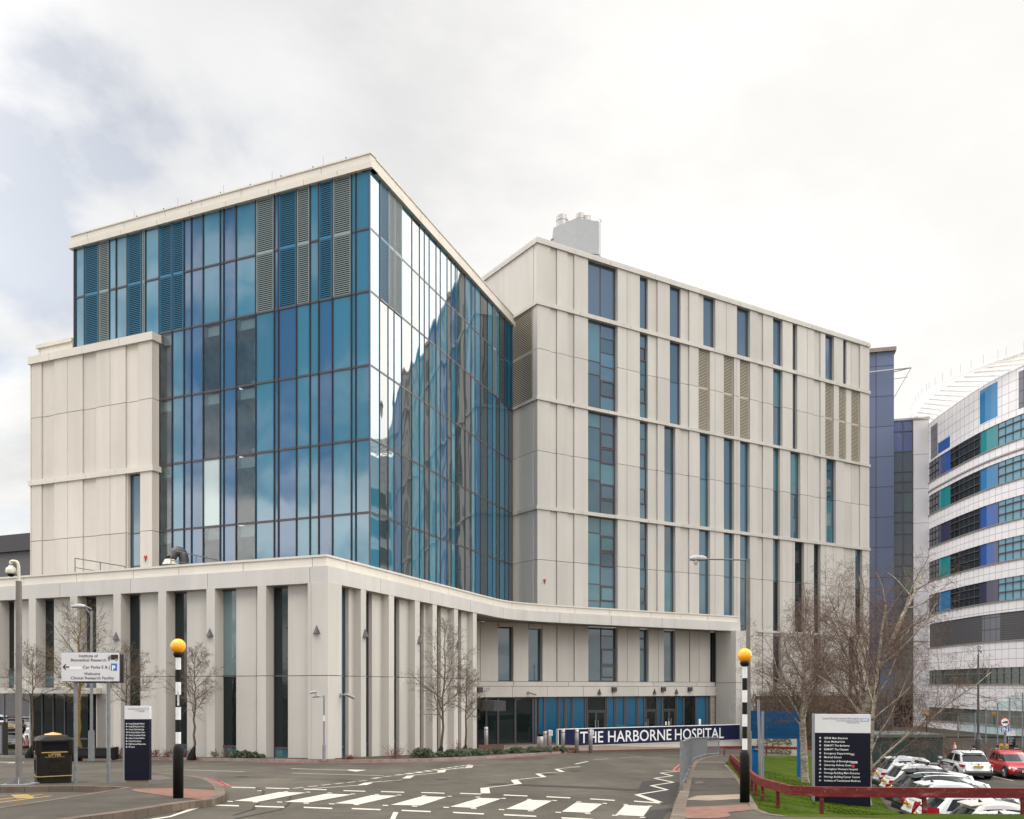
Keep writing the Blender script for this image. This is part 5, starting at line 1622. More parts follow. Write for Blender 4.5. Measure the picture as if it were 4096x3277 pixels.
bollard(2307.5, 2918, 2992, 'plain stainless bollard just before the letter T of the name wall lettering')
bollard(2362.5, 2918, 2991, 'stainless bollard with a white notice in front of the name wall lettering', True)
b = MB(); x, y, z = px(2798, 2880, 75.2); 
t = thing('terrace_post', 'single steel post standing behind the navy name wall', 'post', (x, y, E - 4.4)); b.lathe([(0, -4.4), (.13, -4.4), (.13, (HV - 2877) / F * 75.2), (0, (HV - 2876) / F * 75.2)], (x, y, E), 12); b.build('post', M['steel'], t)

# ---- lamps and camera poles ------------------------------------------
def post_z(x, y): return land(x, y)
y = 19.6; x = px(75, 0, y)[0]; z = plane_z(y) + .12
t = thing('camera_pole', 'thick galvanised pole on a base plate with a hooded dome camera on top', 'camera pole', (x, y, z))
zt = px(0, 2325, y)[2]
b = MB(); b.tube((x, y, z), (x, y, zt), .068, .062, n=20); b.build('pole', M['galv_old'], t)
b = MB(); b.box(x - .30, x + .30, y - .30, y + .30, z, z + .03)
for a in range(4):
    c, s = math.cos(a * math.pi / 2 + .5), math.sin(a * math.pi / 2 + .5)
    b.hexa([(x + c * .06 - s * .01, y + s * .06 + c * .01, z + .03), (x + c * .06 + s * .01, y + s * .06 - c * .01, z + .03), (x + c * .25 + s * .01, y + s * .25 - c * .01, z + .03), (x + c * .25 - s * .01, y + s * .25 + c * .01, z + .03),
            (x + c * .06 - s * .01, y + s * .06 + c * .01, z + .17), (x + c * .06 + s * .01, y + s * .06 - c * .01, z + .17), (x + c * .23 + s * .01, y + s * .23 - c * .01, z + .05), (x + c * .23 - s * .01, y + s * .23 + c * .01, z + .05)])
b.build('base_plate', M['galv'], t)
b = MB(); xh = px(44, 0, y)[0]
zz = px(0, 2247, y)[2]
b.path(catmull([(x, y, zt - .1), (x, y, zt + .2), (x - .01, y, zz - .07), (x - .06, y, zz), (xh, y, zz), (xh, y, zz - .06)], 5), .034, n=10); b.build('swan_neck', M['cream_metal'], t)
b = MB(); zc = px(0, 2262, y)[2]
b.lathe([(0, 0), (.05, -.005), (.055, -.03), (.10, -.06), (.112, -.16), (.10, -.19), (.0, -.19)], (xh, y, zc), 20); b.build('camera_hood', M['cream_metal'], t)
b = MB(); b.lathe([(.075, -.18), (.07, -.215), (.04, -.245), (0, -.255)], (xh, y, zc), 16); b.build('camera_dome', M['black_gloss'], t)

def lamp_head(t, x, y, z, L, w, h, dirx):
    """a rounded street-lamp head pointing along dirx from (x, y, z)"""
    b = MB(); n = 9; m = 12; ring = []
    for i in range(n + 1):
        f = i / n; ww = w * (.30 + .70 * math.sin(math.pi * (.12 + .80 * f)) ** .8); hh = h * (.25 + .75 * math.sin(math.pi * (.12 + .78 * f)))
        for k in range(m):
            a = 2 * math.pi * k / m
            ring.append((x + dirx * L * f, y + math.cos(a) * ww / 2, z + math.sin(a) * hh * (.62 if math.sin(a) > 0 else .22)))
    fs = [(i * m + k, i * m + (k + 1) % m, (i + 1) * m + (k + 1) % m, (i + 1) * m + k) for i in range(n) for k in range(m)]
    fs += [tuple(range(m)), tuple(reversed([n * m + k for k in range(m)]))]
    b.add(ring, fs, 0, True); b.build('lamp_head', M['lamp_metal'], t)
    b = MB(); b.lathe([(w * .33, 0), (w * .30, -.06), (w * .16, -.11), (0, -.125)], (x + dirx * L * .62, y, z - .02), 14); b.build('lens', M['lens'], t)
y = 22.5; x = px(2993, 0, y)[0]; z = land(x, y)
t = thing('street_lamp', 'tall weathered street lamp with a long bracket arm close behind a striped beacon', 'street lamp', (x, y, z))
zt = px(0, 2236, y)[2]
b = MB(); b.tube((x, y, z), (x, y, z + 1.35), .085, n=14); b.tube((x, y, z + 1.35), (x, y, zt), .062, .048, n=14); b.build('column', M['galv_old'], t)
za_l = px(0, 2240, y)[2]; xh = px(2826, 0, y)[0]
b = MB(); b.tube((x, y, za_l), (xh - .05, y, za_l + .02), .02, n=8); b.build('bracket_arm', M['galv_old'], t)
lamp_head(t, xh, y, za_l + .01, xh - px(2757, 0, y)[0], .20, .20, -1)
b = MB(); b.lathe([(.03, 0), (.03, .04), (.02, .06), (0, .065)], (px(2802, 0, y)[0], y, za_l + .12), 10); b.build('light_sensor', M['fixture'], t)
y = 38.2; x = px(366, 0, y)[0]; z = land(x, y) + .1
t = thing('street_lamp', 'slim grey street lamp behind the white direction sign', 'street lamp', (x, y, z))
b = MB(); b.tube((x, y, z), (x, y, z + 1.3), .13, n=14); b.tube((x, y, z + 1.3), (x, y, px(0, 2445, y)[2]), .065, .05, n=12); b.build('column', M['galv'], t)
b = MB(); zz = px(0, 2437, y)[2]
b.tube((x, y, zz - .3), (x - .28, y, zz + .12), .03, n=8); b.tube((x, y, zz), (x - .25, y, zz + .12), .035, n=8); b.build('bracket_arm', M['galv'], t)
lamp_head(t, px(345, 0, y)[0], y, px(0, 2429, y)[2], px(345, 0, y)[0] - px(288, 0, y)[0], .26, .24, -1)
# grey camera post by the podium corner
y = 38.6; x = px(1296, 0, y)[0]; z = plane_z(y) + .1
t = thing('camera_pole', 'slim blue grey post with twin floodlight cameras by the podium corner', 'camera pole', (x, y, z))
zt = px(0, 2782, y)[2]
b = MB(); b.tube((x, y, z), (x, y, px(0, 2980, y)[2]), .075, n=12); b.tube((x, y, px(0, 2980, y)[2]), (x, y, zt), .042, n=12); b.build('column', M['grey_post'], t)
b = MB(); b.tube((x, y, zt - .05), (x - .25, y, zt - .06), .02, n=6)
for dz, dx in ((.12, -.42), (-.06, -.30)):
    b.tube((x + dx - .18, y - .05, zt + dz), (x + dx + .12, y - .05, zt + dz + .03), .05, n=8)
    b.tube((x - .25, y, zt - .06), (x + dx, y - .05, zt + dz), .018, n=5)
b.build('twin_camera', M['lamp_metal'], t)
b = MB(); b.box(x - .03, x + .05, y - .06, y - .045, px(0, 2885, y)[2], px(0, 2862, y)[2]); b.build('number_plate', M['white_band'], t)
# dark camera pole in front of the curved building
y = 56; x = px(3913, 0, y)[0]; z = LOT
t = thing('camera_pole', 'dark tapering pole with a small camera in front of the curved building', 'camera pole', (x, y, z))
b = MB(); zt = px(0, 2618, y)[2]; zk = px(0, 2945, y)[2]
b.tube((x, y, z - .3), (x, y, zk - .2), .17, n=12); b.tube((x, y, zk - .2), (x, y, zk + .1), .17, .08, n=12); b.tube((x, y, zk + .1), (x, y, zt), .08, .055, n=12)
b.build('column', M['fixture'], t)
b = MB(); b.path(catmull([(x, y, zt), (x, y, zt + .45), (x + .06, y, zt + .52), (x + .14, y, zt + .46), (x + .14, y, zt + .35)], 4), .025, n=7); b.build('swan_neck', M['fixture'], t)
b = MB(); b.lathe([(0, 0), (.09, -.03), (.10, -.16), (.06, -.22), (0, -.24)], (x + .14, y, zt + .36), 12); b.build('camera_hood', M['lamp_metal'], t)

# ---- rails -------------------------------------------------------------
def guard_rail():
    uv = [(2726, 3004, 3164), (2742, 2990, 3128), (2757, 2981, 3085), (2771, 2972, 3047), (2799, 2966, 3036), (2831, 2963, 3026), (2875, 2960, 3022)]
    p0 = on_road(2722, 3176, .12)
    t = thing('guard_rail', 'galvanised pedestrian guard railing along the kerb of the path with beacon', 'guard rail', p0)
    pts = [Vector(on_road(u, vb, .12)) for u, vt, vb in uv]
    # even posts in plan, along the curve
    crv = catmull(pts, 10); L_ = [0]
    for a, c in zip(crv, crv[1:]): L_.append(L_[-1] + (c - a).length)
    n = 11
    def at(s):
        for i in range(len(crv) - 1):
            if L_[i + 1] >= s: return crv[i].lerp(crv[i + 1], (s - L_[i]) / max(1e-6, L_[i + 1] - L_[i]))
        return crv[-1]
    H = 1.0
    prev = None
    for i in range(n + 1):
        q = at(L_[-1] * i / n)
        b = MB(); b.box(q.x - .028, q.x + .028, q.y - .028, q.y + .028, q.z - .1, q.z + H); b.build('post', M['galv'], t)
        if prev is not None:
            b = MB(); up = Vector((0, 0, 1)); d = q - prev
            for h in (H - .03, .12):
                b.tube(prev + up * h, q + up * h, .022, n=6)
            m = max(4, int(d.length / .11))
            for k in range(1, m):
                r = prev + d * (k / m); b.tube(r + up * .12, r + up * (H - .03), .0075, n=4)
            b.build('infill_panel', M['galv'], t)
        prev = q
guard_rail()
def knee_rail(label, pts, posts, h, group):
    """timber rail on stub posts; pts are ground points"""
    t = thing('knee_rail', label, 'knee rail', pts[0], 0, group)
    P_ = [Vector(p) for p in pts]
    b = MB(); th, w = .15, .075
    off = offset([Vector(p[:2]) for p in pts], w / 2); of2 = offset([Vector(p[:2]) for p in pts], -w / 2)
    for i in range(len(P_) - 1):
        z0, z1 = P_[i].z + h, P_[i + 1].z + h
        b.hexa([(*off[i], z0 - th), (*off[i + 1], z1 - th), (*of2[i + 1], z1 - th), (*of2[i], z0 - th), (*off[i], z0), (*off[i + 1], z1), (*of2[i + 1], z1), (*of2[i], z0)])
    b.build('rail', M['red_rail'], t)
    for x, y, z in posts:
        b = MB(); b.box(x - .026, x + .026, y - .026, y + .026, z - .3, z + h - th); b.build('post', M['red_rail'], t)
# along the path, then round the corner to the right
path = [on_road(*p) for p in (zR(476, 1246), zR(520, 1292), zR(560, 1372), zR(604, 1446), zR(660, 1500), zR(708, 1545), zR(762, 1568), zR(818, 1606), zR(900, 1650), zR(1034, 1682))]
pth = [(edge_x(y) + .22 + (.0 if y > 17 else (17 - y) * .13), y, plane_z(y) - .0) for y in (37.5, 33, 29, 25.5, 22.5, 20, 18, 16.6, 15.5, 14.7, 14.2)] 
tail = [(4.85, 13.9, 0), (5.6, 13.75, 0), (6.6, 13.65, 0), (7.8, 13.55, 0), (9.4, 13.4, 0)]
full = pth + [(x, y, plane_z(y)) for x, y, _ in tail]
posts = []
acc = 0; seq = resample([Vector(p) for p in full], .25)
last = None
for q in seq:
    gap = 1.35 if q.y > 14.3 else 1.32
    if last is None or (q - last).length > gap: posts.append((q.x, q.y, q.z)); last = q
knee_rail('weathered red knee rail curving along the path and past the large totem sign', full, posts, .415, None)
fr_ = [(9.3, 45.5), (10.2, 48.5), (12, 50.2), (14.5, 50.6), (17.5, 50.4), (20, 50)]
fp = [(x, y, land(x, y)) for x, y in fr_]
knee_rail('red knee rail along the far edge of the grass beside the road', fp, [tuple(q) for q in resample([Vector(p) for p in fp], 2.0)], .58, None)

# ---- sign backs, posts and boards in the grass -------------------------
y = 31.0
xa, xb = px(2992, 0, y)[0], px(3196, 0, y)[0]
t = thing('blue_sign_board', 'large plain blue board on tall blue posts behind the grass', 'sign board', (xa, y, land(xa, y)))
b = MB(); bd = Board(xa, y, E, R(0)); W_ = xb - xa
z_t, z_b = (HV - 2843) / F * y, (HV - 2957) / F * y; hh = (z_t - z_b) / 6
for k in range(6): bd.box(b, 0, W_, z_t - (k + 1) * hh + .008, z_t - k * hh, -.04, 0)
bd.box(b, .02, W_ - .02, z_b + .02, z_t - .02, -.035, -.012)
b.build('board', M['blue_board'], t)
for xx in (xb + .02, xa + .02):
    b = MB(); b.box(xx - .05, xx + .05, y + .045, y + .14, land(xx, y) - .3, E + z_t - .5); b.build('post', M['blue_post'], t)
y = 24.0
for u, vt, vb_, name, lab, mt, w in ((3011, 2985, 3110, 'blue_post', 'taller of two short blue posts beside the path', 'blue_post', .05), (3021, 3000, 3126, 'blue_post', 'shorter of two short blue posts beside the path', 'blue_post', .062)):
    x = px(u, 0, y)[0]; z = land(x, y)
    t = thing(name, lab, 'post', (x, y, z)); b = MB(); b.box(x - w, x + w, y - .04, y + .04, z - .2, px(0, vt, y)[2]); b.build('shaft', M[mt], t)
    b = MB(); b.box(x - w - .004, x + w + .004, y - .044, y + .044, px(0, vt, y)[2] - .05, px(0, vt, y)[2] + .012); b.build('cap', M['blue_board'], t)
    y -= 1.2
y = 24.5
for u0_, u1_, vt, vb_, lab in ((3028, 3047, 2799, 3092, 'tall bare grey sign post leaning slightly in the grass'), (3046, 3054, 2846, 3085, 'thin grey sign post just behind the taller leaning one')):
    xt, xb_ = px((u0_ + 5), 0, y)[0], px(u1_ - 3, 0, y)[0]; z = land(xb_, y)
    t = thing('sign_post', lab, 'post', (xb_, y, z)); b = MB(); b.tube((xb_, y, z - .2), (xt, y, px(0, vt, y)[2]), .038, n=10); b.build('shaft', M['grey_post'], t)
    b = MB(); b.tube((xt, y, px(0, vt, y)[2]), (xt, y, px(0, vt, y)[2] + .02), .041, n=10); b.build('cap', M['fixture'], t); y += 1.5
# low concrete wall with creeper behind the blue board
y = 58.0; xa, xb = px(2992, 0, y)[0], px(3195, 0, y)[0]
t = thing('garden_wall', 'pale low wall with thin creeper stems under the blue board', 'wall', (xa, y, land(xa, y)))
b = MB(); b.box(xa, xb, y, y + .3, land(xa, y) - .6, E - 3.25); b.build('wall', plain('pale_wall_render', (.36, .34, .28), .85), t)
b = MB(); r3 = random.Random(5)
for k in range(500):
    xx = r3.uniform(xa + .6, xb - .5); zz = E - r3.choice((3.5, 3.7, 4.1, 4.35, 4.5)) + r3.gauss(0, .09); s = .07
    b.add([(xx - s, y - .03, zz), (xx + s, y - .04, zz - .03), (xx, y - .06, zz + s)], [(0, 1, 2)])
b.build('creeper', M['leaf_pale'], t)
# ================================================================== curved building and its neighbours
M['tile'] = tiled('white_cladding_tiles', (.82, .79, .795), (.20, .17, .17), 1.05, 1.05, .022, .35)
M['tile_big'] = tiled('large_white_cladding', (.74, .71, .72), (.19, .13, .13), 2.4, 4.4, .03, .4)
M['tower_blue'] = tiled('slate_blue_cladding', (.10, .125, .195), (.03, .035, .055), 2.45, 3.9, .05, .35, var=.10)
M['band_dark'] = tiled('dark_louvre_band', (.085, .08, .085), (.05, .048, .05), 6, .25, .05, .5)
M['band_mid'] = tiled('mid_grey_panels', (.16, .16, .185), (.05, .05, .06), 1.05, 1.3, .05, .4)
def tint(n, c): M[n] = glass(n, c, 1.5, .01, isl=.08)
tint('q_blue', (.03, .10, .36)); tint('q_teal', (.02, .24, .26)); tint('q_cyan', (.03, .20, .42)); tint('q_purple', (.045, .045, .09)); tint('q_slate', (.08, .10, .22))
tint('q_light', (.10, .28, .38)); tint('q_dark', (.018, .026, .028)); tint('q_grey', (.06, .07, .08)); tint('q_green', (.07, .10, .085))
cb = thing('curved_building', 'white tiled curved hospital block with ribbon windows and coloured panels', 'hospital', (53.0, 105.0, LOT))
qpts = catmull([(55.4, 122), (53.3, 113.5), (52.72, 107), (52.50, 101), (52.72, 96.5), (53.6, 91.8), (55.3, 86), (58.0, 79.5)], 8)[8:]
qlen = [0.0]
for a, c in zip(qpts, qpts[1:]): qlen.append(qlen[-1] + (c - a).length)
def q_at_u(u):
    k = (u - CU) / F
    for i in range(len(qpts) - 1):
        f0 = qpts[i].x - k * qpts[i].y; f1 = qpts[i + 1].x - k * qpts[i + 1].y
        if f0 <= 0 <= f1 or f1 <= 0 <= f0 and abs(f1 - f0) > 1e-9:
            t = f0 / (f0 - f1); return qlen[i] + (qlen[i + 1] - qlen[i]) * t
    return qlen[-1] if k > .5 else 0.0
def q_pt(s):
    s = min(max(s, 0), qlen[-1])
    for i in range(len(qlen) - 1):
        if qlen[i + 1] >= s:
            return qpts[i].lerp(qpts[i + 1], (s - qlen[i]) / (qlen[i + 1] - qlen[i])), (qpts[i + 1] - qpts[i]).normalized()
def q_strip(b, s0, s1, z0, z1, d, m=0, th=.25):
    n = max(1, int((s1 - s0) / 1.05 + .5))
    for i in range(n):
        sa, sb = s0 + (s1 - s0) * i / n, s0 + (s1 - s0) * (i + 1) / n
        (pa, ta), (pb, tb) = q_pt(sa), q_pt(sb)
        na, nb_ = Vector((ta.y, -ta.x)), Vector((tb.y, -tb.x))
        a, c = pa + na * d, pb + nb_ * d; a2, c2 = pa + na * (d - th), pb + nb_ * (d - th)
        f0 = len(b.f)
        b.hexa([(*a, z0), (*c, z0), (*c2, z0), (*a2, z0), (*a, z1), (*c, z1), (*c2, z1), (*a2, z1)], m)
        b.uv[f0 + 2] = [(sa, z0), (sb, z0), (sb, z1), (sa, z1)]
        for k in (0, 1, 3, 4, 5): b.uv[f0 + k] = [(sa, z0), (sb, z0), (sb, z1), (sa, z1)]
QE = E; SQ = qlen[-1]
# side that faces us: walking from far to near, the street is on the right-hand side (ta.y, -ta.x) -> flip sign if needed
test_p, test_t = q_pt(SQ * .5)
SGN = 1 if Vector((test_t.y, -test_t.x)).dot(-test_p) > 0 else -1
if SGN < 0:
    _qs = q_strip
    def q_strip(b, s0, s1, z0, z1, d, m=0, th=.25):
        n = max(1, int((s1 - s0) / 1.05 + .5))
        for i in range(n):
            sa, sb = s0 + (s1 - s0) * i / n, s0 + (s1 - s0) * (i + 1) / n
            (pa, ta), (pb, tb) = q_pt(sa), q_pt(sb)
            na, nb_ = Vector((-ta.y, ta.x)), Vector((-tb.y, tb.x))
            a, c = pa + na * d, pb + nb_ * d; a2, c2 = pa + na * (d - th), pb + nb_ * (d - th)
            f0 = len(b.f)
            b.hexa([(*a, z0), (*c, z0), (*c2, z0), (*a2, z0), (*a, z1), (*c, z1), (*c2, z1), (*a2, z1)], m)
            for k in range(6): b.uv[f0 + k] = [(sa, z0), (sb, z0), (sb, z1), (sa, z1)]
            b.uv[f0 + 2] = [(sa, z0), (sb, z0), (sb, z1), (sa, z1)]
wr = [(28.56, 26.08), (24.35, 21.9), (20.1, 17.7), (15.9, 13.5), (11.7, 9.3), (8.0, 5.0), (2.1, .35), (-2.55, -4.1)]
b = MB(); top = 33.6
zs = [top] + [z for r in wr for z in r] + [-6.5]
for i in range(0, len(zs) - 1, 2):
    b = MB(); q_strip(b, 0, SQ, QE + zs[i + 1], QE + zs[i], 0); b.build('tiled_band', M['tile'], cb)
M['sill'] = plain('sill_metal', (.26, .235, .21), .5)
for z0, z1 in wr + [(0, 24.95)]:
    b = MB(); q_strip(b, 0, SQ, QE + z1 - .12, QE + z1, .10, 0, .3); b.build('sill_band', M['sill'], cb)
seg_u = [3722, 3752, 3776, 3800, 3918, 3970, 3991, 4300]
qs = [0.0] + [q_at_u(u) for u in seg_u[1:-1]] + [SQ]
colr = [('q_grey', 'q_slate', 'q_blue', 'q_dark', 'q_teal', 'q_teal', 'q_light'), ('q_grey', 'q_teal', 'q_teal', 'q_dark', 'q_cyan', 'q_cyan', 'q_light'), ('q_grey', 'q_purple', 'q_purple', 'q_dark', 'q_blue', 'q_blue', 'q_light'),
        ('q_grey', 'q_teal', 'q_teal', 'q_dark', 'q_blue', 'q_slate', 'q_light'), ('q_grey', 'q_cyan', 'q_cyan', 'q_dark', 'q_purple', 'q_purple', 'q_light')]
for ri, (z0, z1) in enumerate(wr[:5]):
    g = MB(); fr = MB(); keys = list(dict.fromkeys(colr[ri]))
    for i in range(7):
        q_strip(g, qs[i], qs[i + 1], QE + z1, QE + z0, -.10, keys.index(colr[ri][i]), .1)
        if i in (0, 3, 6):
            n = max(1, int((qs[i + 1] - qs[i]) / 1.05))
            for k in range(n + 1):
                s = qs[i] + (qs[i + 1] - qs[i]) * k / n; q_strip(fr, max(0, s - .04), min(SQ, s + .04), QE + z1, QE + z0, -.05, 0, .1)
            for f_ in (.38, .76): q_strip(fr, qs[i], qs[i + 1], QE + z1 + (z0 - z1) * f_ - .05, QE + z1 + (z0 - z1) * f_ + .05, .02, 0, .1)
    o = g.build('ribbon_window', [M[k] for k in keys], cb); fr.build('window_frame', M['frame'], o)
b = MB(); s1, s2 = q_at_u(3926), q_at_u(3997)
q_strip(b, 0, s1, QE + 5, QE + 8, -.08, 0, .1); q_strip(b, s1, s2, QE + 5, QE + 8, -.08, 1, .1); q_strip(b, s2, SQ, QE + 5, QE + 8, -.08, 0, .1)
b.build('louvre_band', [M['band_dark'], M['band_mid']], cb)
for z0, z1 in wr[6:]:
    g = MB(); fr = MB(); q_strip(g, 0, SQ, QE + z1, QE + z0, -.12, 0, .1)
    n = int(SQ / 1.1)
    for k in range(n + 1): q_strip(fr, max(0, SQ * k / n - .04), min(SQ, SQ * k / n + .04), QE + z1, QE + z0, -.06, 0, .1)
    o = g.build('ribbon_window', M['q_green'], cb); fr.build('window_frame', M['frame'], o)
    b = MB(); q_strip(b, 0, SQ, QE + z1 + (z0 - z1) * .62, QE + z1 + (z0 - z1) * .67, .35, 0, .05); b.build('sun_rail', M['galv'], cb)
b = MB(); q_strip(b, q_at_u(3920), q_at_u(3990), QE + 29.4, QE + 33.2, .02, 0, .1); b.build('blue_panel', M['q_cyan'], cb)
b = MB(); q_strip(b, q_at_u(3752), q_at_u(3800), QE + 28.9, QE + 30.2, .02, 0, .1); b.build('blue_panel', M['q_blue'], cb)
b = MB(); q_strip(b, q_at_u(4075), SQ, QE + 29.2, QE + 33.1, .02, 0, .1); b.build('louvre_panel', M['band_mid'], cb)
b = MB(); q_strip(b, q_at_u(3724), q_at_u(3750), QE + 28.8, QE + 32.9, .02, 0, .1); b.build('louvre_panel', M['band_mid'], cb)
# sweeping roof edge that overhangs most at its far left end
ce = catmull([(51.6, 115.5), (50.2, 111.4), (49.2, 107.2), (49.1, 103.6), (49.7, 100.0), (50.95, 96.5), (53.1, 92.6), (55.2, 87), (57.9, 80)], 5)
b = MB(); nC = len(ce)
ci = [q_pt(SQ * i / (nC - 1))[0] + Vector((1.2, 0)) for i in range(nC)]
for i in range(nC - 1):
    b.hexa([(*ce[i], QE + 34.7), (*ce[i + 1], QE + 34.7), (*ci[i + 1], QE + 34.45), (*ci[i], QE + 34.45), (*ce[i], QE + 34.95), (*ce[i + 1], QE + 34.95), (*ci[i + 1], QE + 34.7), (*ci[i], QE + 34.7)])
for i in range(0, nC, 2):
    w = q_pt(SQ * i / (nC - 1))[0]
    b.tube((*(ce[i].lerp(w, .25)), QE + 34.55), (w.x, w.y, QE + 33.7), .09, n=5)
cm, cnt, cbs = newmat('translucent_canopy')
cnt.nodes.remove(cbs)
tr_ = nd(cnt, 'ShaderNodeBsdfTransparent'); tl_ = nd(cnt, 'ShaderNodeBsdfTranslucent'); tl_.inputs[0].default_value = (.85, .84, .82, 1); df_ = nd(cnt, 'ShaderNodeBsdfDiffuse'); df_.inputs[0].default_value = (.75, .73, .70, 1)
m1_, m2_ = nd(cnt, 'ShaderNodeMixShader'), nd(cnt, 'ShaderNodeMixShader'); m1_.inputs[0].default_value = .35; m2_.inputs[0].default_value = .40
cnt.links.new(tl_.outputs[0], m1_.inputs[1]); cnt.links.new(df_.outputs[0], m1_.inputs[2]); cnt.links.new(m1_.outputs[0], m2_.inputs[1]); cnt.links.new(tr_.outputs[0], m2_.inputs[2])
cnt.links.new(m2_.outputs[0], cnt.nodes['Material Output'].inputs[0])
b.build('roof_canopy', cm, cb)
b = MB()
for k in range(22):
    p = ce[min(nC - 1, int((k + .5) / 22 * nC))]; b.tube((p.x + .3, p.y, QE + 34.9), (p.x + .3, p.y, QE + 36.1), .012, n=4)
b.build('air_terminals', M['galv'], cb)
# flat return and stair glazing to the left of the curve
c0 = q_pt(0)[0]
FR = Facade(c0.x + .02, c0.y, -3.93, 1.0)
def fstrip(b, fc, s0, s1, z0, z1, d0, d1, m=0):
    f0 = len(b.f); b.fbox(fc, s0, s1, z0, z1, d0, d1, m)
    for k in range(6): b.uv[f0 + k] = [(s0, z0), (s1, z0), (s1, z1), (s0, z1)] if k in (2, 4) else [(s0, z0)] * 4
b = MB(); sa, sb, sc = 0.0, FR.s(3651), FR.s(3574)
fstrip(b, FR, sa, sb, QE - 6.5, QE + 34.3, -1, 0); b.build('clad_return', M['tile_big'], cb)
b = MB(); b.fbox(FR, sa - .1, sc + .1, QE + 34.3, QE + 34.55, -1, .1); b.build('coping', M['plant_grey'], cb)
g = MB(); fr = MB(); nrow = 30; zz = QE + 34.3; r4 = random.Random(9)
z = QE - 1.5; hts = []
while z < zz - .3:
    h = r4.choice((1.5, 2.6, 2.6, 1.3)); h = min(h, zz - z); hts.append((z, h)); z += h
for z, h in hts:
    for k in range(2):
        a, c = sb + (sc - sb) * k / 2, sb + (sc - sb) * (k + 1) / 2
        g.fbox(FR, a + .05, c - .05, z + .04, z + h - .04, -.5, -.05, 0 if z > QE + 30 else r4.choice((1, 1, 2)))
    fr.fbox(FR, sb, sc, z - .05, z + .05, -.2, .02)
for k in range(3):
    s = sb + (sc - sb) * k / 2; fr.fbox(FR, s - .05, s + .05, QE - 6.5, zz, -.2, .04)
g.fbox(FR, sb, sc, QE - 6.5, QE - 1.5, -.5, -.05, 3)
o = g.build('stair_glazing', [M['q_slate'], M['q_grey'], M['q_green'], M['pane_dark']], cb); fr.build('mullion_grid', M['frame'], o)
# slate blue tower
bt_ = thing('blue_tower', 'slender slate blue clad tower between the stone block and the curved building', 'tower', (46, 114, LOT))
FT = Facade(*FR.pt(sc, .35, 0)[:2], -3.93, 1.0)
b = MB(); fstrip(b, FT, 0, 9.5, QE - 6.5, QE + 43.2, -8, 0); b.build('clad_wall', M['tower_blue'], bt_)
b = MB(); b.fbox(FT, -.25, 9.5, QE + 43.2, QE + 43.7, -8, .35); b.build('roof', plain('rusty_roof_edge', (.22, .18, .15), .7), bt_)
b = MB(); b.tube(FT.pt(-1.9, .9, QE + 40.6), FT.pt(9.0, .9, QE + 40.2), .10, n=6); b.tube(FT.pt(-1.9, .9, QE + 40.6), FT.pt(0, .1, QE + 40.5), .06, n=6)
b.tube(FT.pt(-1.9, .9, QE + 40.6), FT.pt(0, .1, QE + 37.2), .04, n=6); b.tube(FT.pt(-1.5, .7, QE + 39.5), FT.pt(0, .1, QE + 39.6), .04, n=6); b.build('cleaning_rail', M['plant_grey'], bt_)
# ground floor glass screen fence in front of the curved building
t = thing('glass_screen', 'row of grey posts with glass panels along the front of the curved building', 'screen fence', (45, 84, LOT))
gp = [px(u, 0, y)[:2] for u, y in ((3832, 88), (3900, 84), (3990, 79), (4090, 74), (4180, 71))]
gc = resample([Vector(p) for p in gp], 2.1)
for i, p in enumerate(gc):
    h = 2.2 + 2.6 * smooth(84, 74, p.y) if p.y < 84 else 2.2
    h = 2.3 + max(0, (86 - p.y)) * .2
    b = MB(); b.tube((p.x, p.y, LOT), (p.x, p.y, LOT + h), .06, n=8); b.build('post', M['grey_post'], t)
    if i:
        q = gc[i - 1]
        b = MB(); d = (p - q).normalized(); n_ = Vector((-d.y, d.x)) * .015; a_, c_ = q + d * .12, p - d * .12
        b.quad((*a_, LOT + .5), (*c_, LOT + .5), (*c_, LOT + h - .25), (*a_, LOT + h - .25))
        b.build('glass_panel', M['vision'], t)
# dark building at the far left
db = thing('grey_building', 'dark grey clad building rising low behind the cream concrete podium', 'building', (-52, 92, plane_z(79)))
b = MB(); f0 = Facade(-32.5, 88, -2.323, 1.0)
zt = (HV - 2163) / F * 90; b.fbox(f0, 0, 40, E - 6, E + zt, -12, 0); b.build('wall', M['far_grey'], db)
b = MB(); b.fbox(f0, -.3, 40.3, E + zt, E + (HV - 2090) / F * 90, -12, .4); b.build('roof_band', M['far_dark'], db)
b = MB()
for k in range(14): b.tube(f0.pt(1 + k * 1.1, .45, E + zt + .2), f0.pt(1.5 + k * 1.1, .9, E + zt - .05), .05, n=5)
b.tube(f0.pt(0, .9, E + zt - .1), f0.pt(20, .9, E + zt - .1), .05, n=5); b.build('gutter_brackets', M['galv'], db)
b = MB()
for s in (3, 6.5, 11): b.tube(f0.pt(s, -.5, E + 16), f0.pt(s, -.5, E + 18.4), .04, n=5)
b.build('aerial', M['fixture'], db)
# green cabin
y = 53.0; xa, xb = px(3452, 0, y)[0], px(3771, 0, y)[0]
gcn = thing('green_cabin', 'dark green steel cabin behind the car park trees', 'cabin', (xa, y, LOT))
b = MB(); zt = E + (HV - 2950) / F * y
b.box(xa, xb, y, y + 4, LOT - .2, zt); 
b.build('body', M['green_cabin'], gcn)
b = MB(); b.box(xa - .1, xb + .1, y - .12, y + 4.1, zt, zt + .18); b.build('roof', plain('cabin_roof', (.06, .075, .065), .6), gcn)
b = MB()
for k in range(1, 8): x = xa + (xb - xa) * k / 8; b.box(x - .03, x + .03, y - .02, y - .001, LOT, zt)
b.build('panel_ribs', M['green_cabin'], gcn)

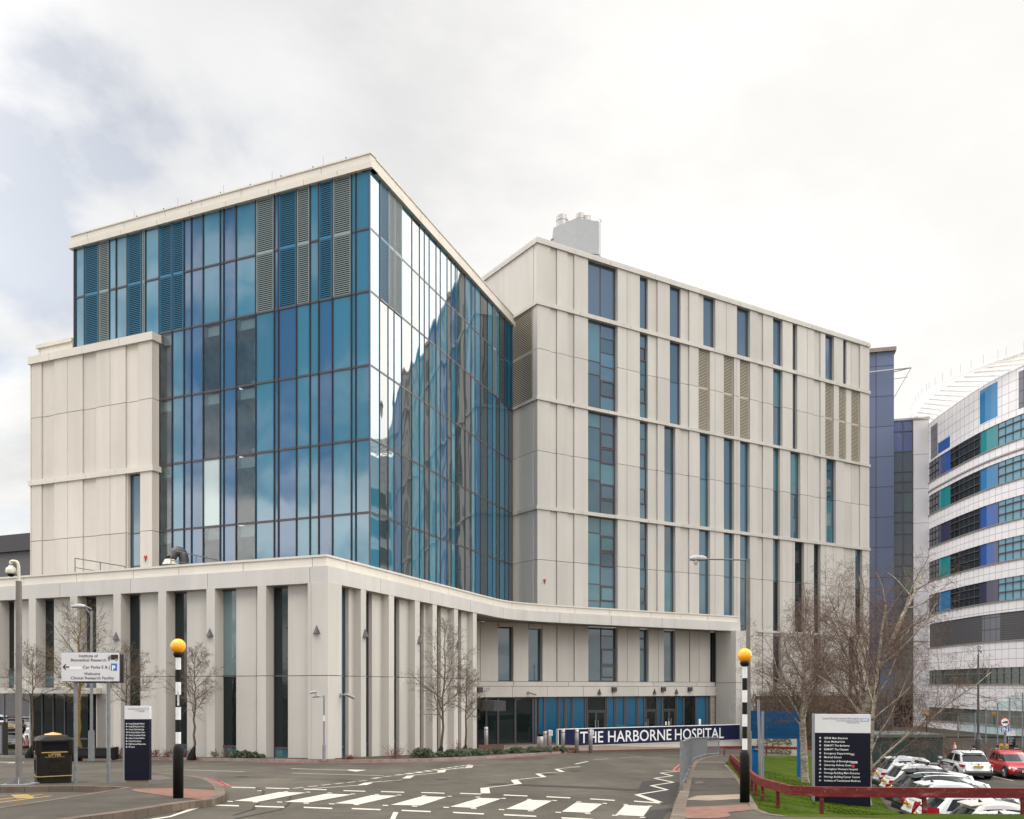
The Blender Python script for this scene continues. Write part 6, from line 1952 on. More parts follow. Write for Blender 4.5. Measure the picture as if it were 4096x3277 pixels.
# ================================================================== cars
def car(name, label, colour, L=4.3, W=1.78, H=1.48, style='hatch', rails=False, plate=None, aerial=True, tail='wide', black_roof=False, group='parked cars', plate_front=None, rings=False):
    t = thing(name, label, 'car', (0, 0, 0), 0, group)
    pm_ = paint('car_paint', colour, .28)
    hb = .93 * H / 1.48 if style != 'suv' else .98 * H / 1.55       # belt height
    xr, xf = -L / 2, L / 2
    # ---- lower body: stations along the length
    st = [(0.0, .50, .42, .74), (.015, .28, .60, .86), (.05, .22, hb - .06, .93), (.14, .20, hb, .985), (.28, .19, hb, 1.0), (.5, .19, hb - .01, 1.0), (.66, .19, hb - .03, .995),
          (.74, .20, hb - .06, .985), (.84, .21, hb - .12, .97), (.93, .22, hb - .20, .92), (.985, .27, hb - .32, .80), (1.0, .45, .55, .68)]
    b = MB(); K = 13; ring = []
    for f, zb_, zt_, wf in st:
        w = W / 2 * wf; x = xr + L * f
        mid = zb_ + (zt_ - zb_) * .55
        prof = [(-.0, zt_ + .02), (-.6, zt_ + .012), (-.90, zt_ - .035), (-.985, zt_ - .13), (-1.0, mid), (-.985, zb_ + .10), (-.90, zb_), (.90, zb_), (.985, zb_ + .10), (1.0, mid), (.985, zt_ - .13), (.90, zt_ - .035), (.6, zt_ + .012)]
        for py, pz in prof: ring.append((x, py * w, max(pz, zb_)))
    fs = []
    for i in range(len(st) - 1):
        for k in range(K): fs.append((i * K + k, (i + 1) * K + k, (i + 1) * K + (k + 1) % K, i * K + (k + 1) % K))
    fs += [tuple(range(K)), tuple(reversed([(len(st) - 1) * K + k for k in range(K)]))]
    b.add(ring, fs, 0, True)
    # ---- greenhouse
    slope_r = {'hatch': .52, 'suv': .34, 'estate': .40}[style]
    bl = dict(xr0=xr + .16, xf0=xr + L * .735, xr1=xr + .16 + slope_r + .12, xf1=xr + L * .50, w0=W * .455, w1=W * .375)
    n_s, n_e = 16, 6
    def loop(h, grow=0.0):
        xa_, xb_ = bl['xr0'] + (bl['xr1'] - bl['xr0']) * h - grow, bl['xf0'] + (bl['xf1'] - bl['xf0']) * h + grow
        w = bl['w0'] + (bl['w1'] - bl['w0']) * h + grow
        z = hb - .05 + (H - hb + .03) * h
        out = []
        for i in range(n_s): # right side (y<0) rear -> front
            tt = i / (n_s - 1); e = 1 - .16 * abs(2 * tt - 1) ** 5
            out.append((xa_ + (xb_ - xa_) * (.03 + .94 * tt), -w * e, z + h * (.085 * math.sin(math.pi * (.08 + .84 * tt) ** .9) - .045)))
        for i in range(1, n_e): 
            tt = i / n_e; out.append((xb_ - (xb_ - xa_) * .03 + .10 * math.sin(math.pi * tt), -w * .84 + 2 * w * .84 * tt, z - .022 * h + .02 * h * math.sin(math.pi * tt)))
        for i in range(n_s):
            tt = 1 - i / (n_s - 1); e = 1 - .16 * abs(2 * tt - 1) ** 5
            out.append((xa_ + (xb_ - xa_) * (.03 + .94 * tt), w * e, z + h * (.085 * math.sin(math.pi * (.08 + .84 * tt) ** .9) - .045)))
        for i in range(1, n_e):
            tt = i / n_e; out.append((xa_ + (xb_ - xa_) * .03 - .07 * math.sin(math.pi * tt), w * .84 - 2 * w * .84 * tt, z - .022 * h + .02 * h * math.sin(math.pi * tt)))
        return out
    hs = [0, .14, .80, .92, 1.0]
    lo = [loop(h) for h in hs]
    N = len(lo[0])
    # roof crown rings
    def shrink(lp, k, dz):
        cx_ = sum(p[0] for p in lp) / len(lp)
        return [(cx_ + (p[0] - cx_) * k, p[1] * k, p[2] + dz) for p in lp]
    lo += [shrink(lo[-1], .90, .025), shrink(lo[-1], .5, .05)]
    wind = MB(); rear = MB(); side = MB(); side2 = MB(); roofb = b if not black_roof else MB()
    def region_of(k):
        if k < n_s - 1: return ('S', k / (n_s - 1))
        if k < n_s - 1 + n_e: return ('F', 0)
        if k < 2 * n_s - 2 + n_e: return ('S', 1 - (k - n_s + 1 - n_e) / (n_s - 1))
        return ('R', 0)
    for j in range(len(lo) - 1):
        for k in range(N):
            q = [lo[j][k], lo[j][(k + 1) % N], lo[j + 1][(k + 1) % N], lo[j + 1][k]]
            kind, tt = region_of(k)
            dst = b
            if j == 1:
                if kind == 'F': dst = wind
                elif kind == 'R': dst = rear
                elif .07 < tt < .97 and not (.44 < tt < .50): dst = side if k < n_s else side2
            elif j == 0 and kind == 'F': dst = b
            if j >= 3 and black_roof: dst = roofb
            if j >= 2 and dst is b and j >= 3: dst = roofb
            dst.add(q, [(0, 1, 2, 3)], 0, True)
    roofb.add(lo[-1], [tuple(range(N))], 0, True)
    b.build('body', pm_, t, local=True)
    if black_roof: roofb.build('roof', M['black_gloss'], t, local=True)
    wind.build('windscreen', M['car_glass'], t, local=True); rear.build('rear_window', M['car_glass'], t, local=True); side.build('side_window', M['car_glass'], t, local=True); side2.build('side_window', M['car_glass'], t, local=True)
    # spoiler over the rear window
    b = MB(); rx = bl['xr1']
    b.hexa([(rx - .20, -.52, H - .06), (rx + .15, -.56, H - .02), (rx + .15, .56, H - .02), (rx - .20, .52, H - .06), (rx - .20, -.52, H - .02), (rx + .15, -.56, H + .045), (rx + .15, .56, H + .045), (rx - .20, .52, H - .02)])
    b.build('spoiler', M['black_gloss'] if black_roof else pm_, t, local=True, bevel=.015)
    # bumpers / sills
    b = MB()
    b.box(xr - .015, xr + .30, -W * .43, W * .43, .20, .40); b.box(xf - .28, xf + .01, -W * .37, W * .37, .18, .34)
    for s in (-1, 1): b.box(xr + .6, xf - .6, s * W * .485 - .03, s * W * .485 + .03, .16, .28)
    b.build('lower_trim', M['trim'], t, local=True, bevel=.03)
    R_ = .325 if style != 'suv' else .345
    for fx in (xr + L * .185, xr + L * .80):
        for s in (-1, 1):
            yy = s * (W / 2 - .005)
            a = MB(); a.tube((fx, yy - s * .22, R_ + .03), (fx, yy + s * .012, R_ + .03), R_ * 1.14, n=24); a.build('wheel_arch', M['trim'], t, local=True)
            a = MB(); a.tube((fx, yy - s * .20, R_), (fx, yy + s * .022, R_), R_, n=24); w_ = a.build('wheel', M['rubber'], t, local=True)
            a = MB()
            for k in range(5):
                an = k * 2 * math.pi / 5
                a.tube((fx, yy + s * .03, R_), (fx + math.cos(an) * R_ * .66, yy + s * .028, R_ + math.sin(an) * R_ * .66), .035, n=5)
            a.tube((fx, yy + s * .024, R_), (fx, yy + s * .030, R_), R_ * .68, n=20); a.build('rim', M['rim'], w_, local=True)
    for s in (-1, 1):
        a = MB(); zl = hb - .17
        if tail == 'round':
            a.lathe([(0, .0), (.13, .0), (.142, -.03), (.142, -.08)], (0, 0, 0), 18)
            a.v = [(xr + .02 - zz_ * .8 if False else xr + .055 + (-zz_) * .9, s * W * .39 + xx_, zl + yy_) for xx_, yy_, zz_ in a.v]
        elif tail == 'tall':
            a.hexa([(xr + .02, s * W * .36, zl - .22), (xr + .40, s * W * .497, zl - .12), (xr + .44, s * W * .488, zl + .10), (xr + .07, s * W * .37, zl + .06),
                    (xr + .06, s * W * .30, zl + .10), (xr + .36, s * W * .47, zl + .12), (xr + .46, s * W * .47, zl + .32), (xr + .16, s * W * .37, zl + .36)])
        else:
            a.hexa([(xr + .0, s * W * .37, zl - .06), (xr + .01, s * W * .445, zl - .07), (xr + .30, s * W * .497, zl - .02), (xr + .30, s * W * .42, zl - .02),
                    (xr + .04, s * W * .36, zl + .07), (xr + .05, s * W * .44, zl + .08), (xr + .34, s * W * .494, zl + .09), (xr + .34, s * W * .42, zl + .08)])
        a.build('tail_light', M['tail'], t, local=True, bevel=.02)
        a = MB(); zl = hb - .31
        a.hexa([(xf - .42, s * W * .44, zl - .03), (xf - .10, s * W * .26, zl - .07), (xf - .03, s * W * .30, zl - .06), (xf - .30, s * W * .478, zl - .02),
                (xf - .48, s * W * .42, zl + .11), (xf - .20, s * W * .27, zl + .06), (xf - .10, s * W * .31, zl + .06), (xf - .40, s * W * .47, zl + .10)])
        a.build('headlight', M['lens'], t, local=True, bevel=.015)
        a = MB(); a.hexa([(xr + L * .655, s * W * .47, hb + .0), (xr + L * .70, s * W * .47, hb), (xr + L * .69, s * W * .58, hb + .03), (xr + L * .65, s * W * .58, hb + .03),
                          (xr + L * .655, s * W * .47, hb + .12), (xr + L * .70, s * W * .47, hb + .10), (xr + L * .69, s * W * .58, hb + .15), (xr + L * .65, s * W * .58, hb + .17)])
        a.build('mirror', pm_, t, local=True, bevel=.02)
        a = MB()
        for xx in (xr + L * .34, xr + L * .57): a.box(xx, xx + .18, s * W * .502 - .012, s * W * .502 + .012, hb - .14, hb - .11)
        a.build('door_handle', pm_, t, local=True)
        if rails:
            a = MB(); zr_ = H + .045
            a.path(catmull([(bl['xr1'] + .12, s * W * .335, H), (bl['xr1'] + .25, s * W * .34, zr_), ((bl['xr1'] + bl['xf1']) / 2, s * W * .345, zr_ + .03), (bl['xf1'] - .1, s * W * .335, zr_), (bl['xf1'] + .05, s * W * .325, H - .01)], 4), .022, n=8)
            a.build('roof_rail', M['chrome'], t, local=True)
    a = MB(); a.box(xr - .012, xr + .05, -.27, .27, hb - .26, hb - .15, 0)
    if plate: text_into(a, plate, .10, lambda x, y: (xr - .014, .23 - x, hb - .243 + y), 1, width=.46, bold=.002)
    a.build('rear_plate', [M['plate_y'], M['ink']], t, local=True)
    a = MB(); a.box(xf - .05, xf + .022, -.26, .26, .40, .51, 0)
    if plate_front: text_into(a, plate_front, .10, lambda x, y: (xf + .024, -.23 + x, .418 + y), 1, width=.46, bold=.002)
    a.build('front_plate', [M['plate_w'], M['ink']], t, local=True)
    a = MB()
    a.hexa([(xf - .06, -.36, .36), (xf + .012, -.30, .36), (xf + .012, .30, .36), (xf - .06, .36, .36), (xf - .10, -.46, .64), (xf - .02, -.42, .64), (xf - .02, .42, .64), (xf - .10, .46, .64)])
    g_ = a.build('grille', M['trim'], t, local=True, bevel=.02)
    if rings:
        a = MB()
        for k in range(4):
            c = (k - 1.5) * .085
            a.path([(xf + .012, c + .055 * math.cos(i * math.pi / 8), .595 + .055 * math.sin(i * math.pi / 8)) for i in range(17)], .009, n=5)
        a.build('ring_emblem', M['chrome'], g_, local=True)
    a = MB(); a.tube((xr - .005, 0, hb - .10), (xr + .04, 0, hb - .10), .045, n=14); a.build('rear_badge', M['chrome'], t, local=True)
    if aerial:
        a = MB(); ax_ = bl['xr1'] + .25
        a.hexa([(ax_, -.02, H + .03), (ax_ + .14, -.015, H + .03), (ax_ + .14, .015, H + .03), (ax_, .02, H + .03), (ax_, -.008, H + .12), (ax_ + .03, -.006, H + .115), (ax_ + .03, .006, H + .115), (ax_, .008, H + .12)])
        a.build('aerial_fin', M['trim'], t, local=True)
    return t
def put(t, x, y, heading, z=None):
    """heading clockwise from the view direction"""
    t.location = (x, y, LOT + .01 if z is None else z); t.rotation_euler = (0, 0, R(90 - heading))
W8, SIL = (.70, .70, .69), (.46, .46, .47)
HD = 95
rowc = [('white hatchback nearest the red rail, below the cream roofed car', W8, 'hatch', dict(tail='tall', L=4.1), 25.3),
        ('cream white hatchback with sloping tail, second car in the row from the red rail', (.66, .63, .56), 'hatch', dict(tail='wide', L=4.3, aerial=True), 27.9),
        ('white car with tall dark red tail lights behind the red rail post', W8, 'hatch', dict(tail='tall', L=4.4), 30.4),
        ('white small crossover with a round red tail light under the red rail', W8, 'suv', dict(tail='round', L=4.25, H=1.56), 33.0),
        ('dark green estate car with silver roof rails', (.022, .035, .032), 'estate', dict(rails=True, H=1.56, L=4.5), 35.6),
        ('black hatchback between the white estate and the dark green estate', (.016, .015, .015), 'hatch', dict(H=1.54), 38.1),
        ('white estate car with dark sunroof and roof bars', W8, 'estate', dict(rails=False, L=4.55, H=1.55), 41.0),
        ('silver white car half hidden by the birch branches', (.58, .59, .60), 'estate', dict(L=4.5, H=1.60), 44.4)]
for i, (lab, colr_, sty, kw, y) in enumerate(rowc):
    t = car('parked_car', lab, colr_, style=sty, plate='BX18 KVE' if i in (1, 3, 6) else None, **kw)
    xrear = lot_x(y) + .25 + (.5 if y < 30 else 0)
    L_ = kw.get('L', 4.3)
    put(t, xrear + L_ / 2 * math.sin(R(HD)), y, HD)
    if i == 6:
        a = MB()
        for xx in (-.55, .55): a.box(xx - .04, xx + .04, -.78, .78, 1.64, 1.69)
        for xx in (-.55, .55):
            for yy in (-.6, .6): a.box(xx - .05, xx + .05, yy - .05, yy + .05, 1.55, 1.64)
        a.build('roof_bar', M['trim'], t, local=True)
        a = MB(); a.box(-.95, .65, -.45, .45, 1.585, 1.607); a.build('sunroof', M['car_glass'], t, local=True, bevel=.01)
t = car('parked_car', 'white hatchback seen from behind beside the green cabin', W8, style='hatch', plate='FD66 OVJ', L=4.35, W=1.84); put(t, 26.0, 51.2, 6)
t = car('parked_car', 'bright red hatchback facing the camera beside the white hatchback', (.42, .012, .02), style='hatch', plate_front='TE11E WG', rings=True, L=3.95, W=1.75, H=1.42); put(t, 28.75, 51.0, 188)
# far left car park
def far(u, y): 
    x = px(u, 0, y)[0]; return x, y, land(x, y)
for u, y, colr_, hd, lab, kw in ((50, 77, (.03, .03, .032), -20, 'dark grey car seen from behind beside the person in pink', {}), (135, 83, SIL, 160, 'silver car behind the dark grey car and the camera pole', {}), (10, 80, W8, 90, 'white car behind the thin post with a yellow band', {}),
                                (65, 93, (.16, .09, .08), -15, 'brownish car in the back row beyond the person in pink', {}), (118, 95, (.30, .31, .32), -15, 'grey car with bright roof in the back row near the podium undercroft', {}), (20, 97, W8, 80, 'white car in the back row above the grey cabinet', {})):
    x, y, z = far(u, y); t = car('parked_car', lab, colr_, group='parked cars', **kw); put(t, x, y, hd, z)

# ---- far-right signs ------------------------------------------------------
y = 57; x = px(4018, 0, y)[0]
t = thing('road_sign', 'round no lorries sign above a blue IN plate on a grey post', 'road sign', (x, y, LOT))
b = MB(); zk = E + (HV - 2990) / F * y; b.tube((x, y, LOT - .3), (x, y, zk), .10, n=12); b.tube((x, y, zk), (x, y, E + (HV - 2880) / F * y), .05, n=12); b.build('post', M['galv'], t)
zc = E + (HV - 2889) / F * y; r_ = .30
b = MB(); b.tube((x, y - .06, zc), (x, y - .03, zc), r_, n=32, m=0); b.tube((x, y - .066, zc), (x, y - .061, zc), r_ * .80, n=32, m=1)
bd = Board(x, y - .068, zc, 0)
for q in ((-.02, .19, -.05, .07), (-.16, -.03, -.05, .0), (-.10, -.03, .0, .05), (-.2, -.16, -.045, -.02)): bd.box(b, q[0], q[1], q[2], q[3], 0, .003, 2)
for cx_ in (-.12, .0, .13): bd.box(b, cx_ - .03, cx_ + .03, -.085, -.04, 0, .003, 2)
b.build('no_lorries_disc', [M['sign_red'], M['letter_white'], M['ink']], t)
b = MB(); zi = E + (HV - 2917.5) / F * y; bd = Board(x, y - .06, zi, 0); bd.box(b, -.29, .29, -.185, .185, -.02, 0, 1); bd.box(b, -.27, .27, -.165, .165, 0, .003, 0)
text_into(b, 'IN', .36, lambda X, Y: bd.p(X, Y - .13, .006), 1, align='CENTER', bold=.006); b.build('in_plate', [M['sign_blue'], M['letter_white']], t)
y = 62; x = px(4026, 0, y)[0]; x2 = px(4062, 0, y)[0]
fb = Board(x, y, LOT, 0)
t = totem('totem_sign', 'small distant totem sign with white top behind the IN sign', fb, x2 - x, E + (HV - 2926) / F * y - LOT, -.1, [(E + (HV - v) / F * y - LOT, None, s, (x2 - x) * w) for v, s, w in ((2950, 'Main Entrance', .6), (2956, 'Maternity Unit', .7), (2961, 'Outpatients', .5), (2966, 'Emergency', .6), (2971, 'Car Park', .4), (2977, 'Reception', .5))],
          [], .07, (E + (HV - 2944) / F * y - LOT) / (E + (HV - 2926) / F * y - LOT), ((x2 - x) * .75, (x2 - x) * .95, E + (HV - 2934) / F * y - LOT, E + (HV - 2930) / F * y - LOT), (x, y, LOT))
y = 60
for ua, ub, lab in ((3997, 4012, 'wider of two yellow boards standing by the no lorries post'), (4022, 4033, 'narrower of two yellow boards standing by the no lorries post')):
    xa, xb = px(ua, 0, y)[0], px(ub, 0, y)[0]
    t = thing('yellow_board', lab, 'notice board', (xa, y, LOT)); zt = E + (HV - 2975) / F * y
    b = MB(); b.box(xa, xb, y - .04, y, LOT, zt); b.build('face', M['yellow_board'], t)
    b = MB(); 
    for k in range(5): b.box(xa + .05, xb - .06 - .03 * (k % 2), y - .046, y - .041, zt - .25 - k * .16, zt - .16 - k * .16)
    b.build('printed_lines', M['ink'], t)
y = 61
for u, lab in ((3899, 'black bollard with a white ring at the foot of the dark camera pole'), (3992, 'black bollard with a white ring beside the yellow boards'), (4066, 'black bollard with a white ring beyond the small distant totem sign')):
    x = px(u, 0, y)[0]; zt = E + (HV - 2980) / F * y
    t = thing('bollard', lab, 'bollard', (x, y, LOT), 0, 'black bollards in front of the curved building')
    b = MB(); b.lathe([(0, -.2), (.15, -.2), (.15, zt - LOT - .12), (.10, zt - LOT - .03), (0, zt - LOT)], (x, y, LOT), 14); b.build('post', M['black_gloss'], t)
    b = MB(); b.lathe([(.153, zt - LOT - .28), (.153, zt - LOT - .2)], (x, y, LOT), 14); b.build('ring', M['letter_white'], t)
y = 64; x = px(3819, 0, y)[0]; 
t = thing('traffic_cone', 'orange and white traffic cone behind the white hatchback', 'traffic cone', (x, y, LOT + .35)); z0 = E + (HV - 3006) / F * y; H_ = (3006 - 2970) / F * y
b = MB(); b.lathe([(.16, 0), (.13, .28 * H_), ], (x, y, z0), 16, 0); b.lathe([(.13, .28 * H_), (.07, .72 * H_)], (x, y, z0), 16, 1); b.lathe([(.07, .72 * H_), (.03, H_), (0, H_)], (x, y, z0), 16, 0); b.build('cone', [M['orange'], M['letter_white']], t)
b = MB(); b.box(x - .22, x + .22, y - .22, y + .22, LOT, z0 + .03); b.build('base', M['orange'], t)
y = 88; x = px(3707, 0, y)[0]
t = thing('belisha_beacon', 'small distant amber beacon against the curved building', 'crossing beacon', (x, y, LOT), 0, 'amber beacons at the zebra crossing'); zc = E + (HV - 2857) / F * y
b = MB(); b.tube((x, y, LOT), (x, y, zc - .2), .06, n=8); b.build('striped_pole', M['black_gloss'], t)
b = MB(); b.lathe([(.26 * math.sin(math.pi * i / 10), -.26 * math.cos(math.pi * i / 10)) for i in range(11)], (x, y, zc), 16); b.build('globe', M['amber'], t)

# ---- bench-like black trough at the left entrance, and far objects -------
y = 40.5; xa, xb = px(284, 0, y)[0], px(453, 0, y)[0]; z0 = px(0, 3031, y)[2]; zt = px(0, 2993, y)[2]
t = thing('black_barrier', 'long low black barrier behind the direction sign posts', 'barrier', (xa, y, z0))
b = MB(); b.box(xa, xb, y, y + .5, z0 - .05, zt); b.build('body', M['black_gloss'], t, bevel=.04)
b = MB(); b.box(xa - .06, xa + .08, y - .03, y + .53, z0 - .12, zt + .03); b.box(xb - .08, xb + .03, y - .03, y + .53, z0 - .12, zt + .03); b.build('end_cap', M['bin_black'], t, bevel=.03)
b = MB(); b.box(xa + .1, xb - .1, y - .012, y - .002, z0 + .08, zt - .08); b.build('face_panel', M['trim'], t)
y = 58; x = px(18, 0, y)[0]
t = thing('lamp_post', 'thin pale post with a yellow band by the grey cabinet', 'post', (x, y, land(x, y))); b = MB(); b.tube((x, y, land(x, y)), (x, y, px(0, 2770, y)[2]), .06, n=8); b.build('shaft', M['galv'], t)
b = MB(); b.tube((x, y, px(0, 2958, y)[2]), (x, y, px(0, 2948, y)[2]), .066, n=8); b.build('yellow_band', M['yellow_board'], t)
y = 50; x = px(0, 0, y)[0]
t = thing('grey_cabinet', 'tall plain grey cabinet by the thin post with a yellow band', 'cabinet', (x, y, land(x, y))); b = MB(); b.box(x - 1, x + .18, y, y + .5, land(x, y) - .1, px(0, 2890, y)[2]); b.build('body', M['fixture'], t, bevel=.02)
b = MB(); b.box(x - .85, x + .1, y - .012, y - .002, land(x, y) + .15, px(0, 2895, y)[2] - .1); b.build('door', M['grey_post'], t)

# ================================================================== a person walking, far left
def person():
    y = 74.0; x = px(107, 0, y)[0]; z = E + (HV - 3023) / F * y - .02
    me = bpy.data.meshes.new('person'); H = 1.66
    J = [(0, 0, .90), (0, .01, 1.12), (0, .02, 1.34), (0, .0, 1.44), (0, -.03, 1.56), (0, -.03, 1.66),   # pelvis..crown
         (-.10, .0, .86), (-.11, -.12, .47), (-.11, -.02, .08), (-.11, -.18, .03),
         (.10, .0, .86), (.11, .06, .47), (.11, .20, .09), (.11, .06, .03),
         (-.19, .02, 1.36), (-.25, .06, 1.10), (-.24, -.08, .88), (-.235, -.12, .80),
         (.19, .02, 1.36), (.25, -.02, 1.10), (.24, -.12, .88), (.235, -.15, .80)]
    Ed = [(0, 1), (1, 2), (2, 3), (3, 4), (4, 5), (0, 6), (6, 7), (7, 8), (8, 9), (0, 10), (10, 11), (11, 12), (12, 13), (2, 14), (14, 15), (15, 16), (16, 17), (2, 18), (18, 19), (19, 20), (20, 21)]
    Rd = [.155, .14, .15, .055, .085, .06, .095, .065, .045, .035, .095, .065, .045, .035, .065, .048, .036, .03, .065, .048, .036, .03]
    me.from_pydata(J, Ed, [])
    o = bpy.data.objects.new('person', me); COL.objects.link(o)
    sk = o.modifiers.new('skin', 'SKIN'); o.modifiers.new('sub', 'SUBSURF').levels = 2
    o.modifiers['sub'].render_levels = 2
    for i, v in enumerate(me.skin_vertices[0].data):
        v.radius = (Rd[i], Rd[i] * (.75 if i in (0, 1, 2) else 1)); v.use_root = i == 0
    dg = bpy.context.evaluated_depsgraph_get()
    m2 = bpy.data.meshes.new_from_object(o.evaluated_get(dg)); o.modifiers.clear(); o.data = m2
    for mm in (M['skin'], M['pink_cloth'], M['dark_cloth']): m2.materials.append(mm)
    for p in m2.polygons:
        p.use_smooth = True; c = p.center
        p.material_index = 0 if c.z > 1.42 or (c.z < .90 and abs(c.x) > .19) else (1 if c.z > .86 else 2)
    o.location = (x, y, z); o.rotation_euler = (0, 0, .25)
    tag(o, 'person in a pink top and dark trousers walking past parked cars', 'person')
    b = MB(); b.lathe([(0, .13), (.07, .115), (.115, .05), (.125, -.04), (.11, -.13), (.07, -.16)], (0, .02, 1.60), 14)
    b.v = [(vx, vy + (.05 if vz < 1.62 and vy < 0 else 0), vz) for vx, vy, vz in b.v]
    b.build('hair', M['hair'], o, local=True)
    b = MB(); b.lathe([(.0, .0), (.014, .004), (.014, .012), (0, .015)], (-.035, -.118, 1.585), 8); b.lathe([(.0, .0), (.014, .004), (.014, .012), (0, .015)], (.035, -.118, 1.585), 8)
    b.lathe([(.016, -.02), (.012, .02), (0, .025)], (0, -.12, 1.545), 6); b.build('face_features', M['skin'], o, local=True)
person()
# ================================================================== trees and plants
class Tree:
    def __init__(self, seed):
        self.r = random.Random(seed); self.trunk = MB(); self.crown = MB()
    def bent(self, p, d, L, n, wander, droop):
        """a curved run of n pieces; droop pulls the tip down, negative lifts it"""
        pts = [Vector(p)]; d = Vector(d).normalized()
        for i in range(n):
            d = d + Vector((self.r.gauss(0, wander), self.r.gauss(0, wander), self.r.gauss(0, wander) - droop * (i + 1) / n))
            d.normalize(); pts.append(pts[-1] + d * (L / n))
        return pts
    def limb(self, p, d, L, r, lvl, P):
        n = P['seg'][lvl]; pts = self.bent(p, d, L, n, P['wander'][lvl], P['droop'][lvl])
        rt = max(P['tip'], r * P['taper'][lvl])
        rad = [r + (rt - r) * i / n for i in range(n + 1)]
        self.crown.path(pts, rad, 5 if r > .012 else 3, 0 if r > P['bark_r'] else 1)
        if lvl + 1 >= len(P['seg']): return
        lo, hi = P['kids'][lvl]
        k = int(self.r.uniform(lo, hi + 1)); ph = self.r.uniform(0, 6.28)
        for i in range(k):
            f = P['start'][lvl] + (1 - P['start'][lvl]) * (i + self.r.random() * .8) / max(1, k)
            f = min(.99, f); q = f * n; j = min(int(q), n - 1); pos = pts[j].lerp(pts[j + 1], q - j)
            ax = (pts[j + 1] - pts[j]).normalized()
            ph += 2.4 + self.r.uniform(-.5, .5)
            side = ax.orthogonal().normalized(); side.rotate(Matrix.Rotation(ph, 3, ax))
            ang = R(P['angle'][lvl] * self.r.uniform(.75, 1.25))
            nd_ = ax * math.cos(ang) + side * math.sin(ang)
            self.limb(pos, nd_, L * P['ratio'][lvl] * self.r.uniform(.7, 1.2) * (1.15 - .5 * f), (r + (rt - r) * f) * P['rr'][lvl], lvl + 1, P)
    def done(self, name, label, loc, bark, twig, group=None, bark2=None):
        t = thing(name, label, 'tree', loc, 0, group)
        self.trunk.build('trunk', bark, t); self.crown.build('crown', [bark2 or bark, twig], t)
        return t
YOUNG = dict(seg=[6, 4, 3, 2], wander=[.07, .10, .12, .14], droop=[-.10, -.05, .0, .05], taper=[.35, .4, .5, .5], tip=.0038, kids=[(9, 12), (5, 7), (3, 4), (0, 0)], start=[.12, .15, .2, .3],
             angle=[42, 38, 40, 40], ratio=[.46, .50, .55, .5], rr=[.55, .6, .7, .7], bark_r=.016)
def young_tree(label, u, y, vtop, vfork, seed, rtrunk, lean=0.0, n_main=11, spread=.9, bark='bark', wide=1.0, sack=True, P=YOUNG, low=None, group='young bare trees by the hospital'):
    x = px(u, 0, y)[0]; z = land(x, y) + .08
    T = Tree(seed); H = px(0, vtop, y)[2] - z; hf = px(0, vfork, y)[2] - z
    top = Vector((x + lean, y, z + H))
    n = 14; pts = [Vector((x, y, z - .1))]
    for i in range(1, n + 1):
        f = i / n; pts.append(Vector((x + lean * f + T.r.gauss(0, .02) * H * .25, y + T.r.gauss(0, .02) * H * .25, z + H * f)))
    rad = [rtrunk * (1 - .9 * (i / n) ** .85) for i in range(n + 1)]; rad[0] *= 1.25
    T.trunk.path(pts, rad, 8)
    ph = T.r.uniform(0, 6)
    for i in range(n_main):
        f = hf / H + (1 - hf / H) * (i / n_main) ** .9 * .93
        q = f * n; j = min(int(q), n - 1); pos = pts[j].lerp(pts[j + 1], q - j)
        ph += 2.4; up = .55 + .9 * (f - hf / H)
        d = Vector((math.cos(ph), math.sin(ph), up))
        L = (H - hf) * .52 * spread * (1.08 - .75 * (f - hf / H) / (1 - hf / H)) * T.r.uniform(.85, 1.15) * wide
        T.limb(pos, d, L, max(.008, rad[j] * .55), 0, P)
    t = T.done('bare_tree', label, (x, y, z), M[bark], M['twig'], group)
    if sack:
        b = MB(); sx = -rtrunk * 1.0 - .06
        hs = 14; ring = []; m = 12
        for i in range(8):
            f = i / 7; rr = (.20 * (1 - f) ** .6 + .03) * (1.0 if i else .9)
            for k in range(m):
                a = 2 * math.pi * k / m; wob = 1 + .13 * math.sin(3 * a + i) + T.r.uniform(-.06, .06)
                ring.append((x + sx * (1 - f) + math.cos(a) * rr * wob, y - .1 + math.sin(a) * rr * wob, z - .05 + f * .62 + .03 * math.sin(5 * a)))
        fs = [(i * m + k, i * m + (k + 1) % m, (i + 1) * m + (k + 1) % m, (i + 1) * m + k) for i in range(7) for k in range(m)] + [tuple(range(7 * m, 8 * m))]
        b.add(ring, fs, 0, True)
        o = b.build('watering_bag', M['sack']); tag(o, sacklab[label], 'watering bag', 'green watering bags at the tree trunks')
    return t
sacklab = {}
def st_(lab, sl_): sacklab[lab] = sl_; return lab
young_tree(st_('young bare tree before the podium, close beside the beacon that stands by the litter bin', 'green watering bag at the young tree beside the beacon near the litter bin'), 778, 42.2, 2595, 2862, 11, .075, n_main=15, spread=1.0)
young_tree(st_('tallest young bare tree, in front of the stone fins by the entrance', 'green watering bag at the tallest young tree by the entrance'), 1768, 45.5, 2480, 2885, 12, .085, lean=.15, n_main=15, spread=.85)
young_tree(st_('smaller slim bare tree right of the tallest one by the entrance', 'green watering bag at the smaller slim tree by the entrance'), 1864, 49.5, 2665, 2880, 13, .075, n_main=14, spread=1.05)
young_tree(st_('yellowish bare tree rising behind the white direction sign', 'green watering bag at the yellowish tree behind the direction sign'), 318, 41.0, 2430, 2812, 14, .11, n_main=13, spread=1.0, bark='bark_yellow', wide=1.05)
young_tree(st_('bushy bare tree rising behind the slim totem sign with plinth', ''), 505, 40.8, 2600, 2850, 15, .07, n_main=15, spread=1.25, sack=False)
young_tree(st_('spreading bare tree behind the thick dome camera pole', 'green watering bag showing behind the black litter bin'), 130, 46.0, 2600, 2815, 16, .08, n_main=14, spread=1.25)

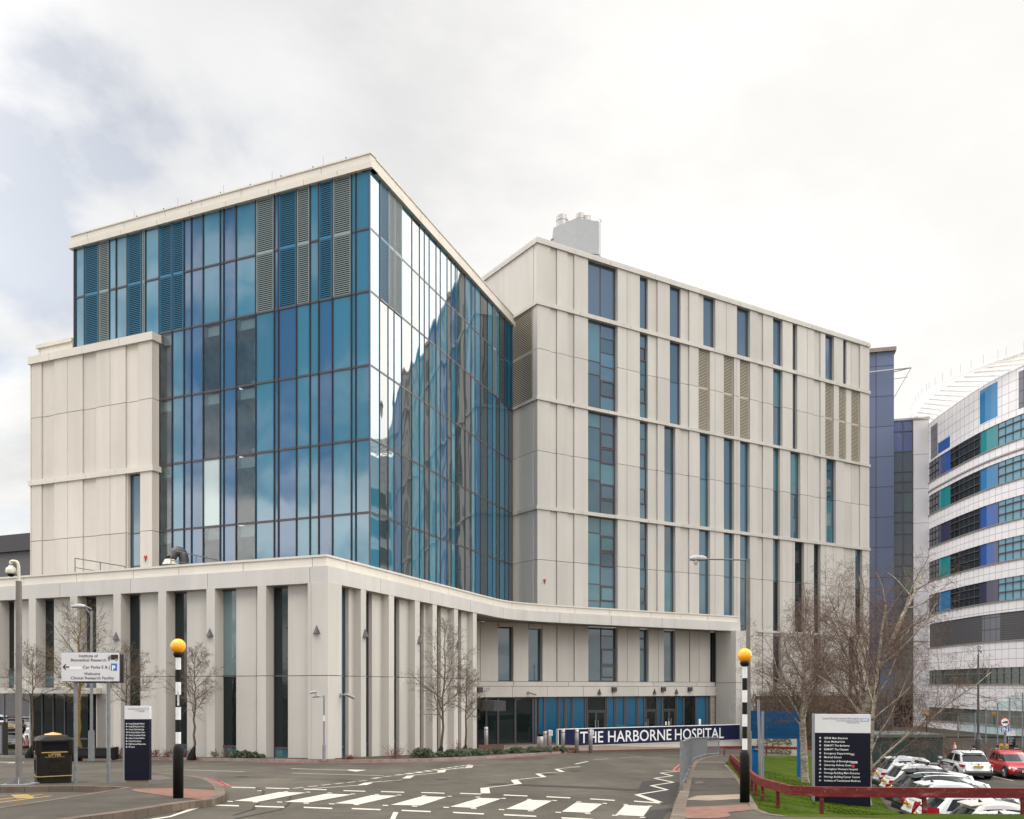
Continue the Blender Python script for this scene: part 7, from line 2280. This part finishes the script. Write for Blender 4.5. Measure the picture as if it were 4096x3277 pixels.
BIRCH = dict(seg=[8, 6, 5, 4, 3], wander=[.12, .13, .14, .15, .14], droop=[-.10, .0, .14, .32, .42], taper=[.28, .35, .4, .5, .5], tip=.0022, kids=[(11, 14), (7, 9), (5, 6), (3, 4), (0, 0)], start=[.12, .12, .12, .15, .2],
             angle=[40, 45, 48, 45, 40], ratio=[.48, .46, .50, .55, .5], rr=[.44, .46, .55, .6, .6], bark_r=.018)
def birch(label, u, y, mains, rt, seed, base_v=None, lean=0.0, hfork=1.5, P=BIRCH):
    """mains: (tip u, tip v, depth offset, radius share, start height share)"""
    x = px(u, 0, y)[0]; z = land(x, y) - .05
    T = Tree(seed); n = 8
    pts = [Vector((x + lean * (i / n) + T.r.gauss(0, .012), y + T.r.gauss(0, .012), z + hfork * i / n)) for i in range(n + 1)]
    T.trunk.path(pts, [rt * (1.22 if i == 0 else 1.0 - .18 * i / n) for i in range(n + 1)], 10)
    for (tu, tv, dy, rs, fs) in mains:
        tip = Vector(px(tu, tv, y + dy)); q = fs * n; j = min(int(q), n - 1); pos = pts[j].lerp(pts[j + 1], q - j)
        d = tip - pos; L = d.length
        T.limb(pos, d + Vector((0, 0, .15 * L)), L * 1.06, rt * rs * (.95 if rs > .7 else .70), 0, P)
    return T.done('birch_tree', label, (x, y, z), M['birch'], M['twig_birch'], 'bare birches on the grass bank', M['birch'])
birch('birch on the open grass between the blue board and the large totem sign', 3222, 27.5, [(3205, 2420, .3, .80, 1.0), (3090, 2560, -.6, .45, .97), (3330, 2520, .8, .48, 1.0), (3130, 2700, 1.0, .38, .93), (3290, 2690, -1.0, .40, .95), (3060, 2740, .2, .3, .9), (3180, 2560, 1.2, .4, .98)], .115, 21, lean=-.1, hfork=1.95)
birch('tallest birch, its trunk base hidden by the large totem sign', 3450, 23.5, [(3530, 2240, .3, .80, 1.0), (3300, 2440, -.5, .5, .97), (3420, 2400, .9, .45, 1.0), (3640, 2380, .6, .5, .98), (3230, 2560, .3, .42, .93), (3600, 2560, -.8, .4, .92), (3370, 2620, -.9, .38, .9), (3560, 2420, 1.2, .4, .96)], .125, 22, lean=.05, hfork=2.4)
birch('white trunked birch with a long low branch reaching over the parked cars', 3470, 19.3, [(3600, 2470, .2, .82, 1.0), (3930, 2760, .9, .62, .72), (3690, 2640, -.4, .42, .95), (3830, 2880, -.3, .30, .70)], .070, 23, lean=.05, hfork=1.15)

# ---- planting --------------------------------------------------------------
def shrub(label, x, y, w, d, h, seed, mats, n=900, s=.05, spiky=False, name='shrub', cat='shrub', group='low shrubs in the planting beds'):
    r = random.Random(seed); z = land(x, y) + .08
    t = thing(name, label, cat, (x, y, z), 0, group)
    b = MB(); lumps = [(r.uniform(-.7, .7) * w, r.uniform(-.6, .6) * d, r.uniform(.5, 1)) for _ in range(6)]
    for k in range(n):
        lx, ly, lh = r.choice(lumps)
        px_, py_ = lx + r.gauss(0, .22) * w, ly + r.gauss(0, .22) * d
        hz = h * lh * max(0, 1 - ((px_ - lx) / (w * .6)) ** 2) * r.random() ** .5
        c = Vector((x + px_, y + py_, z + hz)); a = Vector((r.gauss(0, 1), r.gauss(0, 1), r.gauss(0, 1))).normalized(); q = a.orthogonal().normalized()
        ss = s * r.uniform(.6, 1.4)
        b.add([tuple(c - a * ss), tuple(c + q * ss * .45), tuple(c + a * ss), tuple(c - q * ss * .45)], [(0, 1, 2, 3)])
    b.build('foliage', M[mats[0]], t)
    b = MB()
    for k in range(26 if spiky else 12):
        a = r.uniform(0, 6.28); e = Vector((x + r.gauss(0, .5) * w, y + r.gauss(0, .5) * d, z + h * r.uniform(.6, 1.25 if spiky else .9)))
        b.tube((x + r.gauss(0, .25) * w, y + r.gauss(0, .25) * d, z - .05), e, .007, .004, n=3)
    b.build('stems', M[mats[1]], t)
for i, (u, y, w, d, h, m, sp, lab) in enumerate([
        (1715, 43.0, .9, .5, .55, 'leaf', False, 'dark evergreen shrub at the foot of the tallest young tree'), (1800, 44.5, 1.0, .6, .5, 'leaf', False, 'rounded green shrub between the two entrance trees, beside tall reddish stems'),
        (1905, 48.0, 1.0, .6, .5, 'leaf', False, 'grey green shrub beside the smaller slim tree'), (1995, 51.0, 1.0, .5, .4, 'leaf', False, 'low green hedge clump in front of the stone fins by the red brick edging'),
        (2075, 53.5, 1.1, .5, .45, 'leaf', False, 'low green hedge clump in the middle of the curved bed'), (2160, 56.0, 1.1, .5, .45, 'leaf', False, 'low green hedge clump below the steel litter bin'), (2225, 58.0, .8, .4, .4, 'leaf', False, 'small green clump at the tip of the curved bed beside the bollards'),
        (1020, 41.9, .5, .35, .35, 'leaf', False, 'dark green clump below the dark window next to the corner pier'), (965, 42.3, .55, .35, .42, 'leaf', False, 'dark green clump beside the pale yellowish twiggy plant'),
        (905, 42.6, .25, .2, .62, 'leaf_pale', True, 'pale yellowish twiggy plant at the foot of the podium'), (860, 42.9, .2, .2, .4, 'leaf_pale', True, 'thin straggly plant between the young tree and the pale yellowish twiggy plant'),
        (618, 43.6, .35, .3, .42, 'leaf_red', True, 'reddish bush under the panels, the one closer to the slim totem sign'), (668, 43.4, .35, .3, .42, 'leaf_red', True, 'reddish bush under the panels, the one closer to the striped beacon'), (478, 44.0, .4, .3, .6, 'leaf_red', True, 'reddish twiggy bush between the slim totem sign and the black barrier'),
        (740, 43.0, .4, .3, .5, 'leaf_red', True, 'reddish twiggy bush behind the beacon near the litter bin'), (1585, 40.4, .7, .4, .6, 'leaf_red', True, 'brownish twiggy patch in front of the stone fins'), (1835, 46.4, .4, .3, .75, 'leaf_red', True, 'tall reddish stems between the two entrance trees'),
        (1398, 39.9, .35, .15, .25, 'leaf_red', True, 'small bare sprig by the wall at the podium corner')]):
    shrub(lab, px(u, 0, y)[0], y, w, d, h, 40 + i, (m, 'bark' if not sp else 'leaf_red'), 1500 if not sp else 220, .055 if not sp else .03, sp)
# brown hedge in front of the distant bollards
b = MB(); r5 = random.Random(77)
for k in range(5200):
    x = r5.uniform(22.5, 48); y = 57.2 + r5.gauss(0, .5) + (x - 22) * .05; z = LOT + r5.random() ** .7 * 1.15
    a = Vector((r5.gauss(0, 1), r5.gauss(0, 1), r5.gauss(0, 1.2))).normalized() * .16
    b.tube((x - a.x, y - a.y, z - a.z), (x + a.x, y + a.y, z + a.z), .012, .006, n=3)
o = b.build('beech_hedge', M['leaf_red']); tag(o, 'brown leafless hedge behind the white and red hatchbacks', 'hedge')
# bare copse behind the blue board, under the stone block
b = MB(); r6 = random.Random(78)
for k in range(4200):
    x = r6.uniform(20, 34); y = 74 + r6.uniform(-2.5, 2.5) + (x - 20) * .45; z = land(x, y) + r6.random() * 4.6
    a = Vector((r6.gauss(0, .5), r6.gauss(0, .5), 1)).normalized() * r6.uniform(.3, .7)
    b.tube((x - a.x, y - a.y, z - a.z), (x + a.x, y + a.y, z + a.z), .022, .008, n=3)
o = b.build('bare_thicket', M['twig']); o['kind'] = 'stuff'
# far trees at the left, beyond the car park
b = MB(); r7 = random.Random(79)
for k in range(6000):
    x = r7.uniform(-75, -38); y = 104 + r7.uniform(-3, 3); z = land(x, y) + r7.random() ** .8 * 9.5
    a = Vector((r7.gauss(0, .7), r7.gauss(0, .7), 1)).normalized() * r7.uniform(.4, 1.1)
    b.tube((x - a.x, y - a.y, z - a.z), (x + a.x, y + a.y, z + a.z), .05, .02, n=3)
b.box(-80, -36, 108, 109, E - 6, E + 1.2)
o = b.build('distant_trees', M['twig']); o['kind'] = 'stuff'
# verge strip in the left car park
b = MB()
p = [(x, y, land(x, y) + .03) for x, y in (px(-30, 0, 68)[:2], px(118, 0, 68)[:2], px(122, 0, 72.5)[:2], px(-30, 0, 72.5)[:2])]
b.poly(p); b.build('verge', M['grass'], kind='structure')
